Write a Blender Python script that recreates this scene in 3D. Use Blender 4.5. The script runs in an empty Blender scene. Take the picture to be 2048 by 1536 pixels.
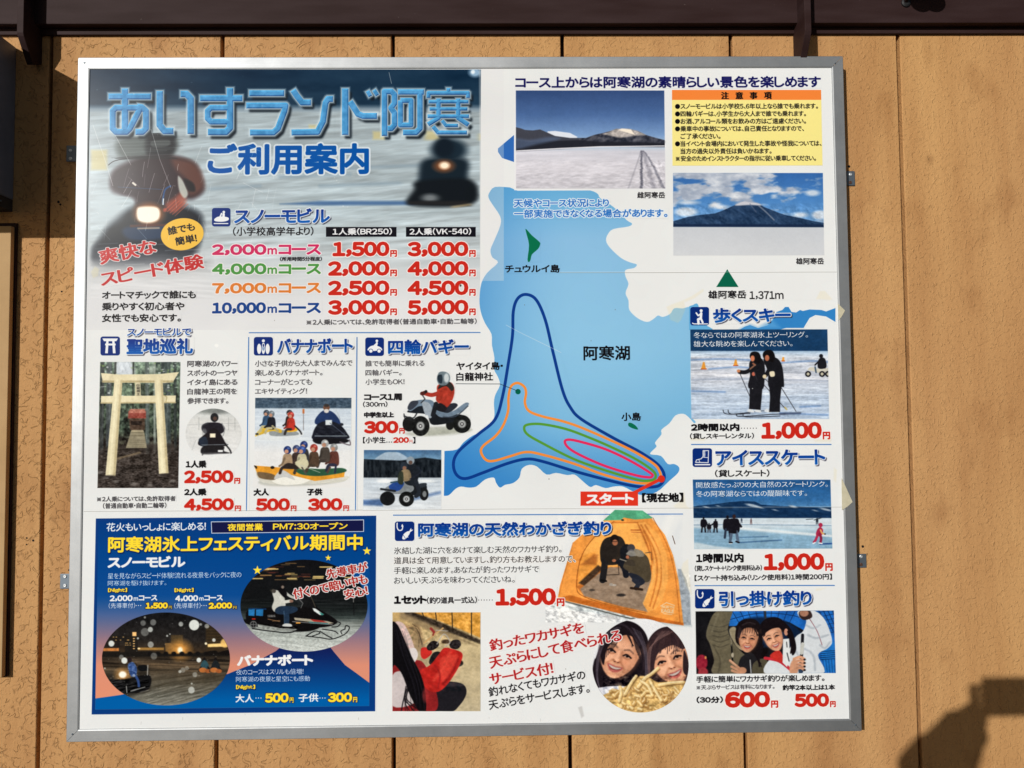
import bpy, bmesh, math, random
import numpy as np
from mathutils import Vector, Matrix
random.seed(4); RNG = np.random.RandomState(7)
C = bpy.context.scene.collection
scene = bpy.context.scene
R_ = math.radians

# ---------------------------------------------------------------- camera
# world: X right along the wall, Y into the wall (wall face at Y = 0), Z up.
F = 1538.0                                  # focal length in photo pixels (2048 wide)
RM = np.array([[0.99987979, -0.00825962, 0.01312184],
               [-0.00766509, -0.99896971, -0.04472985],
               [0.01347777, 0.04462389, -0.99891294]])   # board axes (right, up, out) -> camera (right, down, forward)
CB = np.array([1.11087521, 0.81069027, 2.00223761])      # camera from the lower left corner of the frame front
WB, HB = 2.03, 1.7708                       # frame outer size
DEP = 0.049                                 # frame front in front of the wall
Z0 = 0.78                                   # frame bottom above ground
PRN = -0.003                                # print plane behind frame front
cam_d = bpy.data.cameras.new('camera'); cam = bpy.data.objects.new('camera', cam_d); C.objects.link(cam)
def b2w(x, z, n): return Vector((x, -DEP - n, z + Z0))
cam.location = b2w(CB[0], CB[1], CB[2])
A = np.array([[1, 0, 0], [0, 0, 1], [0, -1, 0]], float)    # world -> board axes
Rw = RM @ A                                 # world -> camera(cv)
rows = [Vector(Rw[0]), Vector(-Rw[1]), Vector(-Rw[2])]
cam.matrix_world = Matrix.Translation(cam.location) @ Matrix(rows).transposed().to_4x4()
cam_d.sensor_width = 36; cam_d.lens = F / 2048 * 36; cam_d.clip_end = 500; cam_d.clip_start = 0.01
scene.camera = cam

def px2b(px, py, n=PRN):
    """photo pixel -> board coordinates on the plane n (n measured out of the frame front)"""
    px = np.asarray(px, float); py = np.asarray(py, float)
    d = np.stack([(px - 1024) / F, (py - 768) / F, np.ones_like(px)], -1) @ RM
    t = (n - CB[2]) / d[..., 2]
    return CB[0] + d[..., 0] * t, CB[1] + d[..., 1] * t
def at(px, py, y=0.0):
    """photo pixel -> world point on the vertical plane Y = y"""
    x, z = px2b(px, py, -y - DEP)
    return Vector((float(x), y, float(z) + Z0))

# ---------------------------------------------------------------- sun and sky
SUN = (at(1972, 1368, 0.0) - cam.location).normalized()
elev = math.asin(-SUN.z); rot = math.atan2(-SUN.x, -SUN.y)
w = bpy.data.worlds.new('World'); scene.world = w; w.use_nodes = True
nt = w.node_tree; bg = nt.nodes['Background']
sky = nt.nodes.new('ShaderNodeTexSky'); sky.sky_type = 'NISHITA'; sky.sun_disc = False
sky.sun_elevation = elev; sky.sun_rotation = rot
nt.links.new(sky.outputs[0], bg.inputs[0]); bg.inputs[1].default_value = 0.05
sl = bpy.data.lights.new('sun', 'SUN'); sl.energy = 4.6; sl.angle = R_(0.5); sl.color = (1, 0.985, 0.945)
so = bpy.data.objects.new('sun', sl); C.objects.link(so); so.location = (-3, -5, 6)
so.rotation_euler = SUN.to_track_quat('-Z', 'Y').to_euler()
scene.view_settings.view_transform = 'Standard'; scene.view_settings.look = 'None'
scene.view_settings.exposure = -0.44; scene.view_settings.gamma = 1

# ---------------------------------------------------------------- helpers
def tag(o, label=None, cat=None, group=None, kind=None):
    if label: o['label'] = label
    if cat: o['category'] = cat
    if group: o['group'] = group
    if kind: o['kind'] = kind
    return o
def empty(name, loc=(0, 0, 0)):
    o = bpy.data.objects.new(name, None); C.objects.link(o); o.location = loc; o.empty_display_size = .1
    return o
def link(name, me, parent=None):
    o = bpy.data.objects.new(name, me); C.objects.link(o)
    if parent is not None:
        o.parent = parent; o.matrix_parent_inverse = Matrix.Translation(-world_loc(parent))
    return o
def world_loc(o):
    v = Vector(o.location)
    return v if o.parent is None else Vector((0, 0, 0)) if o.type == 'MESH' else v
def mesh(name, verts, faces, mats, parent=None, smooth=False, bevel=0):
    me = bpy.data.meshes.new(name); bm = bmesh.new()
    vs = [bm.verts.new(v) for v in verts]
    for f in faces: bm.faces.new([vs[i] for i in f])
    bmesh.ops.recalc_face_normals(bm, faces=bm.faces)
    if bevel:
        bmesh.ops.bevel(bm, geom=list(bm.edges), offset=bevel, segments=2, affect='EDGES', profile=.6)
    bm.to_mesh(me); bm.free()
    me.materials.append(mats)
    if smooth:
        for p in me.polygons: p.use_smooth = True
    return link(name, me, parent)
def box_v(x0, x1, y0, y1, z0, z1):
    return ([(x0, y0, z0), (x1, y0, z0), (x1, y1, z0), (x0, y1, z0), (x0, y0, z1), (x1, y0, z1), (x1, y1, z1), (x0, y1, z1)],
            [(0, 1, 2, 3), (4, 7, 6, 5), (0, 4, 5, 1), (1, 5, 6, 2), (2, 6, 7, 3), (3, 7, 4, 0)])
def box(name, b, m, parent=None, bevel=0.0015):
    v, f = box_v(*b); return mesh(name, v, f, m, parent, bevel=bevel)
def lathe(name, prof, o, ax, m, parent=None, n=20):
    """prof: list of (r, t); axis ax from o"""
    ax = Vector(ax).normalized(); u = ax.orthogonal().normalized(); v = ax.cross(u); o = Vector(o)
    vs = []; fs = []
    for r, t in prof:
        for k in range(n):
            a = 2 * math.pi * k / n; vs.append(o + ax * t + (u * math.cos(a) + v * math.sin(a)) * r)
    for i in range(len(prof) - 1):
        for k in range(n):
            fs.append((i * n + k, i * n + (k + 1) % n, (i + 1) * n + (k + 1) % n, (i + 1) * n + k))
    fs.append(tuple(range(n))); fs.append(tuple((len(prof) - 1) * n + k for k in range(n)))
    return mesh(name, vs, fs, m, parent, smooth=False)

def lin(c):
    return tuple(((v / 255) / 12.92 if v / 255 <= .04045 else ((v / 255 + .055) / 1.055) ** 2.4) for v in c)
def pmat(name, col, rough=.5, metal=0.0, spec=.5):
    m = bpy.data.materials.new(name); m.use_nodes = True
    b = m.node_tree.nodes['Principled BSDF']
    b.inputs['Base Color'].default_value = (*lin(col), 1); b.inputs['Roughness'].default_value = rough
    b.inputs['Metallic'].default_value = metal; b.inputs['Specular IOR Level'].default_value = spec
    return m
class NG:
    """small node graph helper"""
    def __init__(s, m): s.t = m.node_tree; s.b = s.t.nodes['Principled BSDF']
    def n(s, ty, ins=None, **kw):
        d = s.t.nodes.new(ty)
        for k, v in kw.items(): setattr(d, k, v)
        for k, v in (ins or {}).items():
            if hasattr(v, 'is_linked') or hasattr(v, 'links'): s.t.links.new(v, d.inputs[k])
            else: d.inputs[k].default_value = v
        return d
    def l(s, a, b): s.t.links.new(a, b)
    def math(s, op, a, b=None, c=None, clamp=False):
        d = s.n('ShaderNodeMath', operation=op); d.use_clamp = clamp
        for i, v in enumerate((a, b, c)):
            if v is None: continue
            if hasattr(v, 'links'): s.l(v, d.inputs[i])
            else: d.inputs[i].default_value = v
        return d.outputs[0]
    def mix(s, f, a, b, blend='MIX'):
        d = s.n('ShaderNodeMix', data_type='RGBA', blend_type=blend)
        for i, v in ((0, f), (6, a), (7, b)):
            if hasattr(v, 'links'): s.l(v, d.inputs[i])
            else: d.inputs[i].default_value = v if i == 0 else (*v, 1)
        return d.outputs[2]
    def ramp(s, f, lo, hi):
        d = s.n('ShaderNodeMapRange'); s.l(f, d.inputs[0]); d.inputs[1].default_value = lo; d.inputs[2].default_value = hi
        return d.outputs[0]
    def pos(s, scale=(1, 1, 1), loc=(0, 0, 0), rotx=0):
        g = s.n('ShaderNodeNewGeometry'); mp = s.n('ShaderNodeMapping')
        s.l(g.outputs['Position'], mp.inputs[0]); mp.inputs['Scale'].default_value = scale; mp.inputs['Location'].default_value = loc
        return mp.outputs[0]

# ---------------------------------------------------------------- materials
def siding_mat():
    m = pmat('tan_moulded_siding', (186, 138, 86), .7, spec=.14); g = NG(m)
    p = g.pos()
    n1 = g.n('ShaderNodeTexNoise', {'Vector': p, 'Scale': 40.0, 'Detail': 1.6, 'Roughness': .5, 'Distortion': .8})
    rid = g.math('ABSOLUTE', g.math('SUBTRACT', n1.outputs[0], .5))
    n2 = g.n('ShaderNodeTexNoise', {'Vector': p, 'Scale': 55.0, 'Detail': 1.0})
    gate = g.ramp(n2.outputs[0], .42, .56)
    lines = g.math('MULTIPLY', g.math('SUBTRACT', 1.0, g.ramp(rid, .0, .05)), gate)
    n3 = g.n('ShaderNodeTexNoise', {'Vector': p, 'Scale': 120.0, 'Detail': 2.0})
    n4 = g.n('ShaderNodeTexNoise', {'Vector': p, 'Scale': 420.0, 'Detail': 1.0})
    sx = g.n('ShaderNodeSeparateXYZ'); g.l(p, sx.inputs[0]); lf = g.math('SUBTRACT', 1.0, g.math('MULTIPLY', g.ramp(sx.outputs[0], .3, 1.9), .72))
    n5 = g.n('ShaderNodeTexNoise', {'Vector': g.pos((1, 1, .75), (4, 0, 9)), 'Scale': 130.0, 'Detail': 1.0, 'Distortion': .6})
    bumps = g.math('MULTIPLY', g.ramp(n5.outputs[0], .58, .7), g.math('SUBTRACT', 1.45, lf))
    lines = g.math('MULTIPLY', lines, lf)
    h = g.math('ADD', g.math('MULTIPLY', lines, -1.15), g.math('ADD', g.math('MULTIPLY', n3.outputs[0], .8), g.math('MULTIPLY', bumps, .55)))
    h = g.math('ADD', h, g.math('MULTIPLY', n4.outputs[0], .16))
    bp = g.n('ShaderNodeBump', {'Strength': .8, 'Distance': .0019}); g.l(h, bp.inputs['Height']); g.l(bp.outputs[0], g.b.inputs['Normal'])
    st = g.n('ShaderNodeTexNoise', {'Vector': g.pos((9, 9, 1.1)), 'Scale': 1.0, 'Detail': 4.0, 'Roughness': .6})
    bl = g.n('ShaderNodeTexNoise', {'Vector': g.pos((1, 1, .6), (3, 1, 2)), 'Scale': 9.0, 'Detail': 3.0}); kn = g.n('ShaderNodeTexVoronoi', {'Vector': g.pos((1, 1, .8), (.3, 0, .1)), 'Scale': 5.5, 'Randomness': 1.0})
    pan = g.n('ShaderNodeTexNoise', {'Vector': g.pos((.9, 1, .35), (7, 0, 3)), 'Scale': 1.3, 'Detail': 1.0})
    c = g.mix(g.ramp(st.outputs[0], .35, .68), lin((180, 133, 84)), lin((202, 156, 102)))
    c = g.mix(g.math('MULTIPLY', g.ramp(bl.outputs[0], .56, .74), .55), c, lin((148, 101, 58)))
    c = g.mix(g.math('MULTIPLY', g.math('SUBTRACT', 1.0, g.ramp(g.math('ADD', kn.outputs['Distance'], g.math('MULTIPLY', n3.outputs[0], .05)), .05, .11)), .5), c, lin((136, 96, 58)))
    c = g.mix(g.math('MULTIPLY', g.ramp(pan.outputs[0], .4, .65), .35), c, lin((180, 134, 96)))
    c = g.mix(g.math('MULTIPLY', lines, .35), c, lin((112, 78, 48)))
    g.l(c, g.b.inputs['Base Color'])
    return m
M_wall = siding_mat()
def brown_mat():
    m = pmat('dark_brown_paint', (48, 34, 32), .6, spec=.1); g = NG(m)
    n = g.n('ShaderNodeTexNoise', {'Vector': g.pos((1, 1, 6)), 'Scale': 5.0, 'Detail': 5.0})
    n2 = g.n('ShaderNodeTexNoise', {'Vector': g.pos(), 'Scale': 260.0, 'Detail': 2.0})
    n3 = g.n('ShaderNodeTexNoise', {'Vector': g.pos((1, 1, 1), (5, 2, 1)), 'Scale': 46.0, 'Detail': 4.0, 'Roughness': .7})
    c = g.mix(g.ramp(n.outputs[0], .35, .7), lin((46, 30, 29)), lin((56, 41, 41)))
    c = g.mix(g.math('MULTIPLY', g.ramp(n3.outputs[0], .7, .75), .8), c, lin((120, 108, 104)))
    g.l(c, g.b.inputs['Base Color'])
    bp = g.n('ShaderNodeBump', {'Strength': .25, 'Distance': .001}); g.l(n2.outputs[0], bp.inputs['Height']); g.l(bp.outputs[0], g.b.inputs['Normal'])
    return m
M_brown = brown_mat()
def alu_mat(name, vert, base=(176, 178, 180)):
    m = pmat(name, base, .3, .92); g = NG(m)
    sc = (900, 900, 4) if vert else (4, 900, 900)
    n = g.n('ShaderNodeTexNoise', {'Vector': g.pos(sc), 'Scale': 1.0, 'Detail': 2.0})
    r = g.n('ShaderNodeMapRange'); g.l(n.outputs[0], r.inputs[0]); r.inputs[3].default_value = .5; r.inputs[4].default_value = .6
    g.l(r.outputs[0], g.b.inputs['Roughness'])
    n2 = g.n('ShaderNodeTexNoise', {'Vector': g.pos((3, 3, 3)), 'Scale': 2.0, 'Detail': 6.0, 'Roughness': .7})
    c = g.mix(g.ramp(n2.outputs[0], .3, .75), lin(base), lin(tuple(v - 26 for v in base)))
    g.l(c, g.b.inputs['Base Color'])
    n3 = g.n('ShaderNodeTexNoise', {'Vector': g.pos(), 'Scale': 14.0, 'Detail': 3.0}); hh = g.math('ADD', n.outputs[0], g.math('MULTIPLY', n3.outputs[0], 2.5)); bp = g.n('ShaderNodeBump', {'Strength': .14, 'Distance': .0005}); g.l(hh, bp.inputs['Height']); g.l(bp.outputs[0], g.b.inputs['Normal'])
    return m
M_aluv = alu_mat('brushed_aluminium_upright', True); M_aluh = alu_mat('brushed_aluminium_level', False)
M_zinc = alu_mat('zinc_plated_steel', True, (128, 138, 148))
def worn(name, a, b, rough=.55, sc=14, spec=.4, bump=.1):
    m = pmat(name, a, rough, spec=spec); g = NG(m)
    n = g.n('ShaderNodeTexNoise', {'Vector': g.pos(), 'Scale': float(sc), 'Detail': 6.0, 'Roughness': .65})
    g.l(g.mix(g.ramp(n.outputs[0], .35, .7), lin(a), lin(b)), g.b.inputs['Base Color'])
    bp = g.n('ShaderNodeBump', {'Strength': bump, 'Distance': .002}); g.l(n.outputs[0], bp.inputs['Height']); g.l(bp.outputs[0], g.b.inputs['Normal'])
    return m
M_cab = worn('grey_painted_steel', (120, 125, 140), (104, 108, 122), .45, 9)
M_cab2 = worn('dull_dark_steel', (58, 56, 56), (46, 42, 40), .6, 30)
M_trim = worn('tan_painted_trim', (188, 154, 110), (174, 140, 98), .7, 8, spec=.15)
M_rust = worn('rusty_screw_head', (92, 62, 48), (60, 42, 36), .6, 300)
M_tape = worn('old_cream_tape', (205, 197, 172), (188, 180, 152), .6, 60, bump=.3)
M_black = worn('black_rubber', (20, 20, 22), (28, 28, 30), .6, 50)
M_dark = worn('dark_hole', (22, 16, 12), (16, 12, 9), .9, 50)
M_ground = worn('worn_asphalt', (86, 86, 88), (70, 70, 70), .9, 6, .2, .6)
M_coat = worn('dark_coat_cloth', (36, 38, 46), (28, 30, 36), .9, 30)
M_skin = worn('skin', (205, 160, 130), (196, 150, 122), .5, 30)
M_hair = worn('dark_hair', (28, 22, 20), (18, 15, 14), .7, 200)

# ================================================================ the flat print of the board, drawn in code
TS = 0.00067
CW, CH = int(WB / TS), int(HB / TS)
_xb = (np.arange(CW) + .5) * TS; _zb = HB - (np.arange(CH) + .5) * TS
def b2px(xb, zb, n=PRN):
    d = np.stack(np.broadcast_arrays(xb - CB[0], zb - CB[1], n - CB[2]), -1) @ RM.T
    return (d[..., 0] / d[..., 2] * F + 1024).astype(np.float32), (d[..., 1] / d[..., 2] * F + 768).astype(np.float32)
PX, PY = b2px(_xb[None, :], _zb[:, None])
IMG = np.empty((CH, CW, 3), np.float32); IMG[:] = (231, 232, 232)
def sl_(x0, y0, x1, y1, pad=3):
    xs, zs = px2b([x0, x1, x0, x1], [y0, y0, y1, y1])
    c0 = max(0, int(xs.min() / TS) - pad); c1 = min(CW, int(xs.max() / TS) + pad)
    r0 = max(0, int((HB - zs.max()) / TS) - pad); r1 = min(CH, int((HB - zs.min()) / TS) + pad)
    return r0, r1, c0, c1
_lat = RNG.rand(256, 256).astype(np.float32)
def vn(x, y, seed=0):
    x = x + seed * 17.3; y = y + seed * 9.1
    xi = np.floor(x).astype(int); yi = np.floor(y).astype(int); fx = x - xi; fy = y - yi
    fx = fx * fx * (3 - 2 * fx); fy = fy * fy * (3 - 2 * fy)
    a = _lat[yi & 255, xi & 255]; b = _lat[yi & 255, (xi + 1) & 255]; c = _lat[(yi + 1) & 255, xi & 255]; d = _lat[(yi + 1) & 255, (xi + 1) & 255]
    return (a * (1 - fx) + b * fx) * (1 - fy) + (c * (1 - fx) + d * fx) * fy
def fbm(x, y, seed=0, o=4):
    s = 0; a = .5
    for i in range(o):
        s = s + a * vn(x * 2 ** i, y * 2 ** i, seed + i * 3); a *= .5
    return s / (1 - .5 ** o)
def smo(pts, n=6, closed=True):
    p = np.array(pts, float); N = len(p); out = []
    rng = range(N) if closed else range(N - 1)
    for i in rng:
        if closed: a, b, c, d = p[i - 1], p[i], p[(i + 1) % N], p[(i + 2) % N]
        else: a, b, c, d = p[max(i - 1, 0)], p[i], p[i + 1], p[min(i + 2, N - 1)]
        for k in range(n):
            t = k / n
            out.append(.5 * ((2 * b) + (c - a) * t + (2 * a - 5 * b + 4 * c - d) * t * t + (3 * b - a - 3 * c + d) * t ** 3))
    if not closed: out.append(p[-1])
    return np.array(out)
def seg_d(X, Y, a, b):
    ex, ey = b[0] - a[0], b[1] - a[1]; L = ex * ex + ey * ey + 1e-9
    t = np.clip(((X - a[0]) * ex + (Y - a[1]) * ey) / L, 0, 1)
    return (X - a[0] - t * ex) ** 2 + (Y - a[1] - t * ey) ** 2
class Rg:
    """a rectangular piece of the print, addressed in photo pixels"""
    def __init__(s, x0, y0, x1, y1, clip=None, ell=None, cs=.6):
        r0, r1, c0, c1 = sl_(x0, y0, x1, y1); s.o = (r0, c0)
        s.X = PX[r0:r1, c0:c1]; s.Y = PY[r0:r1, c0:c1]; s.I = IMG[r0:r1, c0:c1]; s.M = None
        s.bb = (x0, y0, x1, y1)
        if clip is not None: s.M = s.pm(clip, cs)
        if ell is not None:
            cx, cy, rx, ry = ell; d = np.sqrt(((s.X - cx) / rx) ** 2 + ((s.Y - cy) / ry) ** 2)
            s.M = np.clip(.5 - (d - 1) * min(rx, ry) / cs, 0, 1)
    def sub(s, x0, y0, x1, y1):
        r0, r1, c0, c1 = sl_(x0, y0, x1, y1); R, Cc = s.o; h, wd = s.X.shape
        r0 = max(0, r0 - R); r1 = min(h, r1 - R); c0 = max(0, c0 - Cc); c1 = min(wd, c1 - Cc)
        return (slice(r0, max(r1, r0)), slice(c0, max(c1, c0)))
    def pm(s, pts, soft=.6, q=None):
        X = s.X if q is None else s.X[q]; Y = s.Y if q is None else s.Y[q]
        p = np.array(pts, np.float32); ins = np.zeros(X.shape, bool); dm = np.full(X.shape, 1e9, np.float32)
        for i in range(len(p)):
            a, b = p[i - 1], p[i]
            dm = np.minimum(dm, seg_d(X, Y, a, b))
            if a[1] != b[1]:
                ins ^= ((a[1] > Y) != (b[1] > Y)) & (X < (b[0] - a[0]) * (Y - a[1]) / (b[1] - a[1]) + a[0])
        d = np.sqrt(dm); d = np.where(ins, -d, d)
        return np.clip(.5 - d / max(soft, .6), 0, 1)
    def put(s, q, m, col, a=1.0):
        if s.M is not None: m = m * s.M[q]
        m = (m * a)[..., None]; col = np.asarray(col, np.float32)
        s.I[q] = s.I[q] * (1 - m) + col * m
    def P(s, pts, col, soft=.6, a=1.0, sm=False):
        if sm: pts = smo(pts, 5)
        p = np.array(pts); q = s.sub(p[:, 0].min() - soft, p[:, 1].min() - soft, p[:, 0].max() + soft, p[:, 1].max() + soft)
        if s.X[q].size: s.put(q, s.pm(p, soft, q), col, a)
        return s
    def S(s, pts, col, soft=.6, a=1.0): return s.P(pts, col, soft, a, True)
    def E(s, cx, cy, rx, ry, col, soft=.6, a=1.0, rot=0):
        m = max(rx, ry) + soft + 1; q = s.sub(cx - m, cy - m, cx + m, cy + m)
        X = s.X[q] - cx; Y = s.Y[q] - cy
        if not X.size: return s
        if rot: c_, s_ = math.cos(R_(rot)), math.sin(R_(rot)); X, Y = X * c_ + Y * s_, -X * s_ + Y * c_
        d = (np.sqrt((X / rx) ** 2 + (Y / ry) ** 2) - 1) * min(rx, ry)
        s.put(q, np.clip(.5 - d / max(soft, .6), 0, 1), col, a); return s
    def L(s, pts, wd, col, soft=.6, a=1.0, sm=False):
        if sm: pts = smo(pts, 6, False)
        p = np.array(pts); m = wd + soft; q = s.sub(p[:, 0].min() - m, p[:, 1].min() - m, p[:, 0].max() + m, p[:, 1].max() + m)
        X = s.X[q]; Y = s.Y[q]
        if not X.size: return s
        d = np.full(X.shape, 1e9, np.float32)
        for i in range(len(p) - 1): d = np.minimum(d, seg_d(X, Y, p[i], p[i + 1]))
        s.put(q, np.clip(.5 - (np.sqrt(d) - wd / 2) / max(soft, .6), 0, 1), col, a); return s
    def G(s, stops, ax='y', a=1.0, skew=0):
        V = s.Y + skew * s.X if ax == 'y' else s.X
        xs = [k for k, _ in stops]; cs = np.array([c for _, c in stops], float)
        col = np.stack([np.interp(V, xs, cs[:, i]) for i in range(3)], -1)
        s.put((slice(None), slice(None)), np.ones(s.X.shape, np.float32), col, a); return s
    def N(s, sx, sy, amp, seed=0, rot=0, box=None, tint=(1, 1, 1), o=4, thr=None):
        q = (slice(None), slice(None)) if box is None else s.sub(*box)
        X, Y = s.X[q], s.Y[q]
        if not X.size: return s
        c_, s_ = math.cos(R_(rot)), math.sin(R_(rot))
        f = fbm((X * c_ + Y * s_) / sx, (-X * s_ + Y * c_) / sy, seed, o) - .5
        if thr is not None: f = np.clip((f - thr) * 8, 0, 1)
        m = 1.0 if s.M is None else s.M[q][..., None]
        if box is not None:
            x0, y0, x1, y1 = box; e = 3.0
            bm_ = np.clip((X - x0) / e, 0, 1) * np.clip((x1 - X) / e, 0, 1) * np.clip((Y - y0) / e, 0, 1) * np.clip((y1 - Y) / e, 0, 1)
            m = m * bm_[..., None]
        s.I[q] = np.clip(s.I[q] + f[..., None] * amp * np.array(tint, np.float32) * m, 0, 255); return s
    def blur(s, k, box=None, vert=False, n=1):
        q = (slice(None), slice(None)) if box is None else s.sub(*box)
        I = s.I[q].copy()
        for _ in range(n):
            if vert: I = I.transpose(1, 0, 2)
            w_ = np.pad(I, ((0, 0), (k, k), (0, 0)), mode='edge'); cs = np.cumsum(w_, 1)
            I = np.concatenate([cs[:, 2 * k:2 * k + 1], cs[:, 2 * k + 1:] - cs[:, :-2 * k - 1]], 1) / (2 * k + 1)
            if vert: I = I.transpose(1, 0, 2)
        m = 1.0 if s.M is None else s.M[q][..., None]
        s.I[q] = s.I[q] * (1 - m) + I * m; return s

# ---- registered pieces of the print (cut out as objects afterwards)
PIECES = []; SEC = [None]
def piece(name, poly, label=None, section=None):
    PIECES.append((name, np.array(poly, float), label, section if section else SEC[0]))
    if name in ('printed_photo', 'printed_cut_out'):        # a printed photograph: slightly soft, never flat in tone
        p = np.array(poly, float); g = Rg(*p.min(0), *p.max(0), clip=p, cs=.8)
        f = fbm(g.X / 13, g.Y / 11, len(PIECES), 3) + .7 * fbm(g.X / 4, g.Y / 3.4, len(PIECES) + 5, 2) - .85
        g.I[:] = np.clip(g.I * (1 + (.05 if 'mountain' in (label or '') else .2) * (f * g.M * np.clip((238 - g.I.mean(2)) / 90, .12, 1))[..., None]), 0, 255)
        g.blur(1); g.blur(1, vert=True); g.blur(1)
def quad(x0, y0, x1, y1): return [(x0, y0), (x1, y0), (x1, y1), (x0, y1)]
def ellp(cx, cy, rx, ry, n=40): return [(cx + rx * math.cos(2 * math.pi * k / n), cy + ry * math.sin(2 * math.pi * k / n)) for k in range(n)]

# ---- lettering
_tc = {}; _ch = {}
def _geo(s):
    if s == '\u203b':                       # reference mark: a saltire with four dots
        V = []; Tt = []; e = .055; E_ = .62
        for (a, b) in (((0, 0), (1, 1)), ((0, 1), (1, 0))):
            dx, dy = b[0] - a[0], b[1] - a[1]; l = math.hypot(dx, dy); nx, ny = -dy / l * e, dx / l * e; k = len(V)
            V += [(a[0] + nx, a[1] + ny), (a[0] - nx, a[1] - ny), (b[0] - nx, b[1] - ny), (b[0] + nx, b[1] + ny)]; Tt += [(k, k + 1, k + 2), (k, k + 2, k + 3)]
        for cx, cy in ((.5, .12), (.5, .88), (.12, .5), (.88, .5)):
            k = len(V); V += [(cx - .09, cy - .09), (cx + .09, cy - .09), (cx + .09, cy + .09), (cx - .09, cy + .09)]; Tt += [(k, k + 1, k + 2), (k, k + 2, k + 3)]
        return np.array(V, np.float32) * .62 * EM + np.array((.19, .02), np.float32) * EM, np.array(Tt, np.int32)
    cu = bpy.data.curves.new('t', 'FONT'); cu.body = s; cu.size = 1; cu.resolution_u = 3
    o = bpy.data.objects.new('t', cu); C.objects.link(o)
    bpy.context.view_layer.update()
    me = bpy.data.meshes.new_from_object(o.evaluated_get(bpy.context.evaluated_depsgraph_get()))
    me.calc_loop_triangles()
    v = np.empty(len(me.vertices) * 3, np.float32); me.vertices.foreach_get('co', v); v = v.reshape(-1, 3)[:, :2]
    t = np.empty(len(me.loop_triangles) * 3, np.int32); me.loop_triangles.foreach_get('vertices', t); t = t.reshape(-1, 3)
    bpy.data.objects.remove(o); bpy.data.curves.remove(cu); bpy.data.meshes.remove(me)
    return v, t
_a = _geo('\u3042'); _b = _geo('\u3042\u3042'); EM = float(np.ptp(_b[0][:, 0]) - np.ptp(_a[0][:, 0]))
def glyphs(s):
    """Japanese setting: Latin letters and digits from the wide forms set close, brackets and stops half width"""
    if s in _tc: return _tc[s]
    V = []; Tt = []; pen = 0.0; n = 0
    for c in s:
        full = chr(ord(c) + 0xFEE0) if '!' <= c <= '~' else c
        if full not in _ch: _ch[full] = _geo(full) if full.strip() else (np.zeros((0, 2), np.float32), np.zeros((0, 3), np.int32))
        v, t = _ch[full]
        if len(v) == 0: pen += EM * .5; continue
        x0, x1 = float(v[:, 0].min()), float(v[:, 0].max())
        if full != c or c in '（）、。！【】・，．：':
            mg = EM * (.035 if full != c and c.isalnum() else .06); off = pen + mg - x0; adv = (x1 - x0) + 2 * mg
            if c == '1': adv += EM * .03
            if c == ',': v = v.copy(); v[:, 1] += EM * .06; v[:, 1] = np.where(v[:, 1] < 0, v[:, 1] * .75, v[:, 1])
            if c == '-': v = v.copy(); m_ = (x0 + x1) / 2; v[:, 0] = m_ + (v[:, 0] - m_) * .42; adv *= .5; off = pen + EM * .06 - float(v[:, 0].min())
        else:
            kana = '\u3041' <= c <= '\u30ff'
            mg = EM * .045
            if kana: off = pen + mg - x0; adv = (x1 - x0) + 2 * mg
            else: off = pen; adv = EM
        v = v.copy(); v[:, 0] += off; V.append(v); Tt.append(t + n); n += len(v); pen += adv
    _tc[s] = (np.concatenate(V), np.concatenate(Tt)); return _tc[s]
def raster(v, t, w_, h_):
    """triangles (texel coordinates) -> coverage, 3x supersampled"""
    S = 3; v = v * S; W_, H_ = w_ * S, h_ * S
    tr = v[t]; ar = (tr[:, 1, 0] - tr[:, 0, 0]) * (tr[:, 2, 1] - tr[:, 0, 1]) - (tr[:, 2, 0] - tr[:, 0, 0]) * (tr[:, 1, 1] - tr[:, 0, 1])
    tr[ar < 0] = tr[ar < 0][:, ::-1]
    a = tr.reshape(-1, 2); b = tr[:, [1, 2, 0]].reshape(-1, 2)
    up = b[:, 1] > a[:, 1]; lo = np.where(up[:, None], a, b); hi = np.where(up[:, None], b, a); sg = np.where(up, 1, -1)
    y0 = np.ceil(lo[:, 1] - .5).astype(int); y1 = np.ceil(hi[:, 1] - .5).astype(int)
    y0 = np.clip(y0, 0, H_); y1 = np.clip(y1, 0, H_); n = y1 - y0; k = n > 0
    lo, hi, sg, y0, n = lo[k], hi[k], sg[k], y0[k], n[k]
    idx = np.repeat(np.arange(len(n)), n); rr = np.arange(len(idx)) - np.repeat(np.cumsum(n) - n, n) + y0[idx]
    x = lo[idx, 0] + (rr + .5 - lo[idx, 1]) * (hi[idx, 0] - lo[idx, 0]) / (hi[idx, 1] - lo[idx, 1])
    xi = np.clip(np.ceil(x - .5).astype(int), 0, W_)
    W = np.zeros((H_, W_ + 1), np.int32); np.add.at(W, (rr, xi), sg[idx])
    m = (np.cumsum(W, 1)[:, :W_] != 0).astype(np.float32)
    return m.reshape(h_, S, w_, S).mean((1, 3))
def shift(m, dx, dy):
    out = np.zeros_like(m); h, w_ = m.shape
    dx, dy = int(round(dx)), int(round(dy))
    ys, yd = (slice(0, h - dy), slice(dy, h)) if dy >= 0 else (slice(-dy, h), slice(0, h + dy))
    xs, xd = (slice(0, w_ - dx), slice(dx, w_)) if dx >= 0 else (slice(-dx, w_), slice(0, w_ + dx))
    out[yd, xd] = m[ys, xs]; return out
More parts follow.
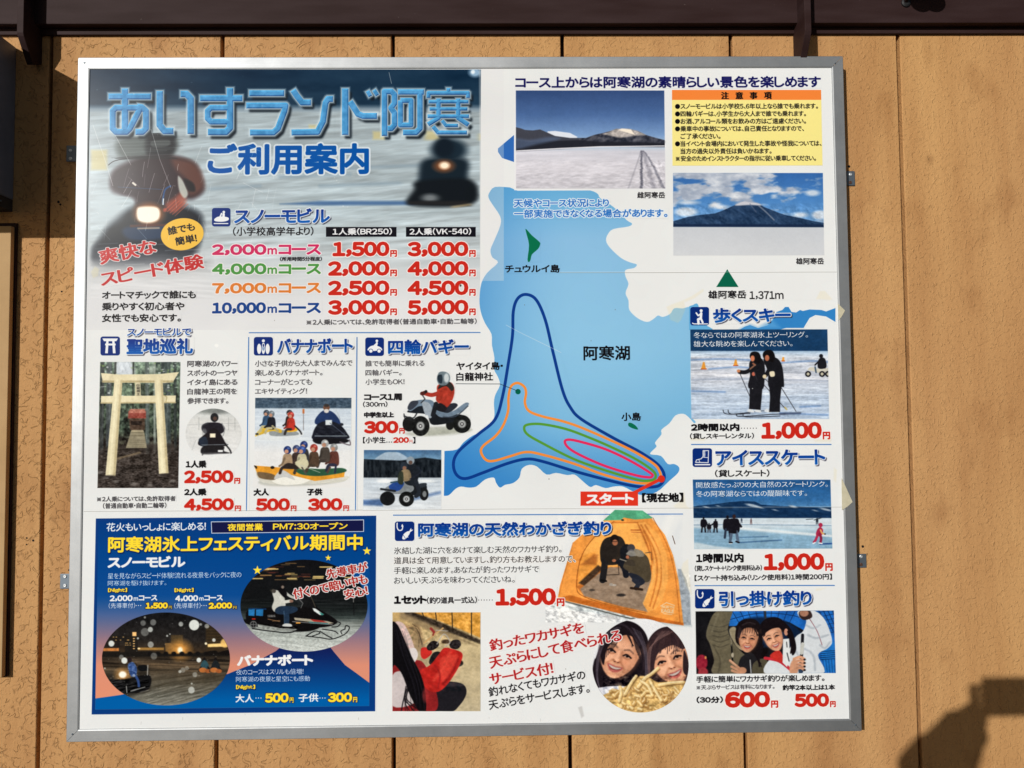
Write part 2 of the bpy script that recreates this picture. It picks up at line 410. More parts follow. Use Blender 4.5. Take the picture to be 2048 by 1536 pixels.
def dil(m, rx, ry=None):
    ry = rx if ry is None else ry
    if max(rx, ry) < .3: return m
    out = m.copy(); n = 16
    for f in ((1,) if max(rx, ry) < 3 else (1, .55)):
        for k in range(n):
            dx, dy = rx * f * math.cos(2 * math.pi * k / n), ry * f * math.sin(2 * math.pi * k / n)
            fx, fy = dx - math.floor(dx), dy - math.floor(dy); x0, y0 = math.floor(dx), math.floor(dy)
            sh_ = shift(m, x0, y0) * (1 - fx) * (1 - fy)
            if fx > .05: sh_ = sh_ + shift(m, x0 + 1, y0) * fx * (1 - fy)
            if fy > .05: sh_ = sh_ + shift(m, x0, y0 + 1) * (1 - fx) * fy
            if fx > .05 and fy > .05: sh_ = sh_ + shift(m, x0 + 1, y0 + 1) * fx * fy
            out = np.maximum(out, sh_)
    return out
def softb(m, k):
    for _ in range(2):
        p = np.pad(m, k); cs = np.cumsum(np.pad(p, ((0, 0), (1, 0))), 1); m2 = (cs[:, 2 * k + 1:] - cs[:, :-2 * k - 1]) / (2 * k + 1)
        cs = np.cumsum(np.pad(m2, ((1, 0), (0, 0))), 0); m = (cs[2 * k + 1:] - cs[:-2 * k - 1]) / (2 * k + 1)
    return m
def T(s, x0, x1, yb, h, col=(28, 26, 30), b=0.0, ol=(), sh=None, grad=None, yr=None, by=None, name='lettering', label=None, reg=True, slant=0.0):
    """lettering whose ink fills x0..x1 with its foot at yb and height h (photo pixels)"""
    xl, zl = px2b(x0, yb); xr, zr = px2b(x1, yb if yr is None else yr); _, zt = px2b(x0, yb - h)
    ppx = (float(zt) - float(zl)) / h / TS       # texels per photo pixel
    ang = 0.0 if yr is None else math.atan2(zr - zl, xr - xl)
    wd = (float(xr - xl) if yr is None else math.hypot(zr - zl, xr - xl)) / TS; ht = (float(zt - zl)) / TS
    bx_ = b * ppx; by_ = (b if by is None else by) * ppx
    v, t = glyphs(s); lo = v.min(0); hi = v.max(0); u = (v - lo) / (hi - lo)
    lx = bx_ + u[:, 0] * (wd - 2 * bx_); ly = by_ + u[:, 1] * (ht - 2 * by_); lx = lx + slant * ly
    ca, sa = math.cos(ang), math.sin(ang)
    cx = float(xl) / TS + lx * ca - ly * sa; cy = (HB - float(zl)) / TS - (lx * sa + ly * ca)
    mg = int(max([r for r, _ in ol] + [0]) * ppx + (max(abs(sh[0]), abs(sh[1])) + sh[3] + 2 if sh else 0) * ppx + bx_ + 4)
    c0, r0 = int(cx.min()) - mg, int(cy.min()) - mg; w_, h_ = int(cx.max()) + mg - c0, int(cy.max()) + mg - r0
    m = raster(np.stack([cx - c0, cy - r0], 1), t, w_, h_)
    m = dil(m, bx_, by_)
    I = IMG[r0:r0 + h_, c0:c0 + w_]
    def put(mm, c): I[:] = I * (1 - mm[..., None]) + np.asarray(c, np.float32) * mm[..., None]
    if sh:
        base = dil(m, sh[3] * ppx); base = shift(base, sh[0] * ppx, sh[1] * ppx)
        put(softb(base, 1) * (sh[4] if len(sh) > 4 else .85), sh[2])
    for r, c in sorted(ol, key=lambda q: -q[0]): put(dil(m, r * ppx), c)
    if grad:
        ry = np.clip((np.arange(h_) - mg) / max(1, h_ - 2 * mg), 0, 1)[:, None, None]
        put(m, np.array(col) * (1 - ry) + np.array(grad) * ry)
    else: put(m, col)
    if reg:
        k = .0 if yr is None else 0; e = 1.0 + max([r for r, _ in ol] + [0])
        ux, uy = ca, sa; pts = []
        for a_, b_ in ((-e, -e), (wd / ppx + e, -e), (wd / ppx + e, ht / ppx + e), (-e, ht / ppx + e)):
            pts.append((float(xl) + (a_ * ux - b_ * uy) * ppx * TS, float(zl) + (a_ * uy + b_ * ux) * ppx * TS))
        PIECES.append((name, ('b', pts), label, SEC[0]))
K = (16, 14, 18); RED = (203, 46, 32); WH = (238, 238, 240); YE = (255, 222, 62); NB = (14, 40, 104)
def head(s, x0, x1, yt, yb, b=1.3):
    b = b * .8
    T(s, x0, x1, yb, yb - yt, (10, 52, 140), b, ol=((1.5, (240, 241, 242)),), sh=(2.0, 2.2, (40, 38, 62), 1.1), grad=(16, 104, 186), name='heading_lettering')
def price(s, x0, x1, yt, yb, xe, col=RED, b=None, ol=((1.6, (240, 236, 234)),), eh=.45, ys=None):
    hh = yb - yt; b = hh * .072 if b is None else b * .95
    T(s, x0, x1, yb, hh, col, b, ol=ol, name='price_lettering')
    T('円', x1 + 1.5, xe, yb, hh * eh, col, hh * .026, ol=ol, name='price_lettering')
def body(s, x0, x1, yt, yb, col=K, b=0.12): T(s, x0, x1, yb, yb - yt, col, b + .2)
def rrect(r, x0, y0, x1, y1, rad, col):
    pts = []
    for cx, cy, a0 in ((x1 - rad, y0 + rad, -90), (x1 - rad, y1 - rad, 0), (x0 + rad, y1 - rad, 90), (x0 + rad, y0 + rad, 180)):
        for k in range(5): a = R_(a0 + k * 22.5); pts.append((cx + rad * math.cos(a), cy + rad * math.sin(a)))
    r.P(pts, col)
def picto(x0, y0, x1, y1, fn, label):
    r = Rg(x0 - 2, y0 - 2, x1 + 2, y1 + 2); rrect(r, x0, y0, x1, y1, 5, (12, 50, 128))
    s = (x1 - x0) / 100.0; tx = lambda p: [(x0 + a * s, y0 + b * s) for a, b in p]
    fn(r, tx, s, x0, y0); piece('pictogram', quad(x0, y0, x1, y1), label)
def section(name, x0, y0, x1, y1, label):
    SEC[0] = name; PIECES.append((name, np.array(quad(x0, y0, x1, y1), float), label, 'SECTION'))
# ---------------------------------------------------------------- top left: title picture, two snowmobiles in a blur
def p_title():
    section('snowmobile_section', 178, 139, 961, 655, 'blue and grey snowmobile section with the big title and price list')
    r = Rg(179, 139, 962, 660, clip=[(180, 139), (962, 139), (959.5, 660), (169, 660)])
    r.G([(139, (22, 52, 78)), (208, (28, 58, 82)), (218, (140, 158, 172)), (226, (172, 184, 190)), (300, (178, 190, 196)), (420, (184, 196, 202)), (500, (196, 204, 208)), (560, (214, 217, 219)), (600, (224, 224, 226)), (660, (228, 228, 229))])
    r.N(140, 30, 34, 1, 0, (179, 139, 962, 214)); r.N(40, 20, 16, 12, 0, (179, 139, 962, 214))
    r.N(70, 7, 62, 3, -4, (179, 222, 962, 520), (.9, 1, 1.05)); r.N(160, 14, 30, 4, -7, (179, 300, 962, 560), (1, 1, 1.05)); r.N(30, 3, 18, 9, -8, (179, 280, 962, 480))
    for y, x0, x1 in ((348, 560, 700), (372, 420, 520), (366, 640, 800), (330, 700, 860)): r.L([(x0, y + 6), (x1, y)], 5, (128, 152, 172), 8, .45)
    r.P([(560, 408), (640, 402), (830, 402), (830, 410), (640, 411)], (70, 108, 156), 5, .8)
    for x, y, w_, h_ in ((182, 300, 32, 40), (746, 263, 24, 16), (850, 262, 28, 18), (618, 250, 24, 14), (958, 268, 8, 12)): r.P(quad(x, y, x + w_, y + h_), (214, 200, 142), 6, .7)
    # right rider
    B = Rg(790, 255, 958, 425, clip=quad(790, 255, 958, 425), cs=8)
    B.E(898, 300, 36, 22, (30, 48, 62), 12); B.E(888, 296, 20, 20, (22, 34, 46), 8); B.S([(852, 318), (930, 318), (935, 350), (925, 380), (845, 385), (838, 350)], (26, 40, 52), 12)
    B.S([(838, 362), (942, 360), (945, 408), (820, 410), (828, 380)], (22, 28, 34), 9); B.E(860, 396, 16, 8, (150, 156, 160), 8, .8); B.P([(815, 402), (935, 402), (942, 412), (870, 410), (815, 409)], (40, 40, 42), 5)
    B.L([(905, 414), (940, 409)], 4, (190, 170, 130), 4, .7)
    B.blur(8, n=2)
    B.E(888, 332, 18, 11, (190, 110, 60), 12, .8); B.E(889, 331, 10, 7, (255, 240, 216), 6)
    # left rider
    B = Rg(179, 268, 440, 560, clip=quad(181, 268, 440, 560), cs=10)
    B.S([(250, 275), (345, 268), (350, 300), (330, 320), (250, 318), (232, 295)], (84, 92, 90), 13, .8); B.E(322, 292, 30, 18, (58, 60, 62), 12)
    B.S([(298, 262), (344, 262), (348, 300), (330, 318), (296, 316)], (34, 36, 42), 8)
    B.S([(225, 345), (262, 322), (300, 312), (350, 312), (388, 325), (402, 350), (408, 380), (385, 398), (350, 396), (335, 412), (290, 420), (262, 392), (225, 384)], (54, 36, 42), 11)
    B.S([(345, 318), (385, 325), (404, 352), (404, 378), (380, 390), (372, 360), (352, 340)], (112, 72, 62), 12, .9)
    B.S([(228, 352), (262, 340), (300, 350), (300, 385), (240, 388)], (52, 32, 42), 8, .9)
    B.S([(285, 390), (350, 385), (360, 420), (345, 440), (275, 440), (270, 415)], (60, 42, 46), 10)
    B.S([(235, 432), (290, 408), (350, 408), (400, 428), (402, 470), (380, 520), (300, 530), (200, 525), (185, 505), (205, 470)], (22, 28, 38), 16)
    B.S([(185, 500), (240, 470), (330, 475), (330, 520), (240, 540), (185, 530)], (24, 30, 42), 18, .9)
    B.S([(250, 455), (340, 450), (335, 475), (262, 480)], (34, 60, 92), 8)
    B.E(215, 415, 30, 30, (196, 208, 214), 26, .9)
    B.blur(4, n=2)
    B.S([(232, 318), (270, 311), (330, 313), (350, 318)], (40, 40, 44), 2, .55)
    B.S([(300, 266), (340, 264), (346, 284), (336, 306), (306, 306), (298, 286)], (30, 32, 38), 3, .9); B.S([(304, 282), (338, 280), (336, 292), (306, 294)], (86, 92, 92), 3, .8); B.L([(300, 300), (344, 298)], 3, (60, 62, 62), 3, .7)
    for k in range(16): B.L([(random.uniform(205, 300), 268 + k * 3.4), (random.uniform(330, 372), 266 + k * 3.2)], 1.2, random.choice(((120, 126, 124), (60, 60, 60), (160, 168, 168))), 1.6, .3)
    for k in range(26): x = random.uniform(185, 410); y = random.uniform(480, 530); B.L([(x, y), (x + random.uniform(14, 50), y - 2)], random.uniform(1, 3), random.choice(((200, 206, 210), (90, 96, 104), (50, 56, 66))), 2.5, .35)
    B.L([(217, 330), (236, 320), (300, 313), (330, 313)], 1.6, (44, 40, 44), 1, .85, True)
    B.E(298, 428, 30, 22, (190, 120, 70), 14, .85); B.S([(274, 418), (286, 413), (312, 414), (320, 424), (316, 440), (296, 446), (276, 440)], (255, 247, 232), 5)
    B.L([(262, 452), (338, 450)], 5, (110, 60, 44), 4, .8, True); B.L([(276, 457), (318, 456)], 3, (220, 190, 160), 3, .8)
    B.S([(330, 408), (348, 396), (364, 384), (372, 402), (356, 424), (338, 424)], (176, 92, 72), 9, .8)
    B.S([(356, 352), (368, 365), (376, 388), (368, 396), (358, 380)], (206, 212, 204), 4, .85); B.S([(368, 358), (386, 366), (390, 382), (376, 380)], (26, 24, 30), 5, .9)
    B.L([(341, 372), (330, 380), (326, 400), (327, 408)], 3.5, (40, 84, 140), 1.2, .95, True); B.L([(327, 398), (326, 409)], 2.2, (230, 234, 236), 1)
    B.L([(236, 374), (325, 379)], 1.2, (56, 88, 130), 1, .8); B.L([(266, 366), (271, 370)], 4, (228, 224, 214), 1.5); B.E(330, 420, 4, 4, (206, 96, 70), 3, .7)
    for k in range(5): B.L([(330 + k * 5, 420 + k * 3), (352 + k * 6, 400 + k * 2)], 1.5, (214, 110, 84), 1.2, .6)
    r.P([(169, 520), (430, 520), (430, 660), (169, 660)], (222, 222, 224), 60, .8); r.P([(185, 528), (330, 540), (420, 520), (420, 545), (185, 560)], (180, 182, 184), 22, .6)
    r.N(60, 5, 22, 31, 3, (180, 500, 430, 600))
    # snow sparkle in the corner, dirt and scratches
    r.E(950, 145, 12, 9, (170, 200, 226), 7, .9); r.E(946, 144, 4, 4, (230, 240, 248), 3)
    # title, rounded tube strokes
    ST = [[(217, 193), (302, 193)], [(250, 177), (250, 262)], [(281, 208), (279, 220), (260, 257), (253, 264), (232, 264), (225.5, 257), (225.5, 222), (232, 215.5), (285, 215.5), (292, 222), (292, 257), (285, 264), (271, 264)],
          [(319.5, 182), (319.5, 250), (329, 262), (347, 262)], [(361, 188), (373, 188), (381.5, 197), (381.5, 268)],
          [(400, 196.5), (485, 196.5)], [(460, 176), (460, 256), (452, 264), (416, 264)], [(460, 215.5), (422, 215.5), (415.5, 222), (415.5, 237), (422, 243.5), (460, 243.5)],
          [(498.5, 186.5), (568.5, 186.5)], [(492.5, 211), (571, 211), (569, 222), (556, 257), (547, 265), (500, 265)],
          [(586, 180), (593, 191), (604, 205), (622, 205)], [(666, 198), (656, 198), (651, 206), (646, 243), (635, 264), (583, 265)],
          [(690.5, 177), (690.5, 270)], [(700, 203), (716, 228), (726, 232), (754, 232)], [(735, 182), (741, 193)], [(748, 180), (755, 191)],
          [(769, 272), (769, 183), (783, 183), (789, 189), (789, 207), (782, 216), (789, 226), (789, 250), (783, 257), (775, 257)],
          [(796, 184), (848, 184)], [(840, 184), (840, 257), (832, 265), (806, 265)], [(801, 201), (822, 201), (822, 250), (801, 250), (801, 201)],
          [(897, 176), (897, 186)], [(857, 196), (857, 186), (936, 186), (936, 196)], [(857, 203.5), (937, 203.5)], [(859, 218), (935, 218)], [(855, 232.5), (938, 232.5)],
          [(877, 197), (877, 236), (856, 249)], [(916.5, 197), (916.5, 236), (937, 250)], [(884, 241), (892, 251), (916, 251)], [(866, 253), (876, 265), (934, 265)]]
    W = [12, 13, 12, 13, 13, 12, 13, 11.5, 12, 12, 12, 12, 13, 12, 8, 8, 11, 11, 11, 10, 8, 8, 7, 7, 7.5, 9, 9, 7, 8]
    t = Rg(204, 162, 958, 286); D = np.full(t.X.shape, 1e9, np.float32)
    for p, w_ in zip(ST, W):
        for i in range(len(p) - 1):
            a, b = np.array(p[i], float), np.array(p[i + 1], float); L = np.hypot(*(b - a)); e = (b - a) / L
            x = (t.X - a[0]) * e[0] + (t.Y - a[1]) * e[1]; y = -(t.X - a[0]) * e[1] + (t.Y - a[1]) * e[0]
            q = np.maximum(np.abs(x - L / 2) - L / 2, np.abs(y) - w_ / 2)
            D = np.minimum(D, q)
            if i > 0: D = np.minimum(D, np.hypot(t.X - a[0], t.Y - a[1]) - w_ / 2)
    full = (slice(None), slice(None)); ppx = 1.33 / (TS * 1000)
    sh = softb(np.clip(.5 - (shift(np.where(D > 1e8, 99, D + 50), 0, 0) - 50) / 1.0, 0, 1), 4)
    sh = shift(sh, 6 * ppx, 7 * ppx)
    t.put(full, np.clip(sh * 1.2, 0, 1), (20, 30, 40), .9)
    t.put(full, np.clip((5.5 - D) / 5.5, 0, 1) ** 1.5, (214, 230, 238), .9)
    gy, gx = np.gradient(D); gl = np.hypot(gx, gy) + 1e-6; lit = (-gx * .5 - gy * .85) / gl
    col = np.empty(t.X.shape + (3,), np.float32); col[:] = (84, 156, 206)
    nz = fbm(t.X / 9, t.Y / 9, 5)[..., None]; col += (nz - .5) * 46
    dp = np.clip(-D, 0, 6); rim = np.exp(-((dp - 1.2) / 1.3) ** 2)[..., None]; ins = np.exp(-((dp - 3.4) / .9) ** 2)[..., None]
    L_ = lit[..., None]
    col = np.where(L_ > 0, col + rim * L_ * np.array((18, 40, 36)), col + rim * L_ * np.array((44, 66, 58)))
    col = col - np.clip(1 - dp / .9, 0, 1)[..., None] * np.array((20, 28, 26))
    t.put(full, np.clip(.5 - D / .7, 0, 1), np.clip(col, 0, 255))
    for x0, x1 in ((214, 305), (311, 390), (396, 488), (489, 576), (581, 670), (681, 758), (760, 850), (852, 941)):
        piece('title_lettering', quad(x0, 172, x1, 276))
    T('ご利用案内', 415, 738, 350, 63, (0, 92, 172), 2.3, ol=((3.2, (216, 224, 230)),), name='title_lettering')
p_title()
def pi_sled(r, tx, s, x0, y0):
    r.S(tx([(12, 62), (30, 48), (60, 46), (88, 52), (88, 66), (60, 74), (20, 72)]), WH); r.L(tx([(44, 48), (52, 30)]), 3, WH); r.E(x0 + 64 * s, y0 + 22 * s, 2.6, 2.6, WH); r.L(tx([(63, 34), (62, 56)]), 5, WH); r.L(tx([(12, 84), (86, 84)]), 2, WH)
picto(424, 416, 461, 453, pi_sled, 'white snowmobile rider pictogram on dark blue')
head('スノーモビル', 468, 660, 417, 447, 1.5)
body('（小学校高学年より）', 466, 627, 454, 472)
for x0, x1, s in ((652, 793, '1人乗（BR250）'), (812, 951.5, '2人乗（VK-540）')):
    Rg(x0, 453, x1, 475).P(quad(x0, 454, x1, 473.5), (22, 20, 30)); T(s, x0 + 13 if x0 < 700 else x0 + 7, x1 - 9, 470.5, 14.5, WH, .5, name='caption')
for y0, y1, c, n, xn in ((487.6, 511, (206, 48, 104), '2,000', 533), (526, 550, (84, 154, 74), '4,000', 533), (565, 588, (222, 134, 56), '7,000', 533), (604, 628, (26, 74, 146), '10,000', 532)):
    o = ((1.6, (236, 232, 232)),); T(n, 424, xn, y1, y1 - y0 - 1, c, 1.5, ol=o); T('m', 535, 554, y1 - 2, 13, c, .8, ol=o); T('コース', 557, 642, y1 - 1, 21, c, 1.2, ol=o)
body('（所用時間5分程度）', 560, 644, 513.8, 522.6, K, .2)
for i, (a, b) in enumerate((('1,500', '3,000'), ('2,000', '4,000'), ('2,500', '4,500'), ('3,000', '5,000'))):
    y = 483.5 + i * 38.9; price(a, 665 if i == 0 else 656, 779, y, y + 30.5, 794); price(b, 815, 937, y, y + 30.5, 951.5)
body('※2人乗については、免許取得者（普通自動車・自動二輪等）', 613, 953.5, 638.7, 650.5, (70, 68, 72))
for i, (s, x1) in enumerate((('オートマチックで誰にも', 392), ('乗りやすく初心者や', 369), ('女性でも安心です。', 362))): body(s, 204, x1, 582 + i * 23, 598.5 + i * 23, K, .35)
r = Rg(318, 432, 412, 505); r.E(364.5, 468.5, 43, 32, (240, 196, 78), 1, 1, -8); piece('speech_bubble', ellp(364.5, 468.5, 43, 32), 'yellow oval badge with slanted black lettering')
T('誰でも', 337, 391, 471, 17, K, .5, yr=461); T('簡単！', 352, 395, 492, 17, K, .5, yr=484)
o = ((1.5, (226, 222, 222)),)
T('爽快な', 201, 316, 530, 31, (196, 44, 44), 1.5, ol=o, yr=506, by=.4); T('スピード体験', 203, 410, 574, 30, (196, 44, 44), 1.5, ol=o, yr=536, by=.4)
# ---------------------------------------------------------------- shrine tour
section('shrine_tour_section', 170, 655, 494, 1021, 'shrine tour section with torii photo and prices')
head('スノーモビルで', 254, 383, 656, 672, .6); head('聖地巡礼', 253, 386, 677, 709, 1.8)
def pi_tor(r, tx, s, x0, y0):
    r.P(tx([(10, 10), (90, 10), (82, 24), (18, 24)]), WH); r.P(tx([(24, 36), (78, 36), (78, 46), (24, 46)]), WH); r.P(tx([(30, 20), (42, 20), (38, 86), (24, 86)]), WH); r.P(tx([(60, 20), (72, 20), (78, 86), (64, 86)]), WH)
picto(201, 673, 240, 711, pi_tor, 'white torii gate pictogram on dark blue')
def p_torii():
    q = [(200.4, 724), (361, 724), (356.6, 976), (195, 976)]
    r = Rg(195, 724, 361, 976, clip=q, cs=.8)
    r.G([(724, (128, 146, 132)), (780, (92, 108, 92)), (860, (58, 70, 60)), (885, (56, 50, 44)), (976, (84, 76, 72))])
    r.N(10, 8, 150, 2, 0, (190, 720, 365, 890), (.9, 1, .85)); r.N(4, 4, 120, 5, 0, (190, 720, 365, 895), (1, 1.05, .9)); r.N(14, 5, 70, 6, 0, (190, 890, 365, 980)); r.N(4, 2.5, 80, 8, 0, (190, 890, 365, 980))
    r.S([(232, 722), (262, 722), (268, 756), (236, 758)], (214, 220, 226), 8); r.E(300, 740, 12, 8, (196, 206, 196), 8, .7)
    for x, w_, c in ((205, 8, (60, 64, 66)), (219, 11, (84, 90, 94)), (231, 4, (50, 52, 50)), (267, 3, (40, 44, 40)), (294, 8, (96, 106, 104)), (309, 5, (150, 158, 150)), (334, 14, (74, 84, 86)), (350, 6, (50, 58, 58)), (325, 5, (60, 68, 70))):
        r.L([(x, 722), (x - 2 if x < 280 else x + 1, 905)], w_, c, 2, .8)
        r.L([(x + w_ * .2, 722), (x - 1, 900)], w_ * .25, tuple(min(255, v + 40) for v in c), 1.5, .5)
    r.N(3, 6, 60, 11, 0, (190, 720, 365, 900))
    for k in range(70): r.E(random.uniform(200, 355), random.uniform(726, 800), random.uniform(1, 3), random.uniform(.8, 2), random.choice(((206, 222, 210), (150, 180, 110), (230, 236, 234))), 1.5, .7)
    r.S([(196, 905), (240, 892), (300, 888), (356, 896), (358, 980), (192, 980)], (62, 54, 50), 6, .75); r.N(9, 4, 90, 12, 0, (190, 895, 365, 980), (1, .95, .92)); r.N(3, 2, 90, 14, 0, (190, 900, 365, 980))
    for x, y in ((212, 955), (232, 963), (322, 950), (345, 962), (300, 970), (268, 968), (200, 945)): r.E(x, y, 6, 3, (150, 144, 140), 3, .6)
    r.L([(232, 918), (262, 910), (280, 905)], 4, (170, 150, 120), 3, .6)
    r.P([(262, 862), (288, 862), (294, 896), (252, 896)], (150, 142, 120), 1); r.N(40, 2.2, 60, 17, 0, (254, 862, 292, 896)); r.P([(266, 850), (284, 850), (288, 864), (262, 864)], (176, 166, 140), 1)
    r.P([(258, 838), (290, 838), (290, 860), (260, 860)], (88, 70, 58), 2); r.P([(262, 842), (284, 842), (284, 850), (262, 850)], (44, 34, 30), 1)
    r.P([(257, 822), (292, 822), (292, 837), (256, 837)], (150, 76, 66), 2); r.P([(260, 818), (290, 818), (291, 826), (258, 826)], (190, 128, 112), 2); r.N(4, 3, 70, 33, 0, (256, 816, 293, 862))
    cr = (232, 222, 190); sh = (192, 178, 140)
    r.P([(278, 812), (290, 812), (290, 768), (278, 768)], (30, 30, 26), 1, .3)
    r.P([(202, 792), (352, 791), (351, 806), (202, 807)], cr, .8); r.L([(202, 806), (351, 805)], 2.5, sh, 1.5)
    r.P([(202, 746), (238, 749), (320, 748), (358, 744), (346, 764), (330, 766), (206, 765)], cr, .8); r.L([(206, 763), (345, 763)], 4, sh, 2.5)
    r.P([(270, 765), (281, 765), (282, 792), (270, 792)], (214, 206, 176), .7)
    T('白', 273, 279, 773, 5, K, .1, reg=False); T('龍', 273, 280, 779, 5.5, K, .1, reg=False); T('神', 273, 280, 785, 5.5, K, .1, reg=False); T('王', 273, 280, 791, 5, K, .1, reg=False)
    for (a, b, c, d) in (((229, 760), (245, 760), (231, 952), (211, 951)), ((309, 760), (325, 760), (337, 946), (318, 948))):
        r.P([a, b, c, d], cr, .8); m = lambda p, q_, f: (p[0] + (q_[0] - p[0]) * f, p[1] + (q_[1] - p[1]) * f)
        r.P([m(a, b, .75), b, c, m(d, c, .75)], sh, 3, .8); r.P([m(a, b, .3), m(a, b, .45), m(d, c, .45), m(d, c, .3)], (246, 238, 208), 3, .8)
        r.E(d[0] + 10, d[1] + 2, 13, 3, (40, 34, 32), 3, .6)
    r.N(5, 14, 22, 20, 0, (200, 745, 352, 952)); r.L([(326, 790), (334, 794), (332, 804)], 1.5, (190, 176, 130), .8)
    piece('printed_photo', q, 'photo of a pale wooden torii gate in a forest')
p_torii()
for i, (s, x1) in enumerate((('阿寒湖のパワー', 475), ('スポットの一つヤ', 475), ('イタイ島にある', 475), ('白龍神王の祠を', 474), ('参拝できます。', 457))): body(s, 374.5, x1, 721.3 + i * 18.6, 734 + i * 18.5, (72, 70, 74))
def p_circ():
    r = Rg(368, 812, 486, 922, ell=(427, 868, 56, 51)); r.G([(816, (196, 200, 200)), (840, (214, 214, 212)), (920, (232, 232, 232))]); r.N(40, 5, 26, 4, 5)
    r.E(427, 822, 34, 6, (120, 124, 122), 6, .8)
    for x in (457, 470, 398): r.L([(x, 835), (x, 860)], 1, (170, 172, 170), 1)
    r.L([(375, 850), (480, 846)], .8, (180, 182, 182), 1)
    r.S([(403, 856), (412, 846), (440, 846), (450, 858), (440, 868), (412, 868)], (36, 34, 44), 1.5); r.E(429, 835, 8, 9, (36, 38, 42), 1); r.E(430, 837, 4, 4, (96, 74, 66), 2)
    r.L([(407, 862), (405, 852), (416, 846)], 3, (70, 72, 80), 1, .8, True); r.L([(444, 846), (449, 860), (446, 872)], 1.4, (150, 152, 154), .8, 1, True); r.E(409, 866, 5, 9, (160, 162, 162), 2, .5)
    r.S([(413, 866), (428, 856), (440, 866), (450, 884), (452, 892), (402, 892), (398, 880)], (30, 26, 32), 1.5); r.S([(398, 878), (412, 874), (416, 890), (402, 892)], (40, 50, 66), 1.5)
    r.P(quad(420, 867, 431, 875), (250, 240, 214), 1.5); r.L([(404, 890), (456, 889)], 1.6, (120, 126, 132), .8)
    r.S([(408, 892), (446, 892), (448, 902), (460, 906), (440, 908), (404, 908)], (34, 32, 36), 2); r.L([(450, 888), (460, 900), (464, 912)], 3, (40, 40, 44), 1.2, 1, True); r.L([(410, 896), (405, 910)], 3, (40, 40, 44), 1.2); r.P(quad(436, 900, 446, 904), (236, 236, 236), 1)
    r.E(430, 916, 44, 8, (232, 232, 232), 8, .9); r.L([(384, 900), (392, 880)], 1, (190, 192, 192), 1)
    piece('printed_photo', ellp(427, 868, 56, 51), 'round photo of a rider on a dark snowmobile')
p_circ()
body('1人乗', 371.5, 413, 921, 936, K, .65); price('2,500', 368, 467, 941, 967.6, 480.5, b=2.1, ol=())
body('2人乗', 368.5, 413, 977, 991.5, K, .65); price('4,500', 368, 468, 997, 1022.4, 482, b=2.1, ol=())
body('※2人乗については、免許取得者', 194, 351.5, 993, 1003.6, (64, 62, 66)); body('（普通自動車・自動二輪等）', 206, 333, 1006, 1017.5, (64, 62, 66))
BL = (70, 128, 192)
def rule(pts, w_=1.9):
    x = [p[0] for p in pts]; y = [p[1] for p in pts]; Rg(min(x) - 4, min(y) - 4, max(x) + 4, max(y) + 4).L(pts, w_, BL)
    piece('ruled_line', quad(min(x) - 1, min(y) - 1, max(x) + 1, max(y) + 1))
# ---------------------------------------------------------------- banana boat
section('banana_boat_section', 495, 660, 712, 1021, 'banana boat section between two thin blue rules')
rule([(498.5, 665.5), (960, 665)]); rule([(497.5, 675), (493, 1021)]); rule([(714, 675), (711, 1020)])
def pi_ban(r, tx, s, x0, y0):
    for x, rx in ((28, 11), (50, 9), (72, 11)): r.E(x0 + x * s, y0 + 62 * s, rx * s, 27 * s, WH)
    r.E(x0 + 50 * s, y0 + 58 * s, 7 * s, 14 * s, (150, 170, 200)); r.E(x0 + 50 * s, y0 + 20 * s, 8 * s, 8 * s, WH); r.E(x0 + 50 * s, y0 + 42 * s, 7 * s, 12 * s, WH); r.E(x0 + 50 * s, y0 + 44 * s, 4 * s, 8 * s, (12, 50, 128))
picto(507.7, 674, 546, 711, pi_ban, 'white banana boat pictogram on dark blue')
head('バナナボート', 554, 706, 677, 707, 1.5)
for i, (s, x1) in enumerate((('小さな子供から大人までみんなで', 705), ('楽しめるバナナボート。', 645), ('コーナーがとっても', 624), ('エキサイティング！', 614))): body(s, 510, x1, 720.8 + i * 18.6, 733.4 + i * 18.5, (72, 70, 74), 0)
def person(r, x, y, s, hel, coat, leg=None, face=(196, 150, 126)):
    r.S([(x - 7 * s, y + 9 * s), (x, y + 6 * s), (x + 7 * s, y + 9 * s), (x + 9 * s, y + 24 * s), (x + 6 * s, y + 32 * s), (x - 8 * s, y + 32 * s), (x - 9 * s, y + 22 * s)], coat, 1)
    r.L([(x - 5 * s, y + 14 * s), (x - 9 * s, y + 24 * s), (x - 14 * s, y + 28 * s)], 3.4 * s, tuple(int(v * .8) for v in coat), 1, 1, True)
    if leg: r.L([(x, y + 30 * s), (x - 9 * s, y + 31 * s), (x - 13 * s, y + 40 * s)], 5 * s, leg, 1, 1, True)
    r.E(x, y, 6.6 * s, 7 * s, hel, .8); r.E(x - 1.6 * s, y + 2.6 * s, 3.6 * s, 3.6 * s, face, 1); r.E(x + 1.5 * s, y - 3 * s, 2.5 * s, 2 * s, tuple(min(255, v + 70) for v in hel), 1.5, .7)
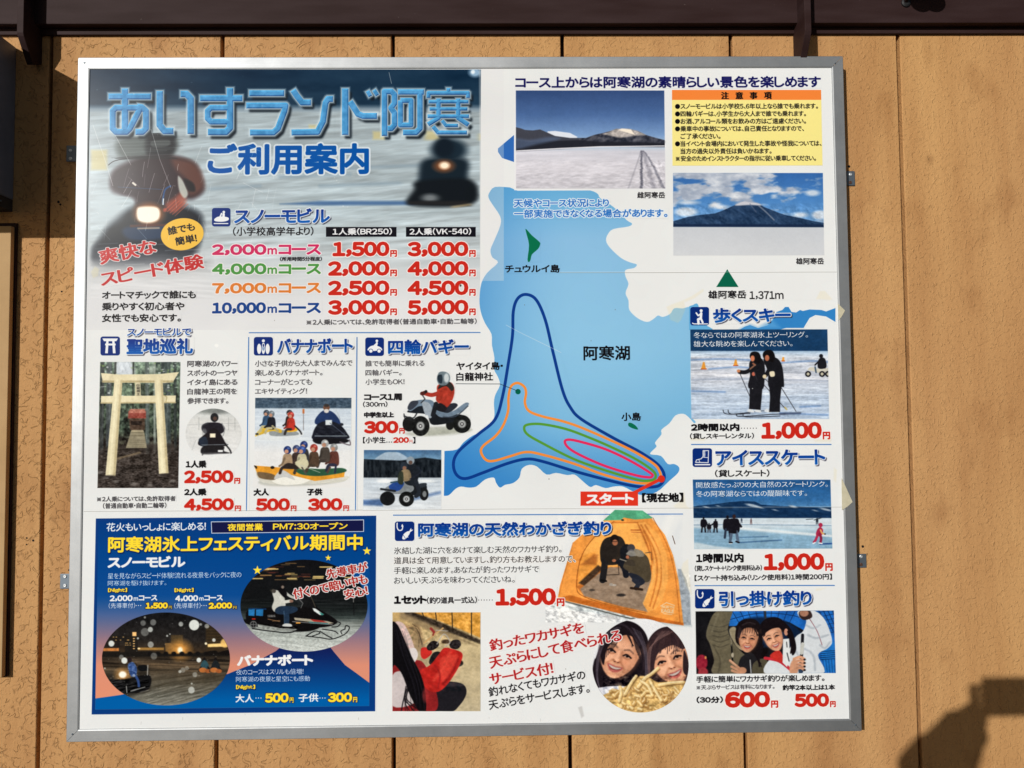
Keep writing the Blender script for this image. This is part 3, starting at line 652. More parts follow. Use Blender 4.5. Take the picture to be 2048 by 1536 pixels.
def p_banana():
    r = Rg(506, 795, 712, 975, clip=[(510.5, 795.6), (703, 795.6), (702, 890), (702, 975), (506, 975), (509, 890)])
    r.G([(795, (72, 92, 112)), (815, (74, 94, 112)), (818, (206, 216, 226)), (850, (214, 222, 230)), (880, (218, 224, 230)), (905, (232, 232, 232)), (975, (232, 231, 230))])
    r.N(8, 3, 70, 2, 0, (508, 794, 705, 817)); r.N(3, 3, 50, 7, 0, (508, 794, 705, 817)); r.N(50, 3, 34, 3, 0, (508, 820, 705, 885), (1, .95, .8)); 
    r.L([(607, 820), (607, 860)], 1, (120, 110, 110), 1); r.P(quad(605, 818, 609, 827), (196, 120, 70), 1)
    r.S([(510, 868), (530, 858), (560, 856), (590, 860), (608, 868), (580, 880), (516, 880)], (222, 226, 228), 1.5); r.S([(540, 862), (560, 860), (590, 862), (595, 870), (545, 872)], (150, 156, 158), 2)
    r.S([(510, 872), (526, 855), (560, 858), (562, 866), (545, 862), (520, 870)], (224, 188, 70), 1.2); r.S([(573, 858), (590, 855), (594, 862), (574, 864)], (224, 180, 60), 1.2)
    person(r, 533, 826, .9, (60, 70, 82), (64, 96, 130), (190, 180, 140)); person(r, 543, 828, .95, (112, 122, 130), (30, 34, 46), (196, 186, 146))
    person(r, 579, 826, .9, (44, 44, 52), (60, 44, 44)); person(r, 582, 830, .95, (170, 60, 50), (188, 60, 46), (56, 52, 50)); r.L([(590, 852), (600, 862), (603, 868)], 3, (40, 40, 44), 1, 1, True); r.L([(545, 852), (556, 862)], 4, (180, 172, 140), 1); r.L([(525, 853), (515, 870)], 4, (196, 186, 140), 1); r.E(514, 868, 3, 2, (50, 48, 40), 1)
    # tow snowmobile
    r.L([(672, 820), (680, 838), (677, 846)], 1.5, (170, 180, 186), 1, .9, True); r.E(672, 830, 7, 12, (206, 214, 222), 3, .6)
    r.S([(630, 840), (642, 824), (654, 820), (668, 826), (680, 842), (676, 850), (636, 850)], (38, 60, 104), 1); r.E(653, 815, 6.5, 7, (120, 84, 66), 1); r.E(653, 822, 5, 4, (220, 214, 208), 1.5); r.E(653, 811, 5, 3, (60, 56, 56), 1.5)
    r.S([(626, 866), (636, 848), (654, 842), (678, 848), (694, 866), (694, 878), (630, 880)], (30, 34, 46), 1.2); r.P(quad(651, 840, 664, 850), (220, 226, 228), 1.2); r.E(683, 849, 4, 3, (40, 44, 56), 1)
    r.N(8, 3, 60, 12, 8, (630, 850, 692, 878)); r.L([(630, 872), (694, 872)], 2, (150, 160, 168), 1, .8); r.S([(630, 876), (692, 878), (690, 886), (636, 888)], (24, 24, 30), 1.5); r.L([(680, 884), (700, 890), (699, 880)], 2.4, (120, 110, 116), 1, 1, True); r.L([(660, 846), (690, 870)], 1.3, (90, 100, 120), 1)
    # cut-out boat in front
    r.S([(520, 962), (600, 958), (690, 960), (640, 970), (540, 972)], (196, 196, 188), 4, .8)
    r.S([(512, 938), (534, 950), (560, 954), (610, 950), (690, 952), (697, 956), (680, 964), (610, 968), (560, 969), (520, 962)], (216, 214, 204), 1); r.S([(545, 958), (600, 950), (622, 958), (600, 968), (560, 969)], (240, 238, 230), 1.5)
    r.P([(508, 931), (562, 935), (608, 941), (640, 950), (690, 942), (688, 954), (630, 962), (590, 952), (560, 944), (548, 956), (518, 955)], (226, 162, 54), .8)
    r.S([(516, 944), (545, 948), (552, 956), (545, 960), (520, 956)], (120, 100, 74), 2); r.S([(562, 940), (580, 948), (590, 960), (570, 954), (548, 958)], (206, 206, 204), 1.5); r.S([(508, 931), (514, 933), (513, 938)], (40, 34, 30), .8); r.E(545, 935, 4, 3, (40, 34, 30), 1); r.E(672, 946, 4, 2, (240, 230, 200), 1)
    r.S([(592, 935), (640, 938), (684, 936), (690, 944), (640, 952), (600, 948)], (50, 96, 70), 1.5)
    for x, y, h_, c, l in ((688 - 20, 895, (150, 152, 152), (110, 66, 56), (52, 56, 76)), (650, 887, (176, 178, 178), (82, 74, 68), (70, 62, 58)), (628, 896, (160, 66, 54), (92, 72, 58), (80, 66, 54)), (608, 890, (36, 54, 110), (60, 60, 64), None), (593, 898, (58, 72, 112), (70, 56, 52), None), (604, 900, (50, 76, 140), (206, 200, 170), (70, 66, 60)), (575, 900, (34, 56, 112), (176, 152, 124), (60, 50, 46))):
        person(r, x, y, 1.15, h_, c, l)
    r.S([(566, 936), (575, 926), (592, 930), (596, 938)], (52, 44, 42), 1.5); r.S([(590, 925), (612, 918), (617, 930), (606, 940)], (212, 206, 176), 1.5); r.L([(604, 935), (612, 948)], 3, (90, 86, 80), 1); r.L([(660, 935), (655, 945)], 4, (92, 72, 62), 1); r.L([(672, 930), (670, 945)], 4, (50, 54, 74), 1); r.L([(600, 930), (640, 945)], 1, (200, 200, 190), .8)
    piece('printed_photo', [(510.5, 795.6), (703, 795.6), (702, 945), (698, 958), (640, 968), (560, 972), (520, 965), (507, 935), (509.5, 925)], 'photo of helmeted riders on a yellow banana boat towed by a snowmobile')
p_banana()
body('大人', 507, 538, 977, 991.7, K, .65); price('500', 511.7, 580, 996.8, 1022.4, 593, b=2.1, ol=()); body('子供', 613.5, 644.6, 977, 991, K, .65); price('300', 616, 685, 996.6, 1022, 698, b=2.1, ol=())
# ---------------------------------------------------------------- four-wheel buggy
section('buggy_section', 716, 669, 945, 1021, 'four wheel buggy section with a cut out rider')
def pi_bug(r, tx, s, x0, y0):
    r.S(tx([(12, 66), (26, 48), (48, 42), (62, 44), (84, 54), (90, 68), (70, 70), (30, 72)]), WH)
    for x in (30, 74): r.E(x0 + x * s, y0 + 72 * s, 12 * s, 12 * s, (12, 50, 128)); r.E(x0 + x * s, y0 + 72 * s, 9 * s, 9 * s, WH)
    r.E(x0 + 62 * s, y0 + 18 * s, 7 * s, 7 * s, WH); r.L(tx([(62, 30), (58, 46)]), 4, WH); r.L(tx([(60, 32), (48, 42)]), 2, WH)
picto(730.5, 675, 768, 712, pi_bug, 'white buggy driver pictogram on dark blue')
head('四輪バギー', 776, 938, 679, 709, 1.5)
for i, (s, x1) in enumerate((('誰でも簡単に乗れる', 849), ('四輪バギー。', 803), ('小学生もOK！', 809))): body(s, 731, x1, 721 + i * 18.4, 733.3 + i * 18.3, (72, 70, 74), 0)
body('コース1周', 728, 804, 787.5, 801.6, K, .65); body('（300m）', 726, 775, 803, 814.5, K, .1); body('中学生以上', 728, 788, 824, 835.7, K, .7)
price('300', 728, 797, 842, 867.4, 809.5, b=2.2, ol=()); body('【小学生…', 726, 784, 874, 886.7, K, .1); T('200', 786.4, 818, 886, 11.5, RED, .9, name='price_lettering'); T('円', 819, 825, 886, 6, RED, .1, name='price_lettering'); body('】', 825.5, 831, 874, 887, K, .1)
def wheel(r, x, y, rx, ry, hub=(170, 172, 172)):
    r.E(x, y, rx, ry, (26, 28, 28), .8); r.N(3, 3, 50, int(x) % 50, 0, (x - rx, y - ry, x + rx, y + ry)); r.E(x, y, rx * .52, ry * .52, (60, 62, 62), 1); r.E(x, y, rx * .42, ry * .42, hub, 1); r.E(x, y, rx * .2, ry * .2, (70, 70, 72), 1); r.E(x, y, rx * .1, ry * .1, (220, 220, 220), .6)
def p_atv():
    r = Rg(800, 740, 946, 876)
    r.S([(812, 866), (850, 862), (930, 856), (942, 862), (900, 870), (830, 872)], (190, 192, 184), 5, .9); r.P([(830, 855), (930, 852), (938, 862), (850, 872)], (170, 172, 160), 4, .7)
    r.E(818, 848, 13, 15, (28, 30, 30), .8); r.E(900, 850, 8, 10, (30, 32, 32), 1)
    r.S([(815, 822), (825, 826), (850, 828), (870, 838), (912, 840), (925, 830), (890, 826), (868, 812), (845, 806)], (28, 34, 42), .8); r.S([(862, 826), (900, 830), (912, 842), (868, 850), (858, 838)], (30, 34, 40), 1)
    r.S([(816, 818), (820, 806), (838, 800), (862, 800), (874, 812), (886, 822), (906, 822), (930, 806), (938, 808), (928, 820), (905, 832), (880, 834), (862, 818), (840, 812), (822, 822)], (122, 140, 158), .8)
    r.S([(845, 804), (858, 806), (866, 822), (862, 836), (852, 832), (846, 816)], (166, 176, 186), 1); r.S([(815, 816), (822, 803), (836, 802), (834, 810), (822, 820)], (60, 66, 78), 1)
    r.S([(872, 816), (895, 826), (915, 812), (908, 806), (886, 812)], (44, 50, 60), 1); r.L([(886, 834), (912, 832), (936, 812)], 2, (70, 82, 96), 1, 1, True); r.S([(838, 832), (846, 828), (846, 836)], (224, 228, 230), 1); r.S([(848, 833), (855, 830), (857, 838)], (220, 224, 226), 1)
    r.L([(808, 832), (826, 836), (834, 826)], 2.5, (50, 54, 58), 1, 1, True); r.L([(808, 828), (810, 838), (824, 840)], 2, (44, 46, 50), 1)
    wheel(r, 841, 852, 18, 20); wheel(r, 924, 848, 18, 18)
    r.S([(876, 770), (900, 764), (909, 778), (905, 800), (892, 816), (880, 808), (872, 800), (874, 785)], (178, 64, 48), .8); r.L([(882, 784), (864, 790), (848, 786)], 8, (170, 60, 46), 1, 1, True); r.L([(852, 783), (845, 788)], 6, (40, 34, 36), 1); r.L([(842, 786), (850, 798), (842, 806)], 2, (50, 54, 58), 1); r.E(845, 787, 5, 4, (90, 40, 36), 1)
    r.S([(876, 778), (884, 764), (900, 764), (908, 776), (903, 782), (892, 772)], (50, 48, 46), 1); r.N(4, 8, 50, 9, 20, (874, 775, 906, 812), (1, .5, .5)); r.S([(880, 806), (894, 816), (885, 824), (868, 816)], (34, 34, 40), 1); r.L([(872, 808), (866, 830)], 9, (34, 38, 44), 1)
    r.S([(874, 756), (878, 745), (888, 743), (898, 748), (900, 760), (892, 770), (880, 770), (875, 764)], (120, 134, 142), .8); r.E(893, 756, 5, 9, (214, 220, 222), 2, .9); r.S([(875, 752), (884, 750), (884, 766), (877, 764)], (44, 58, 70), 1.2)
    piece('printed_cut_out', [(805, 825), (818, 800), (850, 782), (872, 780), (873, 745), (898, 741), (912, 775), (908, 800), (940, 802), (942, 860), (900, 872), (830, 873), (806, 860)], 'rider in red jacket and silver helmet on a grey buggy')
p_atv()
def p_atv2():
    q = [(727.8, 900), (882.7, 900), (882.5, 1019.5), (726, 1020)]
    r = Rg(726, 900, 883, 1020, clip=q, cs=.8)
    r.G([(900, (72, 110, 148)), (918, (120, 156, 184)), (921, (60, 74, 86)), (930, (26, 34, 42)), (952, (34, 38, 40)), (956, (200, 208, 216)), (975, (206, 214, 222)), (1020, (222, 226, 230))])
    r.S([(750, 918), (768, 906), (782, 904), (800, 906), (818, 920), (790, 924), (755, 924)], (170, 188, 204), 2)
    r.P([(726, 918), (745, 919), (800, 921), (850, 915), (884, 920), (884, 955), (726, 955)], (28, 36, 44), 2); r.N(4, 10, 70, 3, 0, (726, 918, 884, 957)); r.N(2.5, 12, 60, 5, 0, (726, 940, 884, 957), (1, .9, .8)); r.N(30, 4, 44, 6, 4, (726, 958, 884, 1020)); r.E(770, 962, 16, 4, (240, 242, 244), 3); r.E(852, 962, 18, 3, (236, 240, 242), 3)
    r.P([(726, 1000), (770, 998), (765, 1012), (726, 1010)], (60, 96, 150), 5, .8); r.L([(810, 1002), (880, 985)], 6, (90, 120, 166), 5, .7)
    r.S([(815, 975), (850, 968), (850, 985), (820, 990)], (30, 34, 40), 1); r.S([(768, 980), (790, 965), (815, 965), (828, 975), (820, 985), (790, 988)], (140, 146, 150), 1); r.S([(778, 972), (795, 962), (808, 966), (800, 980), (785, 982)], (44, 80, 150), 1.2); r.L([(782, 965), (800, 962)], 3, (60, 90, 110), 1)
    r.E(775, 997, 15, 14, (28, 30, 32), .8); wheel(r, 813, 998, 15, 15, (190, 194, 196)); r.E(848, 988, 9, 13, (28, 30, 32), .8); r.E(849, 988, 4, 6, (130, 134, 136), 1); r.S([(838, 968), (852, 966), (852, 972), (838, 976)], (50, 56, 64), 1); r.L([(762, 978), (790, 982)], 4, (40, 44, 50), 1)
    r.S([(812, 938), (822, 928), (836, 932), (838, 950), (830, 970), (812, 968), (806, 952)], (34, 40, 48), 1); r.L([(832, 962), (838, 985), (832, 992)], 8, (40, 46, 56), 1, 1, True); r.E(821, 921, 8, 8, (150, 162, 172), 1); r.E(821, 925, 4, 4, (100, 80, 72), 1); r.E(808, 932, 7, 8, (50, 60, 72), 1); r.E(809, 936, 4, 4, (150, 112, 92), 1); r.S([(802, 942), (818, 940), (822, 958), (806, 962)], (150, 132, 104), 1.5); r.S([(798, 945), (806, 945), (806, 968), (796, 965)], (56, 62, 50), 1.5); r.L([(834, 934), (842, 944), (820, 958)], 2, (40, 46, 60), 1, 1, True)
    piece('printed_photo', q, 'photo of two people riding a blue buggy on snow')
p_atv2()
# ---------------------------------------------------------------- lake map
LAKE = [(1020, 375), (990, 374), (979, 385), (977, 395), (985, 409), (1000, 432), (1001, 450), (989, 480), (981, 500), (985, 515), (996, 525), (975, 545), (963, 566), (959, 598), (961.5, 623), (970, 646), (983, 668), (984, 690), (989, 716), (988, 738), (996, 754), (1000, 770), (991, 789), (988, 805), (989, 828), (986, 840), (972, 859), (946, 871), (927, 885), (914, 899), (889, 902)]
LAKE2 = [(888, 991.5), (898, 990), (911, 977.6), (922, 973), (936.6, 975), (952.5, 973), (970, 959), (987.6, 955), (992, 965), (1000, 975), (1010, 969.6), (1026, 966), (1038.7, 955), (1043.5, 937.7), (1058, 929.7), (1074, 933), (1093, 949), (1112, 945.7), (1134.4, 950), (1149, 949), (1163, 960), (1174, 969.6), (1182, 974), (1192, 970), (1211, 976), (1227, 973), (1246, 973), (1268, 984), (1284, 990), (1313, 984), (1338.6, 961.6), (1356, 945.7), (1358, 934.5), (1348, 928), (1335.4, 928), (1322, 912), (1302, 909), (1302, 904), (1313, 893), (1310, 885), (1322.7, 869), (1322.7, 859.5), (1338.6, 846.7), (1351, 830.8), (1367, 827.6), (1378.5, 835.6), (1388, 846), (1391, 843), (1383, 836)]
LAKE3 = [(1381, 700), (1381, 652), (1381, 616), (1365, 617), (1352, 616), (1346, 619), (1340, 628), (1325.5, 634), (1316, 631), (1307, 638), (1294, 644), (1275.4, 636.5), (1258.7, 620), (1257, 601), (1251, 586), (1257, 568), (1251, 553), (1251, 540), (1268, 536), (1273.5, 529), (1260.6, 525), (1242, 516), (1220, 495.5), (1212, 481), (1216, 468), (1227, 458), (1257, 453), (1264, 447), (1253, 440), (1227, 414), (1201, 397), (1195.6, 388), (1182.6, 381.6), (1160, 381), (1035, 381.5)]
def p_map():
    section('lake_map_section', 886, 262, 1381, 1021, 'blue lake map with four coloured course loops')
    poly = np.concatenate([smo(LAKE, 3, False), smo(LAKE2, 3, False), np.array([(1381, 760.0)]), smo(LAKE3, 3, False)])
    r = Rg(884, 255, 1384, 1000, clip=poly, cs=.8)
    r.G([(260, (78, 142, 204)), (380, (112, 178, 218)), (480, (146, 192, 226)), (700, (142, 194, 226)), (860, (120, 182, 220)), (1000, (64, 142, 204))])
    X, Y = r.X, r.Y
    e = np.clip((X - 1150) / -260, 0, 1) ** 1.6 * .75 + np.clip((Y - 820) / 170, 0, 1) ** 1.5 * .35
    r.put((slice(None), slice(None)), np.clip(e, 0, .9), (50, 132, 200)); d = np.hypot(X - 1190, (Y - 700) * .8); r.put((slice(None), slice(None)), np.exp(-(d / 190) ** 2) * .6, (154, 202, 230))
    r = Rg(990, 262, 1036, 330); r.P([(1028, 270), (1010, 285), (996, 297), (996, 304), (1004, 316), (1028, 324)], (56, 116, 190), .8)
    # inlets on the right, above the ski picture
    r = Rg(1378, 600, 1675, 662, clip=quad(1378, 600, 1671, 660))
    c1 = (112, 180, 222)
    r.P(smo([(1376, 618), (1386, 610), (1394, 607), (1398, 616), (1400, 640), (1415, 652), (1424, 660), (1376, 662)], 3), c1, .8)
    r.P([(1480, 659), (1490, 653), (1500, 650), (1516, 656), (1535, 651), (1545, 640), (1553, 624), (1564.6, 620), (1570, 614), (1577, 614), (1583, 624), (1592, 625), (1600, 620), (1605.6, 622), (1619, 619), (1642.7, 620), (1652, 623), (1671, 616), (1671, 644), (1652, 633), (1631, 630), (1619, 636), (1613, 646), (1607, 656), (1572, 656), (1560, 659)], (58, 140, 202), .8)
    r.P([(1480, 659), (1500, 650), (1516, 656), (1545, 640), (1560, 656)], (96, 166, 216), 10, .8)
    piece('lake_inlet', [(1481, 659), (1535, 651), (1560, 618), (1577, 612), (1600, 618), (1669, 616), (1669, 645), (1631, 632), (1608, 657)], 'dark blue lake inlet beside the ski heading')
    z = lambda p: [(860 + a / 3.134, 550 + b / 3.134) for a, b in p]
    r = Rg(890, 575, 1340, 985)
    def loop(p, c, w_): r.L(np.vstack([smo(z(p), 6), smo(z(p), 6)[:1]]), w_, c, .8)
    loop([(600, 122), (548, 150), (522, 230), (517, 380), (490, 560), (455, 760), (408, 905), (300, 1000), (180, 1105), (147, 1180), (165, 1250), (222, 1276), (330, 1240), (480, 1183), (600, 1154), (700, 1167), (900, 1228), (1100, 1282), (1280, 1323), (1400, 1328), (1450, 1308), (1468, 1255), (1430, 1190), (1320, 1112), (1150, 1022), (950, 905), (880, 830), (830, 720), (770, 480), (722, 280), (665, 155)], (14, 66, 146), 6)
    loop([(548, 677), (507, 700), (492, 770), (490, 850), (460, 940), (410, 1010), (335, 1070), (320, 1110), (350, 1158), (400, 1165), (500, 1137), (600, 1110), (700, 1125), (900, 1182), (1100, 1255), (1300, 1303), (1400, 1298), (1443, 1268), (1438, 1230), (1400, 1182), (1250, 1092), (1000, 978), (850, 922), (700, 885), (620, 852), (595, 800), (602, 740), (590, 700)], (238, 150, 66), 5)
    loop([(590, 960), (612, 938), (700, 935), (850, 965), (1000, 1020), (1150, 1085), (1300, 1160), (1400, 1230), (1413, 1270), (1380, 1288), (1300, 1283), (1100, 1225), (900, 1153), (700, 1052), (612, 1000)], (96, 160, 60), 5)
    loop([(845, 1045), (872, 1032), (950, 1047), (1100, 1092), (1250, 1162), (1380, 1240), (1393, 1260), (1370, 1268), (1280, 1253), (1100, 1198), (950, 1133), (870, 1085)], (226, 48, 104), 5)
    r.P([(1262, 985), (1276, 985), (1321, 962), (1318, 956)], (220, 60, 40)); r.E(1322.5, 957.8, 7.2, 7.2, (216, 56, 34)); r.E(1036, 783.3, 5.4, 5.4, (0, 106, 84)); r.L([(912, 767.5), (1000, 768), (1034, 781.5)], 1, (40, 50, 60), .8)
    r.P(smo([(1257, 846), (1263, 846), (1272, 852), (1276, 859), (1266, 857), (1257, 852)], 3), (10, 118, 88)); piece('map_island', quad(1256, 845, 1277, 860), 'tiny green island mark under two characters')
    r = Rg(1045, 450, 1085, 530); r.P(smo([(1051, 458), (1056, 462), (1064, 471), (1079, 484), (1080, 490), (1076, 498), (1064, 509), (1061, 520), (1058, 524), (1055, 519), (1058, 490), (1053, 468)], 3), (10, 120, 84)); piece('map_island', quad(1050, 458, 1081, 524), 'arrow shaped green island mark near the top of the lake')
    piece('course_route', z([(500, 105), (700, 105), (880, 700), (960, 890), (1440, 1150), (1490, 1260), (1440, 1350), (600, 1180), (220, 1300), (130, 1250), (140, 1120), (400, 890)]), 'blue, orange, green and pink course loops')
    Rg(1158, 980, 1280, 1014).P([(1161, 983), (1276, 983), (1276, 1011.5), (1161, 1011.5)], (222, 62, 40)); piece('start_marker', quad(1161, 983, 1276, 1011.5), 'red start label')
    T('スタート', 1172, 1268, 1008, 21, WH, 1.3); body('【現在地】', 1284, 1367, 986, 1005, K, .8)
    body('阿寒湖', 1167, 1260, 691.5, 721, K, .5); body('ヤイタイ島・', 912.6, 1006, 724, 740.5, K, .3); body('白龍神社', 912.6, 986, 745, 762, K, .3); body('小島', 1243, 1282, 825, 842, K, .3); body('チュウルイ島', 1010, 1119.6, 529.5, 546, K, .3)
p_map()
# ---------------------------------------------------------------- top right: scenery and notice
section('scenery_section', 1028, 143, 1668, 600, 'white section with mountain photos and a yellow notice')
T('コース上からは阿寒湖の素晴らしい景色を楽しめます', 1030.5, 1642, 177, 24, (22, 22, 96), .8, name='heading_lettering')
def p_scen():
    q = [(1031.6, 181), (1328.5, 181), (1330.6, 377), (1032, 377)]
    Rg(1020, 176, 1340, 384).P([(1028.5, 178), (1331, 178), (1333, 380.5), (1028.5, 380.5)], (232, 232, 234))
    r = Rg(1030, 180, 1332, 378, clip=q, cs=.8)
    r.G([(181, (58, 84, 132)), (230, (84, 116, 166)), (270, (132, 164, 206)), (292, (190, 208, 226)), (303, (214, 213, 222)), (330, (220, 217, 224)), (378, (206, 203, 210))]); r.N(160, 50, 12, 2)
    r.P([(1095, 263), (1110, 262), (1125, 264), (1140, 266), (1155, 274), (1150, 280), (1095, 272)], (226, 230, 240), 1.2); 0
    r.P([(1030, 254), (1042, 257), (1050, 260), (1066, 261), (1080, 259), (1092, 264), (1110, 272), (1140, 276), (1160, 276), (1172, 276), (1188, 270), (1206, 266), (1222, 262), (1232, 258), (1258, 258), (1275, 262), (1292, 270), (1312, 276), (1332, 281), (1332, 294), (1200, 293), (1120, 297), (1030, 302)], (74, 76, 88), 1.2)
    r.P([(1205, 268), (1222, 262), (1232, 258), (1258, 258), (1275, 262), (1292, 270), (1268, 272), (1240, 276)], (190, 182, 178), 3, .9); Rg(1160, 254, 1332, 296, clip=[(1030, 254), (1042, 257), (1050, 260), (1066, 261), (1080, 259), (1092, 264), (1110, 272), (1140, 276), (1160, 276), (1172, 276), (1188, 270), (1206, 266), (1222, 262), (1232, 258), (1258, 258), (1275, 262), (1292, 270), (1312, 276), (1332, 281), (1332, 294), (1200, 293), (1120, 297), (1030, 302)]).N(7, 5, 120, 5, -30, None, (1, .95, .9)); r.P([(1236, 260), (1244, 257), (1262, 259), (1270, 270), (1256, 266)], (248, 236, 222), 2)
    r.P([(1030, 280), (1060, 284), (1110, 282), (1160, 280), (1200, 284), (1260, 284), (1332, 286), (1332, 294), (1200, 293), (1120, 298), (1030, 303)], (38, 40, 50), 3, .9); r.S([(1030, 278), (1060, 280), (1100, 274), (1120, 278), (1070, 290), (1030, 298)], (96, 112, 142), 6, .7); 0
    r.L([(1032, 302), (1120, 297), (1200, 293.5), (1330, 292)], 2, (236, 234, 240), 1)
    r.N(40, 5, 26, 7, 0, (1030, 303, 1332, 378)); r.N(9, 2.4, 26, 8, -6, (1030, 318, 1332, 378)); r.N(10, 3, 36, 15, 0, (1030, 345, 1332, 378))
    for k in range(46):
        f_ = k / 45; y = 302 + 76 * f_ ** 1.5
        r.E(1283 + random.uniform(-1, 1), y, 1.4 + f_ * 1.6, .8 + f_ * 1.4, (104, 104, 118), 1.5, .75)
        r.E(1286 + 42 * f_ ** 1.2 + random.uniform(-1, 1), y, 1.2 + f_ * 2, .8 + f_ * 1.2, (118, 118, 132), 1.6, .6); r.E(1284 + 24 * f_ ** 1.2 + random.uniform(-4, 4) * f_, y, 2 + f_ * 3, .7 + f_, (150, 148, 160), 2, .6); r.E(1282 - 26 * f_ ** 1.6, y, 1 + f_, .7 + f_ * .6, (140, 138, 150), 1.5, .4)
    r.N(4, 3, 70, 18, 30, (1275, 320, 1332, 378))
    piece('printed_photo', q, 'photo of snow tracks leading to low dark mountains')
    q = [(1346, 346), (1645.7, 346), (1648.5, 510.5), (1346.5, 511)]
    r = Rg(1345, 345, 1650, 512, clip=q, cs=.8)
    r.G([(346, (60, 112, 176)), (400, (84, 140, 198)), (440, (120, 166, 212)), (452, (150, 186, 220)), (455, (204, 207, 213)), (511, (212, 214, 218))])
    X, Y = r.X, r.Y; f = fbm(X / 46, Y / 16, 33, 5); cov = np.clip((f - .5 + .42 * np.exp(-(((X - 1450) / 130) ** 2 + ((Y - 372) / 34) ** 2)) - .14) * 7, 0, 1) * (Y < 452)
    top = np.clip((fbm(X / 20, Y / 10, 8) - .3) * 1.8, 0, 1)[..., None]; r.put((slice(None), slice(None)), cov, np.array((168, 176, 192)) * (1 - top) + np.array((238, 238, 240)) * top, .95)
    for x, y, a, b in ((1625, 386, 14, 6), (1590, 384, 6, 3), (1375, 405, 20, 4), (1372, 424, 22, 9), (1600, 430, 14, 5), (1640, 430, 16, 9), (1440, 414, 16, 4), (1548, 392, 5, 3)): r.E(x, y, a, b, (222, 226, 232), 5, .85)
    M = [(1345, 443), (1375, 434), (1400, 430), (1430, 427), (1448, 420), (1470, 410), (1485, 403), (1500, 404), (1515, 406), (1528, 414), (1548, 422), (1570, 430), (1600, 436), (1625, 442), (1650, 446), (1650, 454.5), (1345, 453.5)]
    r.P(M, (44, 70, 104), 1.2); r.N(16, 6, 54, 4, 30, (1346, 405, 1648, 454), (.8, .95, 1.1)); r.N(4, 3, 40, 6, 30, (1346, 412, 1648, 454)); r.S([(1470, 411), (1485, 403), (1500, 404), (1515, 406), (1522, 411), (1500, 410)], (206, 206, 214), 2.5); r.L([(1518, 412), (1534, 426), (1548, 440)], 2.4, (150, 156, 170), 2, .8); r.L([(1500, 408), (1512, 424)], 2, (110, 120, 144), 2, .7)
    r.P([(1345, 448), (1650, 449), (1650, 454.5), (1345, 453.5)], (26, 44, 76), 2, .8)
    piece('printed_photo', q, 'photo of a cone shaped mountain under clouds above snow')
    r = Rg(1340, 176, 1650, 335); r.P([(1344, 180), (1642, 180), (1642.5, 200), (1344, 200)], (240, 142, 66)); r.P([(1344, 200), (1642.5, 200), (1645, 331), (1345, 331.5)], (244, 230, 152)); piece('caution_notice', [(1344, 180), (1642, 180), (1645, 331), (1345, 331.5)], 'yellow notice box with an orange header strip')
    for i, c in enumerate('注意事項'): T(c, 1442 + i * 28.6, 1458 + i * 28.6, 198.6, 14.6, K, 1.0, by=.3)
    rows_ = (('スノーモービルは小学校5、6年以上なら誰でも乗れます。', 1636, 1), ('四輪バギーは、小学生から大人まで誰でも乗れます。', 1612, 1), ('お酒、アルコール類をお飲みの方はご遠慮ください。', 1612, 1), ('乗車中の事故については、自己責任となりますので、', 1608, 1), ('ご了承ください。', 1441, 0), ('当イベント会場内において発生した事故や怪我については、', 1643, 1), ('当方の過失以外責任は負いかねます。', 1543, 0))
    for i, (s, x1, bl) in enumerate(rows_):
        y = 218.6 + i * 14.95; body(s, 1361, x1, y - 11.5, y, K, .05)
        if bl: Rg(1348, y - 13, 1362, y + 3).E(1355, y - 5.5, 5, 5, K)
    body('※安全のためインストラクターの指示に従い乗車してください。', 1351.5, 1632, 311.5, 323, K, .05)
    body('雌阿寒岳', 1274.6, 1330, 384, 396.8, K, .1); body('雄阿寒岳', 1592, 1647.6, 516, 529, K, .1)
    o = ((1.6, (226, 234, 242)),); T('天候やコース状況により', 1027.5, 1218, 415, 17, (52, 124, 198), .5, ol=o); T('一部実施できなくなる場合があります。', 1028, 1335, 436, 17, (52, 124, 198), .5, ol=o)
    Rg(1425, 535, 1480, 578).P([(1454.5, 538.5), (1477, 574), (1432.5, 574)], (12, 108, 82)); piece('map_triangle', [(1454.5, 538.5), (1477, 574), (1432.5, 574)], 'green mountain peak triangle')
    body('雄阿寒岳', 1416.4, 1492.5, 581, 597.8, K, .25); body('1,371m', 1499, 1567, 582.5, 599, K, .15)
p_scen()
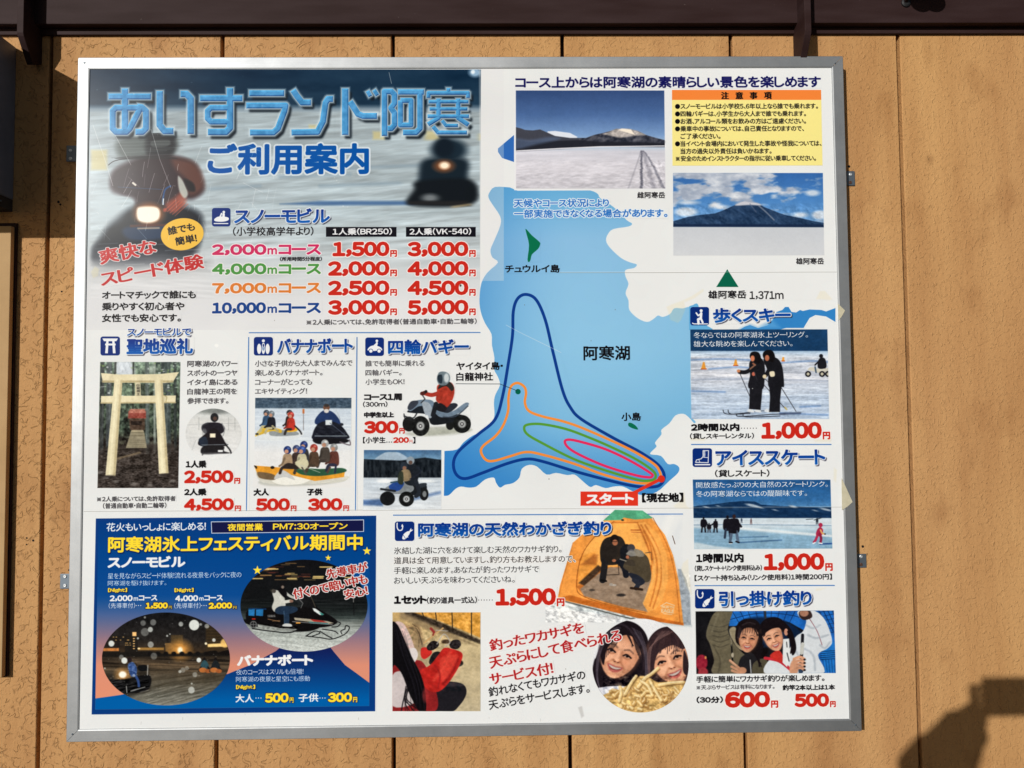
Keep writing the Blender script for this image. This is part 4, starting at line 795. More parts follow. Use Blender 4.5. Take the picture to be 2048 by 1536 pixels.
# ---------------------------------------------------------------- cross-country ski
section('ski_section', 1379, 611, 1669, 887, 'walking ski section with two skiers')
head('歩くスキー', 1426, 1582, 616, 646, 1.6)
def pi_ski(r, tx, s, x0, y0):
    r.E(x0 + 58 * s, y0 + 20 * s, 8 * s, 8 * s, WH); r.L(tx([(58, 34), (56, 60), (42, 66), (44, 88)]), 5, WH, 1, 1); r.L(tx([(56, 60), (66, 82)]), 4, WH); r.L(tx([(58, 36), (42, 46), (32, 32)]), 3, WH); r.L(tx([(12, 86), (20, 90), (92, 90)]), 2, WH)
picto(1380.4, 614, 1418, 650.7, pi_ski, 'white walking skier pictogram on dark blue')
def p_ski():
    q = [(1380.4, 659), (1654.8, 658.7), (1658.3, 838), (1382.6, 838)]
    r = Rg(1380, 658, 1659, 839, clip=q, cs=.8)
    r.G([(659, (28, 70, 112)), (701, (26, 66, 106)), (703, (176, 198, 220)), (715, (206, 212, 222)), (750, (214, 216, 224)), (790, (196, 208, 224)), (838, (184, 200, 220))])
    bx = (1376, 704, 1662, 842); r.N(60, 3.5, 60, 3, 0, bx, (1, .95, .85)); r.N(26, 2, 46, 5, 0, bx); r.N(5, 2, 40, 6, 0, bx); r.N(110, 6, 30, 8, 0, bx, (1.2, 1, .8))
    for p in (((1382, 720), (1440, 718), (1500, 720)), ((1418, 738), (1470, 734), (1500, 736)), ((1560, 726), (1620, 722), (1656, 724)), ((1600, 814), (1640, 812)), ((1382, 782), (1450, 784)), ((1560, 826), (1655, 830))): r.L(p, 3, (104, 140, 190), 3, .7, True)
    r.L([(1382, 760), (1500, 758), (1655, 762)], 3, (140, 152, 174), 3, .5, True)
    for x, y, h_ in ((1407, 738, 14), (1471, 731, 12), (1566, 722, 8)): r.P([(x - 1, y - h_), (x + 2, y - h_), (x + h_ * .35, y), (x - h_ * .35, y)], (226, 160, 66), .8); r.P([(x - h_ * .4, y - 1), (x + h_ * .5, y - 1), (x + h_ * .4, y + 1), (x - h_ * .4, y + 1)], (186, 90, 40), .8)
    k = (30, 30, 36)
    r.E(1642, 712, 4, 4, k); r.S([(1636, 722), (1642, 715), (1650, 718), (1653, 732), (1648, 738), (1636, 736)], k, .8); r.L([(1640, 720), (1630, 730)], 3, k); r.S([(1615, 740), (1622, 734), (1640, 738), (1658, 736), (1658, 742), (1640, 746), (1625, 742)], (206, 202, 190), 1); r.L([(1630, 734), (1632, 745)], 3, (70, 90, 110), 1)
    for x in (1616, 1644, 1656): r.E(x, 748, 6, 6, k, .8); r.E(x, 748, 3, 3, (196, 190, 170), 1)
    # skiers
    for a, b in (((1477, 741), (1500, 794)), ((1512, 752), (1571, 818)), ((1530, 758), (1545, 772)), ((1547, 750), (1592, 823))): r.L([a, b], 1.2, (56, 56, 62), .7)
    r.L([(1570, 815), (1573, 819)], 3, (196, 180, 120), 1)
    for p in (((1446, 820), (1450, 827), (1470, 828), (1520, 822), (1540, 823)), ((1456, 820), (1462, 828), (1500, 827)), ((1473, 828), (1480, 833), (1540, 829), (1570, 828)), ((1486, 828), (1494, 834), (1560, 832))): r.L(p, 1.4, (40, 44, 54), .7, 1, True)
    for x in (1498, 1512, 1532, 1548): r.S([(x - 3, 823), (x, 818), (x + 8, 820), (x + 10, 825)], (220, 224, 228), .8)
    r.L([(1560, 828), (1600, 826)], 4, (60, 70, 96), 3, .7)
    r.P([(1499, 773), (1525, 773), (1523, 798), (1521, 820), (1498, 818), (1499, 795)], k, 1); r.P([(1538, 772), (1563, 774), (1560, 800), (1560, 824), (1538, 824), (1540, 795)], k, 1)
    r.S([(1498, 730), (1503, 720), (1521, 716), (1529, 730), (1529, 760), (1524, 779), (1497, 776), (1500, 750)], k, .8); r.L([(1506, 736), (1492, 744), (1479, 744)], 8, k, .8, 1, True); r.E(1477, 742, 3.5, 3, (206, 140, 100), 1)
    r.S([(1530, 726), (1538, 716), (1553, 716), (1564, 732), (1568, 770), (1563, 774), (1538, 775), (1536, 745)], k, .8); r.L([(1540, 736), (1532, 750), (1528, 752)], 8, k, .8, 1, True); r.S([(1527, 718), (1534, 716), (1536, 726), (1530, 730)], k, 1)
    r.S([(1500, 716), (1501, 706), (1509, 703), (1518, 706), (1522, 718), (1518, 728), (1510, 724)], (24, 20, 22), .8); r.E(1505, 717, 4.2, 6, (206, 132, 98), 1.2); r.L([(1506, 727), (1510, 730)], 3.5, (170, 110, 84), 1); r.L([(1500, 738), (1510, 730)], 3, (150, 110, 90), 1)
    r.S([(1527, 716), (1526, 706), (1534, 700), (1545, 702), (1550, 714), (1546, 724), (1538, 722)], (24, 20, 22), .8); r.E(1534, 716, 4.5, 6, (190, 120, 90), 1.2)
    r.E(1507, 748, 3.5, 4, (190, 110, 90), 1); r.E(1529, 753, 4, 4, (220, 206, 176), 1); r.S([(1539, 744), (1548, 743), (1549, 752), (1541, 753)], (226, 216, 190), 1)
    r.L([(1508, 742), (1514, 760)], 1, (60, 60, 70), 1); r.E(1505, 777, 1, 1, (220, 220, 220), .6)
    piece('printed_photo', q, 'photo of two skiers in long black coats on snow')
    T('冬ならではの阿寒湖氷上ツーリング。', 1387, 1616, 676.8, 12.6, WH, .1); T('雄大な眺めを楽しんでください。', 1387, 1585, 694.2, 12.6, WH, .1)
    body('2時間以内', 1382, 1479, 847, 863, K, .8); r = Rg(1480, 850, 1515, 862)
    for i in range(6): r.E(1483 + i * 5.9, 856.4, .9, .9, K)
    body('（貸しスキーレンタル）', 1380, 1508, 866.5, 878.5, K, .15); price('1,000', 1522.6, 1644, 844.6, 879, 1660.5, b=2.7)
p_ski()
rule([(1383, 889), (1662, 889)])
# ---------------------------------------------------------------- skating
section('skating_section', 1383, 892, 1672, 1169, 'ice skating section with a rink photo')
head('アイススケート', 1431, 1651, 900, 931.5, 1.6)
def pi_sk(r, tx, s, x0, y0):
    r.L(tx([(54, 12), (54, 42), (44, 54), (20, 60), (16, 72), (80, 74), (82, 12), (54, 12)]), 1.6, WH, .8, 1); r.L(tx([(60, 12), (60, 44)]), 1.2, WH, .8); r.L(tx([(32, 58), (38, 72)]), 1.2, WH); r.L(tx([(54, 46), (80, 48)]), 1.2, WH)
    for k in range(4): r.L(tx([(56, 18 + k * 7), (66, 18 + k * 7)]), 1, WH)
    r.L(tx([(14, 84), (88, 84)]), 2.4, WH)
picto(1385, 896.5, 1424, 934, pi_sk, 'white lace up skate pictogram on dark blue')
body('（貸しスケート）', 1430, 1539, 939.5, 954.5, K, .2)
def p_skate():
    q = [(1385.4, 959), (1660.8, 959.4), (1664.6, 1097), (1388.3, 1098)]
    r = Rg(1385, 958, 1665, 1099, clip=q, cs=.8)
    r.G([(959, (36, 92, 146)), (1000, (60, 118, 172)), (1020, (104, 154, 196)), (1034, (130, 170, 204)), (1036, (206, 218, 226)), (1048, (216, 224, 230)), (1060, (190, 210, 222)), (1098, (128, 166, 190))])
    r.P([(1380, 1014), (1400, 1011), (1430, 1008), (1460, 1004), (1485, 1002), (1510, 1003), (1522, 1009), (1560, 1012), (1600, 1013), (1640, 1015), (1668, 1014), (1668, 1036), (1380, 1036)], (24, 58, 96), 1.2); r.N(14, 4, 34, 3, 10, (1384, 1004, 1666, 1035), (.8, 1, 1.1))
    for x, y, a, b in ((1505, 1011, 14, 2.5), (1586, 1013, 8, 2), (1412, 1014, 6, 1.2), (1436, 1012, 4, 1), (1550, 1020, 5, 1), (1652, 1019, 12, 2), (1630, 1021, 5, 1), (1520, 1015, 6, 1.2)): r.E(x, y, a, b, (196, 206, 216), 2, .85, 12)
    r.P([(1380, 1056), (1480, 1060), (1560, 1068), (1668, 1074), (1668, 1100), (1380, 1100)], (140, 176, 200), 4, .85); r.N(70, 3, 26, 8, 2, (1384, 1038, 1666, 1098)); r.N(12, 3, 20, 9, 0, (1384, 1036, 1666, 1098))
    r.L([(1480, 1056), (1560, 1063), (1664, 1072)], 5, (232, 236, 238), 3, .8, True); r.L([(1385, 1050), (1480, 1049), (1662, 1051)], 1.5, (120, 150, 176), 1.5, .8); r.S([(1388, 1085), (1430, 1092), (1480, 1099), (1385, 1100)], (206, 218, 224), 4, .9)
    r.L([(1480, 1085), (1563, 1080)], 2.4, (70, 110, 150), 2, .9); r.L([(1475, 1075), (1536, 1073)], 2, (80, 118, 156), 2, .8); r.L([(1640, 1088), (1664, 1087)], 3, (50, 90, 150), 1.5); r.L([(1400, 1064), (1420, 1065), (1440, 1064)], 1.5, (120, 150, 176), 2)
    k = (26, 24, 32)
    def fig(x, y, h, w_=.3, c=k, lc=None, st=.12):
        r.E(x, y + h * .07, h * .06, h * .075, c, .7); r.S([(x - h * w_ * .5, y + h * .2), (x, y + h * .14), (x + h * w_ * .5, y + h * .2), (x + h * w_ * .5, y + h * .62), (x - h * w_ * .5, y + h * .62)], c, .8)
        for sx in (-1, 1): r.L([(x + sx * h * .08, y + h * .6), (x + sx * h * st, y + h * .96)], h * .1, lc or c, .8)
    fig(1407, 1034, 31, .34); r.L([(1412, 1042), (1415, 1050)], 2.5, k); fig(1418, 1046, 19, .4, k, (60, 50, 56)); fig(1431, 1038, 27, .3, k); r.L([(1428, 1046), (1423, 1050)], 2.5, k)
    fig(1455, 1031, 46, .34, k, (50, 60, 80)); fig(1468, 1029, 57, .34, k, (96, 112, 134), .14); r.E(1468, 1033, 3.4, 4, (60, 40, 40), .8); r.L([(1472, 1040), (1482, 1053)], 4.5, k, .8); r.P([(1458, 1045), (1474, 1045), (1473, 1067), (1457, 1066)], k, 1)
    r.L([(1459, 1085), (1464, 1085)], 3, k); r.L([(1472, 1083), (1478, 1085)], 3, k); r.L([(1458, 1087), (1464, 1087)], 1.2, (240, 240, 240))
    fig(1483, 1036, 10, .3, (70, 80, 96)); fig(1502, 1036, 13, .2, (110, 84, 84)); fig(1634, 1035, 14, .3, (40, 52, 64)); r.L([(1628, 1040), (1642, 1036)], 1.5, (60, 64, 72)); r.L([(1612, 1039), (1626, 1038)], 1, (60, 64, 72))
    c = (176, 50, 84); r.E(1641, 1050, 4, 4.4, c, .8); r.S([(1634, 1060), (1640, 1054), (1646, 1060), (1642, 1072), (1632, 1070)], c, .8); r.L([(1636, 1068), (1631, 1080), (1628, 1084)], 5, c, .8, 1, True); r.L([(1639, 1068), (1642, 1076), (1641, 1084)], 5, (150, 40, 74), .8, 1, True); r.L([(1641, 1060), (1644, 1066), (1649, 1068)], 3, (226, 180, 110), .8, 1, True); r.L([(1626, 1087), (1630, 1085)], 2.4, WH); r.L([(1638, 1086), (1644, 1087)], 2.4, WH); r.E(1650, 1068, 1.6, 1.4, (40, 50, 60), .7)
    piece('printed_photo', q, 'photo of skaters on an outdoor rink before blue hills')
    T('開放感たっぷりの大自然のスケートリンク。', 1392, 1655.6, 976.3, 12.4, WH, .05); T('冬の阿寒湖ならではの醍醐味です。', 1392, 1614, 994.2, 12.6, WH, .05)
    body('1時間以内', 1392, 1487.5, 1107, 1126, K, .8); body('（貸しスケート＋リンク使用料込み）', 1389.5, 1524, 1131, 1142.5, K, .15); price('1,000', 1527.5, 1649, 1107, 1142, 1665.5, b=2.7); body('【スケート持ち込み（リンク使用料）1時間200円】', 1389, 1664, 1150, 1162.3, K, .15)
p_skate()
rule([(1390, 1171.3), (1668.5, 1170.8)])
# ---------------------------------------------------------------- hook fishing
section('hook_fishing_section', 1386, 1174, 1679, 1420, 'hook fishing section with two smiling people')
head('引っ掛け釣り', 1437.5, 1624, 1182, 1213, 1.6)
def pi_fish(r, tx, s, x0, y0):
    r.L(np.array(smo(tx([(12, 8), (12, 30), (20, 44), (34, 44), (40, 32), (38, 18)]), 4, False)), 2.2, WH); r.P(tx([(32, 26), (39, 12), (45, 26)]), WH)
    r.S(tx([(38, 86), (46, 64), (66, 50), (76, 52), (76, 62), (60, 84), (48, 92)]), WH); r.P(tx([(70, 56), (84, 32), (84, 42), (95, 42), (80, 54)]), WH); r.P(tx([(58, 80), (70, 82), (64, 72)]), WH); r.L(tx([(44, 70), (54, 86)]), .9, (12, 50, 128))
picto(1390, 1178, 1429, 1217, pi_fish, 'white hook and fish pictogram beside the last right heading')
def face(r, cx, cy, w_, h_, rot, skin, smile=True, hair=(26, 20, 24)):
    c_, s_ = math.cos(R_(rot)), math.sin(R_(rot)); f = lambda u, v: (cx + (u * w_) * c_ - (v * h_) * s_, cy + (u * w_) * s_ + (v * h_) * c_)
    sk = np.array(skin, float); dk = tuple(sk * (.8, .69, .62)); md = tuple(sk * (.93, .85, .8)); lt = tuple(np.minimum(255, sk * 1.06 + 10)); S_ = w_ / 20
    out = smo([f(-.9, -.6), f(0, -1.05), f(.92, -.6), f(.93, .0), f(.78, .45), f(.4, .86), f(.02, 1.0), f(-.42, .84), f(-.78, .42), f(-.9, 0)], 5)
    r.P(out, skin, 1.2 * S_)
    r.P(smo([f(.62, -.5), f(.97, -.4), f(.95, .1), f(.75, .55), f(.3, .96), f(.55, .5), f(.76, .0)], 4), dk, 7 * S_, .6); r.P(smo([f(-.62, -.5), f(-.97, -.3), f(-.86, .3), f(-.5, .8), f(-.62, .4), f(-.76, .0)], 4), md, 6 * S_, .6)
    r.E(*f(-.02, -.82), .8 * w_, .2 * h_, dk, 7 * S_, .55, rot)
    r.E(*f(-.44, .2), .22 * w_, .16 * h_, lt, 8 * S_, .8); r.E(*f(.4, .18), .2 * w_, .15 * h_, tuple(sk * (1.02, .9, .84)), 8 * S_, .7); r.E(*f(-.08, -.55), .26 * w_, .16 * h_, lt, 7 * S_, .6); r.E(*f(.0, .84), .16 * w_, .08 * h_, lt, 5 * S_, .6)
    for e in (-1, 1):
        ex = e * .42 - .02; r.E(*f(ex, -.12), .26 * w_, .14 * h_, md, 5 * S_, .8, rot); r.L([f(ex - .23, -.3), f(ex, -.37), f(ex + .22, -.3)], 1.1 * S_, (72, 48, 42), 1.8 * S_, .75, True)
        r.E(*f(ex, -.085), .17 * w_, .04 * h_, (214, 200, 194), .8 * S_, .85, rot); r.E(*f(ex, -.09), .075 * w_, .048 * h_, (20, 12, 14), .8 * S_, 1); r.L([f(ex - .2, -.06), f(ex - .05, -.15), f(ex + .2, -.08)], 1.7 * S_, (34, 20, 22), .8 * S_, .95, True); r.L([f(ex - .15, -.01), f(ex, .03), f(ex + .15, -.01)], 1.2 * S_, dk, 1.6 * S_, .7, True)
    r.L([f(-.04, -.14), f(-.08, .18)], 2.6 * S_, lt, 2.6 * S_, .85); r.L([f(.09, -.18), f(.17, .2)], 2.4 * S_, dk, 3 * S_, .6); r.E(*f(-.05, .22), .11 * w_, .07 * h_, lt, 3 * S_, .8)
    r.L([f(-.18, .25), f(-.08, .31), f(.05, .31), f(.16, .25)], 1.6 * S_, dk, 1.8 * S_, .95, True); r.E(*f(-.09, .295), .04 * w_, .018 * h_, (88, 46, 40), 1 * S_); r.E(*f(.08, .29), .04 * w_, .018 * h_, (88, 46, 40), 1 * S_)
    r.L([f(-.22, .26), f(-.48, .5), f(-.5, .6)], 1.6 * S_, dk, 2.4 * S_, .75, True); r.L([f(.22, .26), f(.48, .48), f(.5, .58)], 1.6 * S_, dk, 2.4 * S_, .8, True)
    r.P(smo([f(-.4, .47), f(-.12, .46), f(.02, .475), f(.14, .455), f(.41, .44), f(.26, .66), f(0, .75), f(-.24, .68)], 4), (190, 100, 92), 1.5 * S_)
    r.P(smo([f(-.33, .5), f(0, .52), f(.34, .47), f(.2, .6), f(0, .65), f(-.2, .62)], 4), (100, 40, 38), 1.2 * S_, .8); r.P(smo([f(-.32, .5), f(0, .52), f(.33, .475), f(.18, .57), f(0, .61), f(-.18, .59)], 4), (222, 212, 202), 1.1 * S_, .95)
    for k in (-.2, -.12, -.04, .04, .12, .2): r.L([f(k, .52), f(k, .6)], .5 * S_, (176, 160, 152), .7 * S_, .6)
    r.E(*f(.0, .82), .2 * w_, .035 * h_, dk, 3 * S_, .5); r.E(*f(0, .68), .1 * w_, .02 * h_, (224, 140, 130), 1.4 * S_, .7)
    Rg(cx - w_ * 1.3, cy - h_ * 1.3, cx + w_ * 1.3, cy + h_ * 1.3, clip=out).N(w_ * .12, w_ * .12, 12, 3)
    return f
def strands(r, pts, n, col, a=.6, w_=1.0, jit=2.0):
    for k in range(n):
        p = [(x + random.uniform(-jit, jit), y + random.uniform(-jit, jit)) for x, y in pts]; r.L(p, w_, col, .8, a, True)
def p_hook():
    q = [(1391, 1222.7), (1667.5, 1221), (1671.4, 1345.8), (1392.5, 1347.8)]
    r = Rg(1390, 1220, 1673, 1349, clip=q, cs=.8)
    r.G([(1220, (22, 22, 26)), (1348, (26, 22, 24))]); r.N(12, 12, 18, 2)
    # blue tarpaulin arch
    r.P([(1450, 1220), (1673, 1220), (1673, 1349), (1560, 1349), (1600, 1300), (1610, 1262), (1580, 1245), (1545, 1236), (1505, 1238), (1470, 1252), (1458, 1252)], (34, 110, 190), 1.2); r.N(20, 30, 60, 6, 20, (1450, 1218, 1673, 1350), (.4, .8, 1))
    r.S([(1482, 1244), (1515, 1234), (1560, 1238), (1600, 1262), (1604, 1290), (1500, 1290)], (16, 40, 74), 5, .9)
    for k in range(9): a = 1463 + k * 16; r.L([(a, 1220), (a + (a - 1535) * -.22, 1240 + abs(a - 1535) * .1)], 1.1, (12, 40, 86), .8)
    r.L([(1456, 1240), (1500, 1229), (1540, 1226), (1590, 1232), (1625, 1246)], 1.2, (14, 44, 90), .8, 1, True); r.L([(1530, 1220), (1531, 1240)], 4, (50, 52, 56), 1)
    for k in range(6): r.L([(1628 + k * 9, 1220), (1650 + k * 8, 1262)], 1.2, (12, 34, 74), .8); r.L([(1630, 1226 + k * 9), (1673, 1218 + k * 9)], .9, (14, 40, 84), .8)
    r.P([(1640, 1296), (1673, 1280), (1673, 1349), (1650, 1349)], (36, 124, 200), 2); 
    for k in range(5): r.L([(1641, 1303 + k * 4), (1673, 1301 + k * 4)], 1.4, (16, 50, 92), .8); r.L([(1645 + k * 6, 1318), (1650 + k * 5, 1349)], 1, (14, 60, 120), .8)
    r.E(1403, 1325, 12, 16, (150, 36, 56), 2); r.E(1406, 1345, 10, 10, (170, 60, 70), 3); r.E(1411, 1315, 2, 3, (214, 150, 90), 1); r.N(5, 5, 60, 30, 0, (1392, 1310, 1418, 1348), (1, .6, .6))
    # left person, khaki parka
    kh = (112, 104, 84); r.S([(1430, 1349), (1428, 1320), (1420, 1290), (1412, 1268), (1424, 1232), (1440, 1220), (1464, 1220), (1460, 1240), (1456, 1262), (1470, 1290), (1490, 1310), (1510, 1330), (1530, 1349)], kh, 1.2)
    for k in range(5): r.L([(1420 + k * 2, 1250 + k * 10), (1440, 1254 + k * 10), (1458, 1248 + k * 10)], 1.8, (74, 68, 56), 2, .7, True)
    r.L([(1426, 1290), (1440, 1320), (1436, 1346)], 3, (80, 74, 60), 3, .7, True); r.L([(1436, 1228), (1424, 1262)], 4, (140, 132, 110), 4, .6)
    r.S([(1458, 1262), (1470, 1254), (1480, 1280), (1486, 1300), (1472, 1292)], (162, 150, 124), 2); r.S([(1480, 1318), (1500, 1306), (1520, 1316), (1530, 1349), (1480, 1349)], (36, 34, 38), 1.5)
    r.S([(1472, 1284), (1474, 1250), (1490, 1238), (1512, 1240), (1524, 1260), (1524, 1300), (1516, 1318), (1505, 1306), (1495, 1300)], (26, 20, 22), 1)
    face(r, 1496, 1279, 20, 26, 8, (206, 156, 126)); r.S([(1472, 1276), (1474, 1252), (1490, 1240), (1514, 1244), (1518, 1266), (1512, 1258), (1496, 1255), (1485, 1260), (1478, 1272)], (28, 20, 22), 1); strands(r, [(1488, 1248), (1482, 1262), (1478, 1274)], 5, (30, 22, 24), .8); strands(r, [(1496, 1250), (1508, 1256), (1516, 1272)], 5, (30, 22, 24), .8)
    r.L([(1500, 1320), (1502, 1346)], 2, (196, 196, 196), 1); r.S([(1508, 1325), (1532, 1318), (1536, 1349), (1506, 1349)], (90, 84, 66), 1.5)
    for k in range(10): r.L([(1492 + k, 1244), (1478 + k * 4.4, 1258), (1476 + k * 4.6, 1264 + random.uniform(0, 5))], 1, (40, 30, 32), .9, .8, True); r.L([(1478 + k * .8, 1252 + k), (1474 + k * .4, 1276)], .7, (84, 74, 80), 1, .4)
    r.L([(1484, 1250), (1498, 1245), (1510, 1248)], 1.6, (92, 80, 84), 2.4, .5, True)
    r.L([(1463, 1290), (1465, 1322)], 3, (18, 18, 20), .8); r.E(1465, 1310, 2.6, 5, (190, 180, 160), .8); r.L([(1461, 1264), (1463, 1292)], .8, (180, 170, 150), .7)
    for a, b in (((1460, 1321), (1478, 1336)), ((1463, 1333), (1480, 1342)), ((1464, 1341), (1480, 1347))): r.L([a, b], 5, (200, 152, 122), 1)
    r.E(1484, 1341, 9, 7, (192, 142, 112), 1.5); r.L([(1460, 1320), (1472, 1330)], 2, (226, 184, 154), 1.2)
    # right person, white jacket
    wj = (216, 220, 224); r.S([(1534, 1349), (1540, 1318), (1570, 1310), (1590, 1275), (1606, 1262), (1612, 1240), (1600, 1236), (1596, 1222), (1626, 1220), (1650, 1240), (1664, 1280), (1656, 1296), (1636, 1310), (1644, 1349)], wj, 1.2)
    r.L([(1618, 1236), (1634, 1262), (1644, 1290)], 1, (130, 60, 70), .8, 1, True)
    for p in (((1612, 1250), (1626, 1256), (1640, 1250)), ((1616, 1270), (1632, 1276), (1656, 1270)), ((1606, 1296), (1626, 1310), (1630, 1340)), ((1590, 1300), (1600, 1320), (1596, 1344)), ((1640, 1290), (1650, 1296), (1660, 1284))): r.L(p, 3, (166, 174, 184), 4, .8, True)
    r.S([(1600, 1222), (1618, 1220), (1624, 1234), (1608, 1240), (1598, 1232)], (60, 44, 42), 1.5); r.E(1608, 1226, 9, 7, (170, 126, 104), 1.5)
    r.L([(1530, 1316), (1558, 1322), (1582, 1340)], 6, (196, 50, 64), 1.2, 1, True); r.S([(1540, 1310), (1556, 1300), (1566, 1312), (1564, 1324), (1545, 1318)], (198, 56, 48), 1.5)
    r.S([(1520, 1275), (1520, 1250), (1535, 1236), (1558, 1236), (1580, 1256), (1590, 1280), (1592, 1300), (1584, 1310), (1578, 1280), (1560, 1262)], (24, 18, 22), 1)
    face(r, 1547, 1277, 20, 26, -20, (224, 174, 144)); r.E(1572, 1264, 4, 7, (206, 152, 128), 1); r.S([(1524, 1272), (1524, 1252), (1538, 1240), (1560, 1240), (1572, 1256), (1560, 1255), (1545, 1257), (1533, 1264)], (26, 18, 22), 1); strands(r, [(1534, 1252), (1530, 1262), (1528, 1272)], 6, (28, 20, 24), .8); strands(r, [(1576, 1262), (1584, 1290), (1582, 1306)], 8, (26, 18, 22), .9, 1.4); strands(r, [(1524, 1290), (1516, 1310), (1520, 1330)], 6, (24, 18, 22), .9, 1.6, 4)
    r.P([(1566, 1278), (1578, 1277), (1580, 1312), (1574, 1334), (1565, 1325)], (226, 228, 228), 1); r.L([(1573, 1284), (1574, 1294)], 1.6, (60, 60, 60), .8); r.L([(1574, 1306), (1578, 1322)], 2, (70, 70, 76), 1)
    r.L([(1605, 1270), (1604, 1300), (1600, 1340)], 6, (28, 28, 34), 1); r.L([(1605, 1288), (1603, 1306)], 7, (196, 196, 190), 1.2); r.S([(1597, 1330), (1606, 1330), (1606, 1344), (1598, 1346)], (50, 70, 96), 1)
    for k in range(4): r.L([(1588, 1318 + k * 7), (1600, 1314 + k * 7), (1608, 1318 + k * 7)], 6, (212, 162, 132), 1, 1, True); r.E(1609, 1319 + k * 7, 2.4, 2, (30, 26, 30), .8)
    r.S([(1580, 1330), (1588, 1318), (1596, 1330), (1594, 1346), (1580, 1346)], (204, 154, 124), 2)
    for k in range(3): r.L([(1592, 1322 + k * 7), (1606, 1320 + k * 7)], .9, (150, 96, 74), 1, .8)
    piece('printed_photo', q, 'photo of two people holding small fishing rods under a blue tarpaulin')
p_hook()
body('手軽に簡単にワカサギ釣りが楽しめます。', 1392.5, 1649, 1352, 1365.3, K, .1); body('※天ぷらサービスは有料になります。', 1393, 1549, 1370, 1379.6, (66, 64, 68), 0); body('釣竿2本以上は1本', 1565, 1670, 1369.6, 1381, K, .3)
body('（30分）', 1393, 1446, 1393, 1406.5, K, .5); price('600', 1450, 1540.5, 1383, 1415.6, 1556.5, b=2.9); price('500', 1589, 1658.5, 1387, 1414.3, 1671.5, b=2.4)
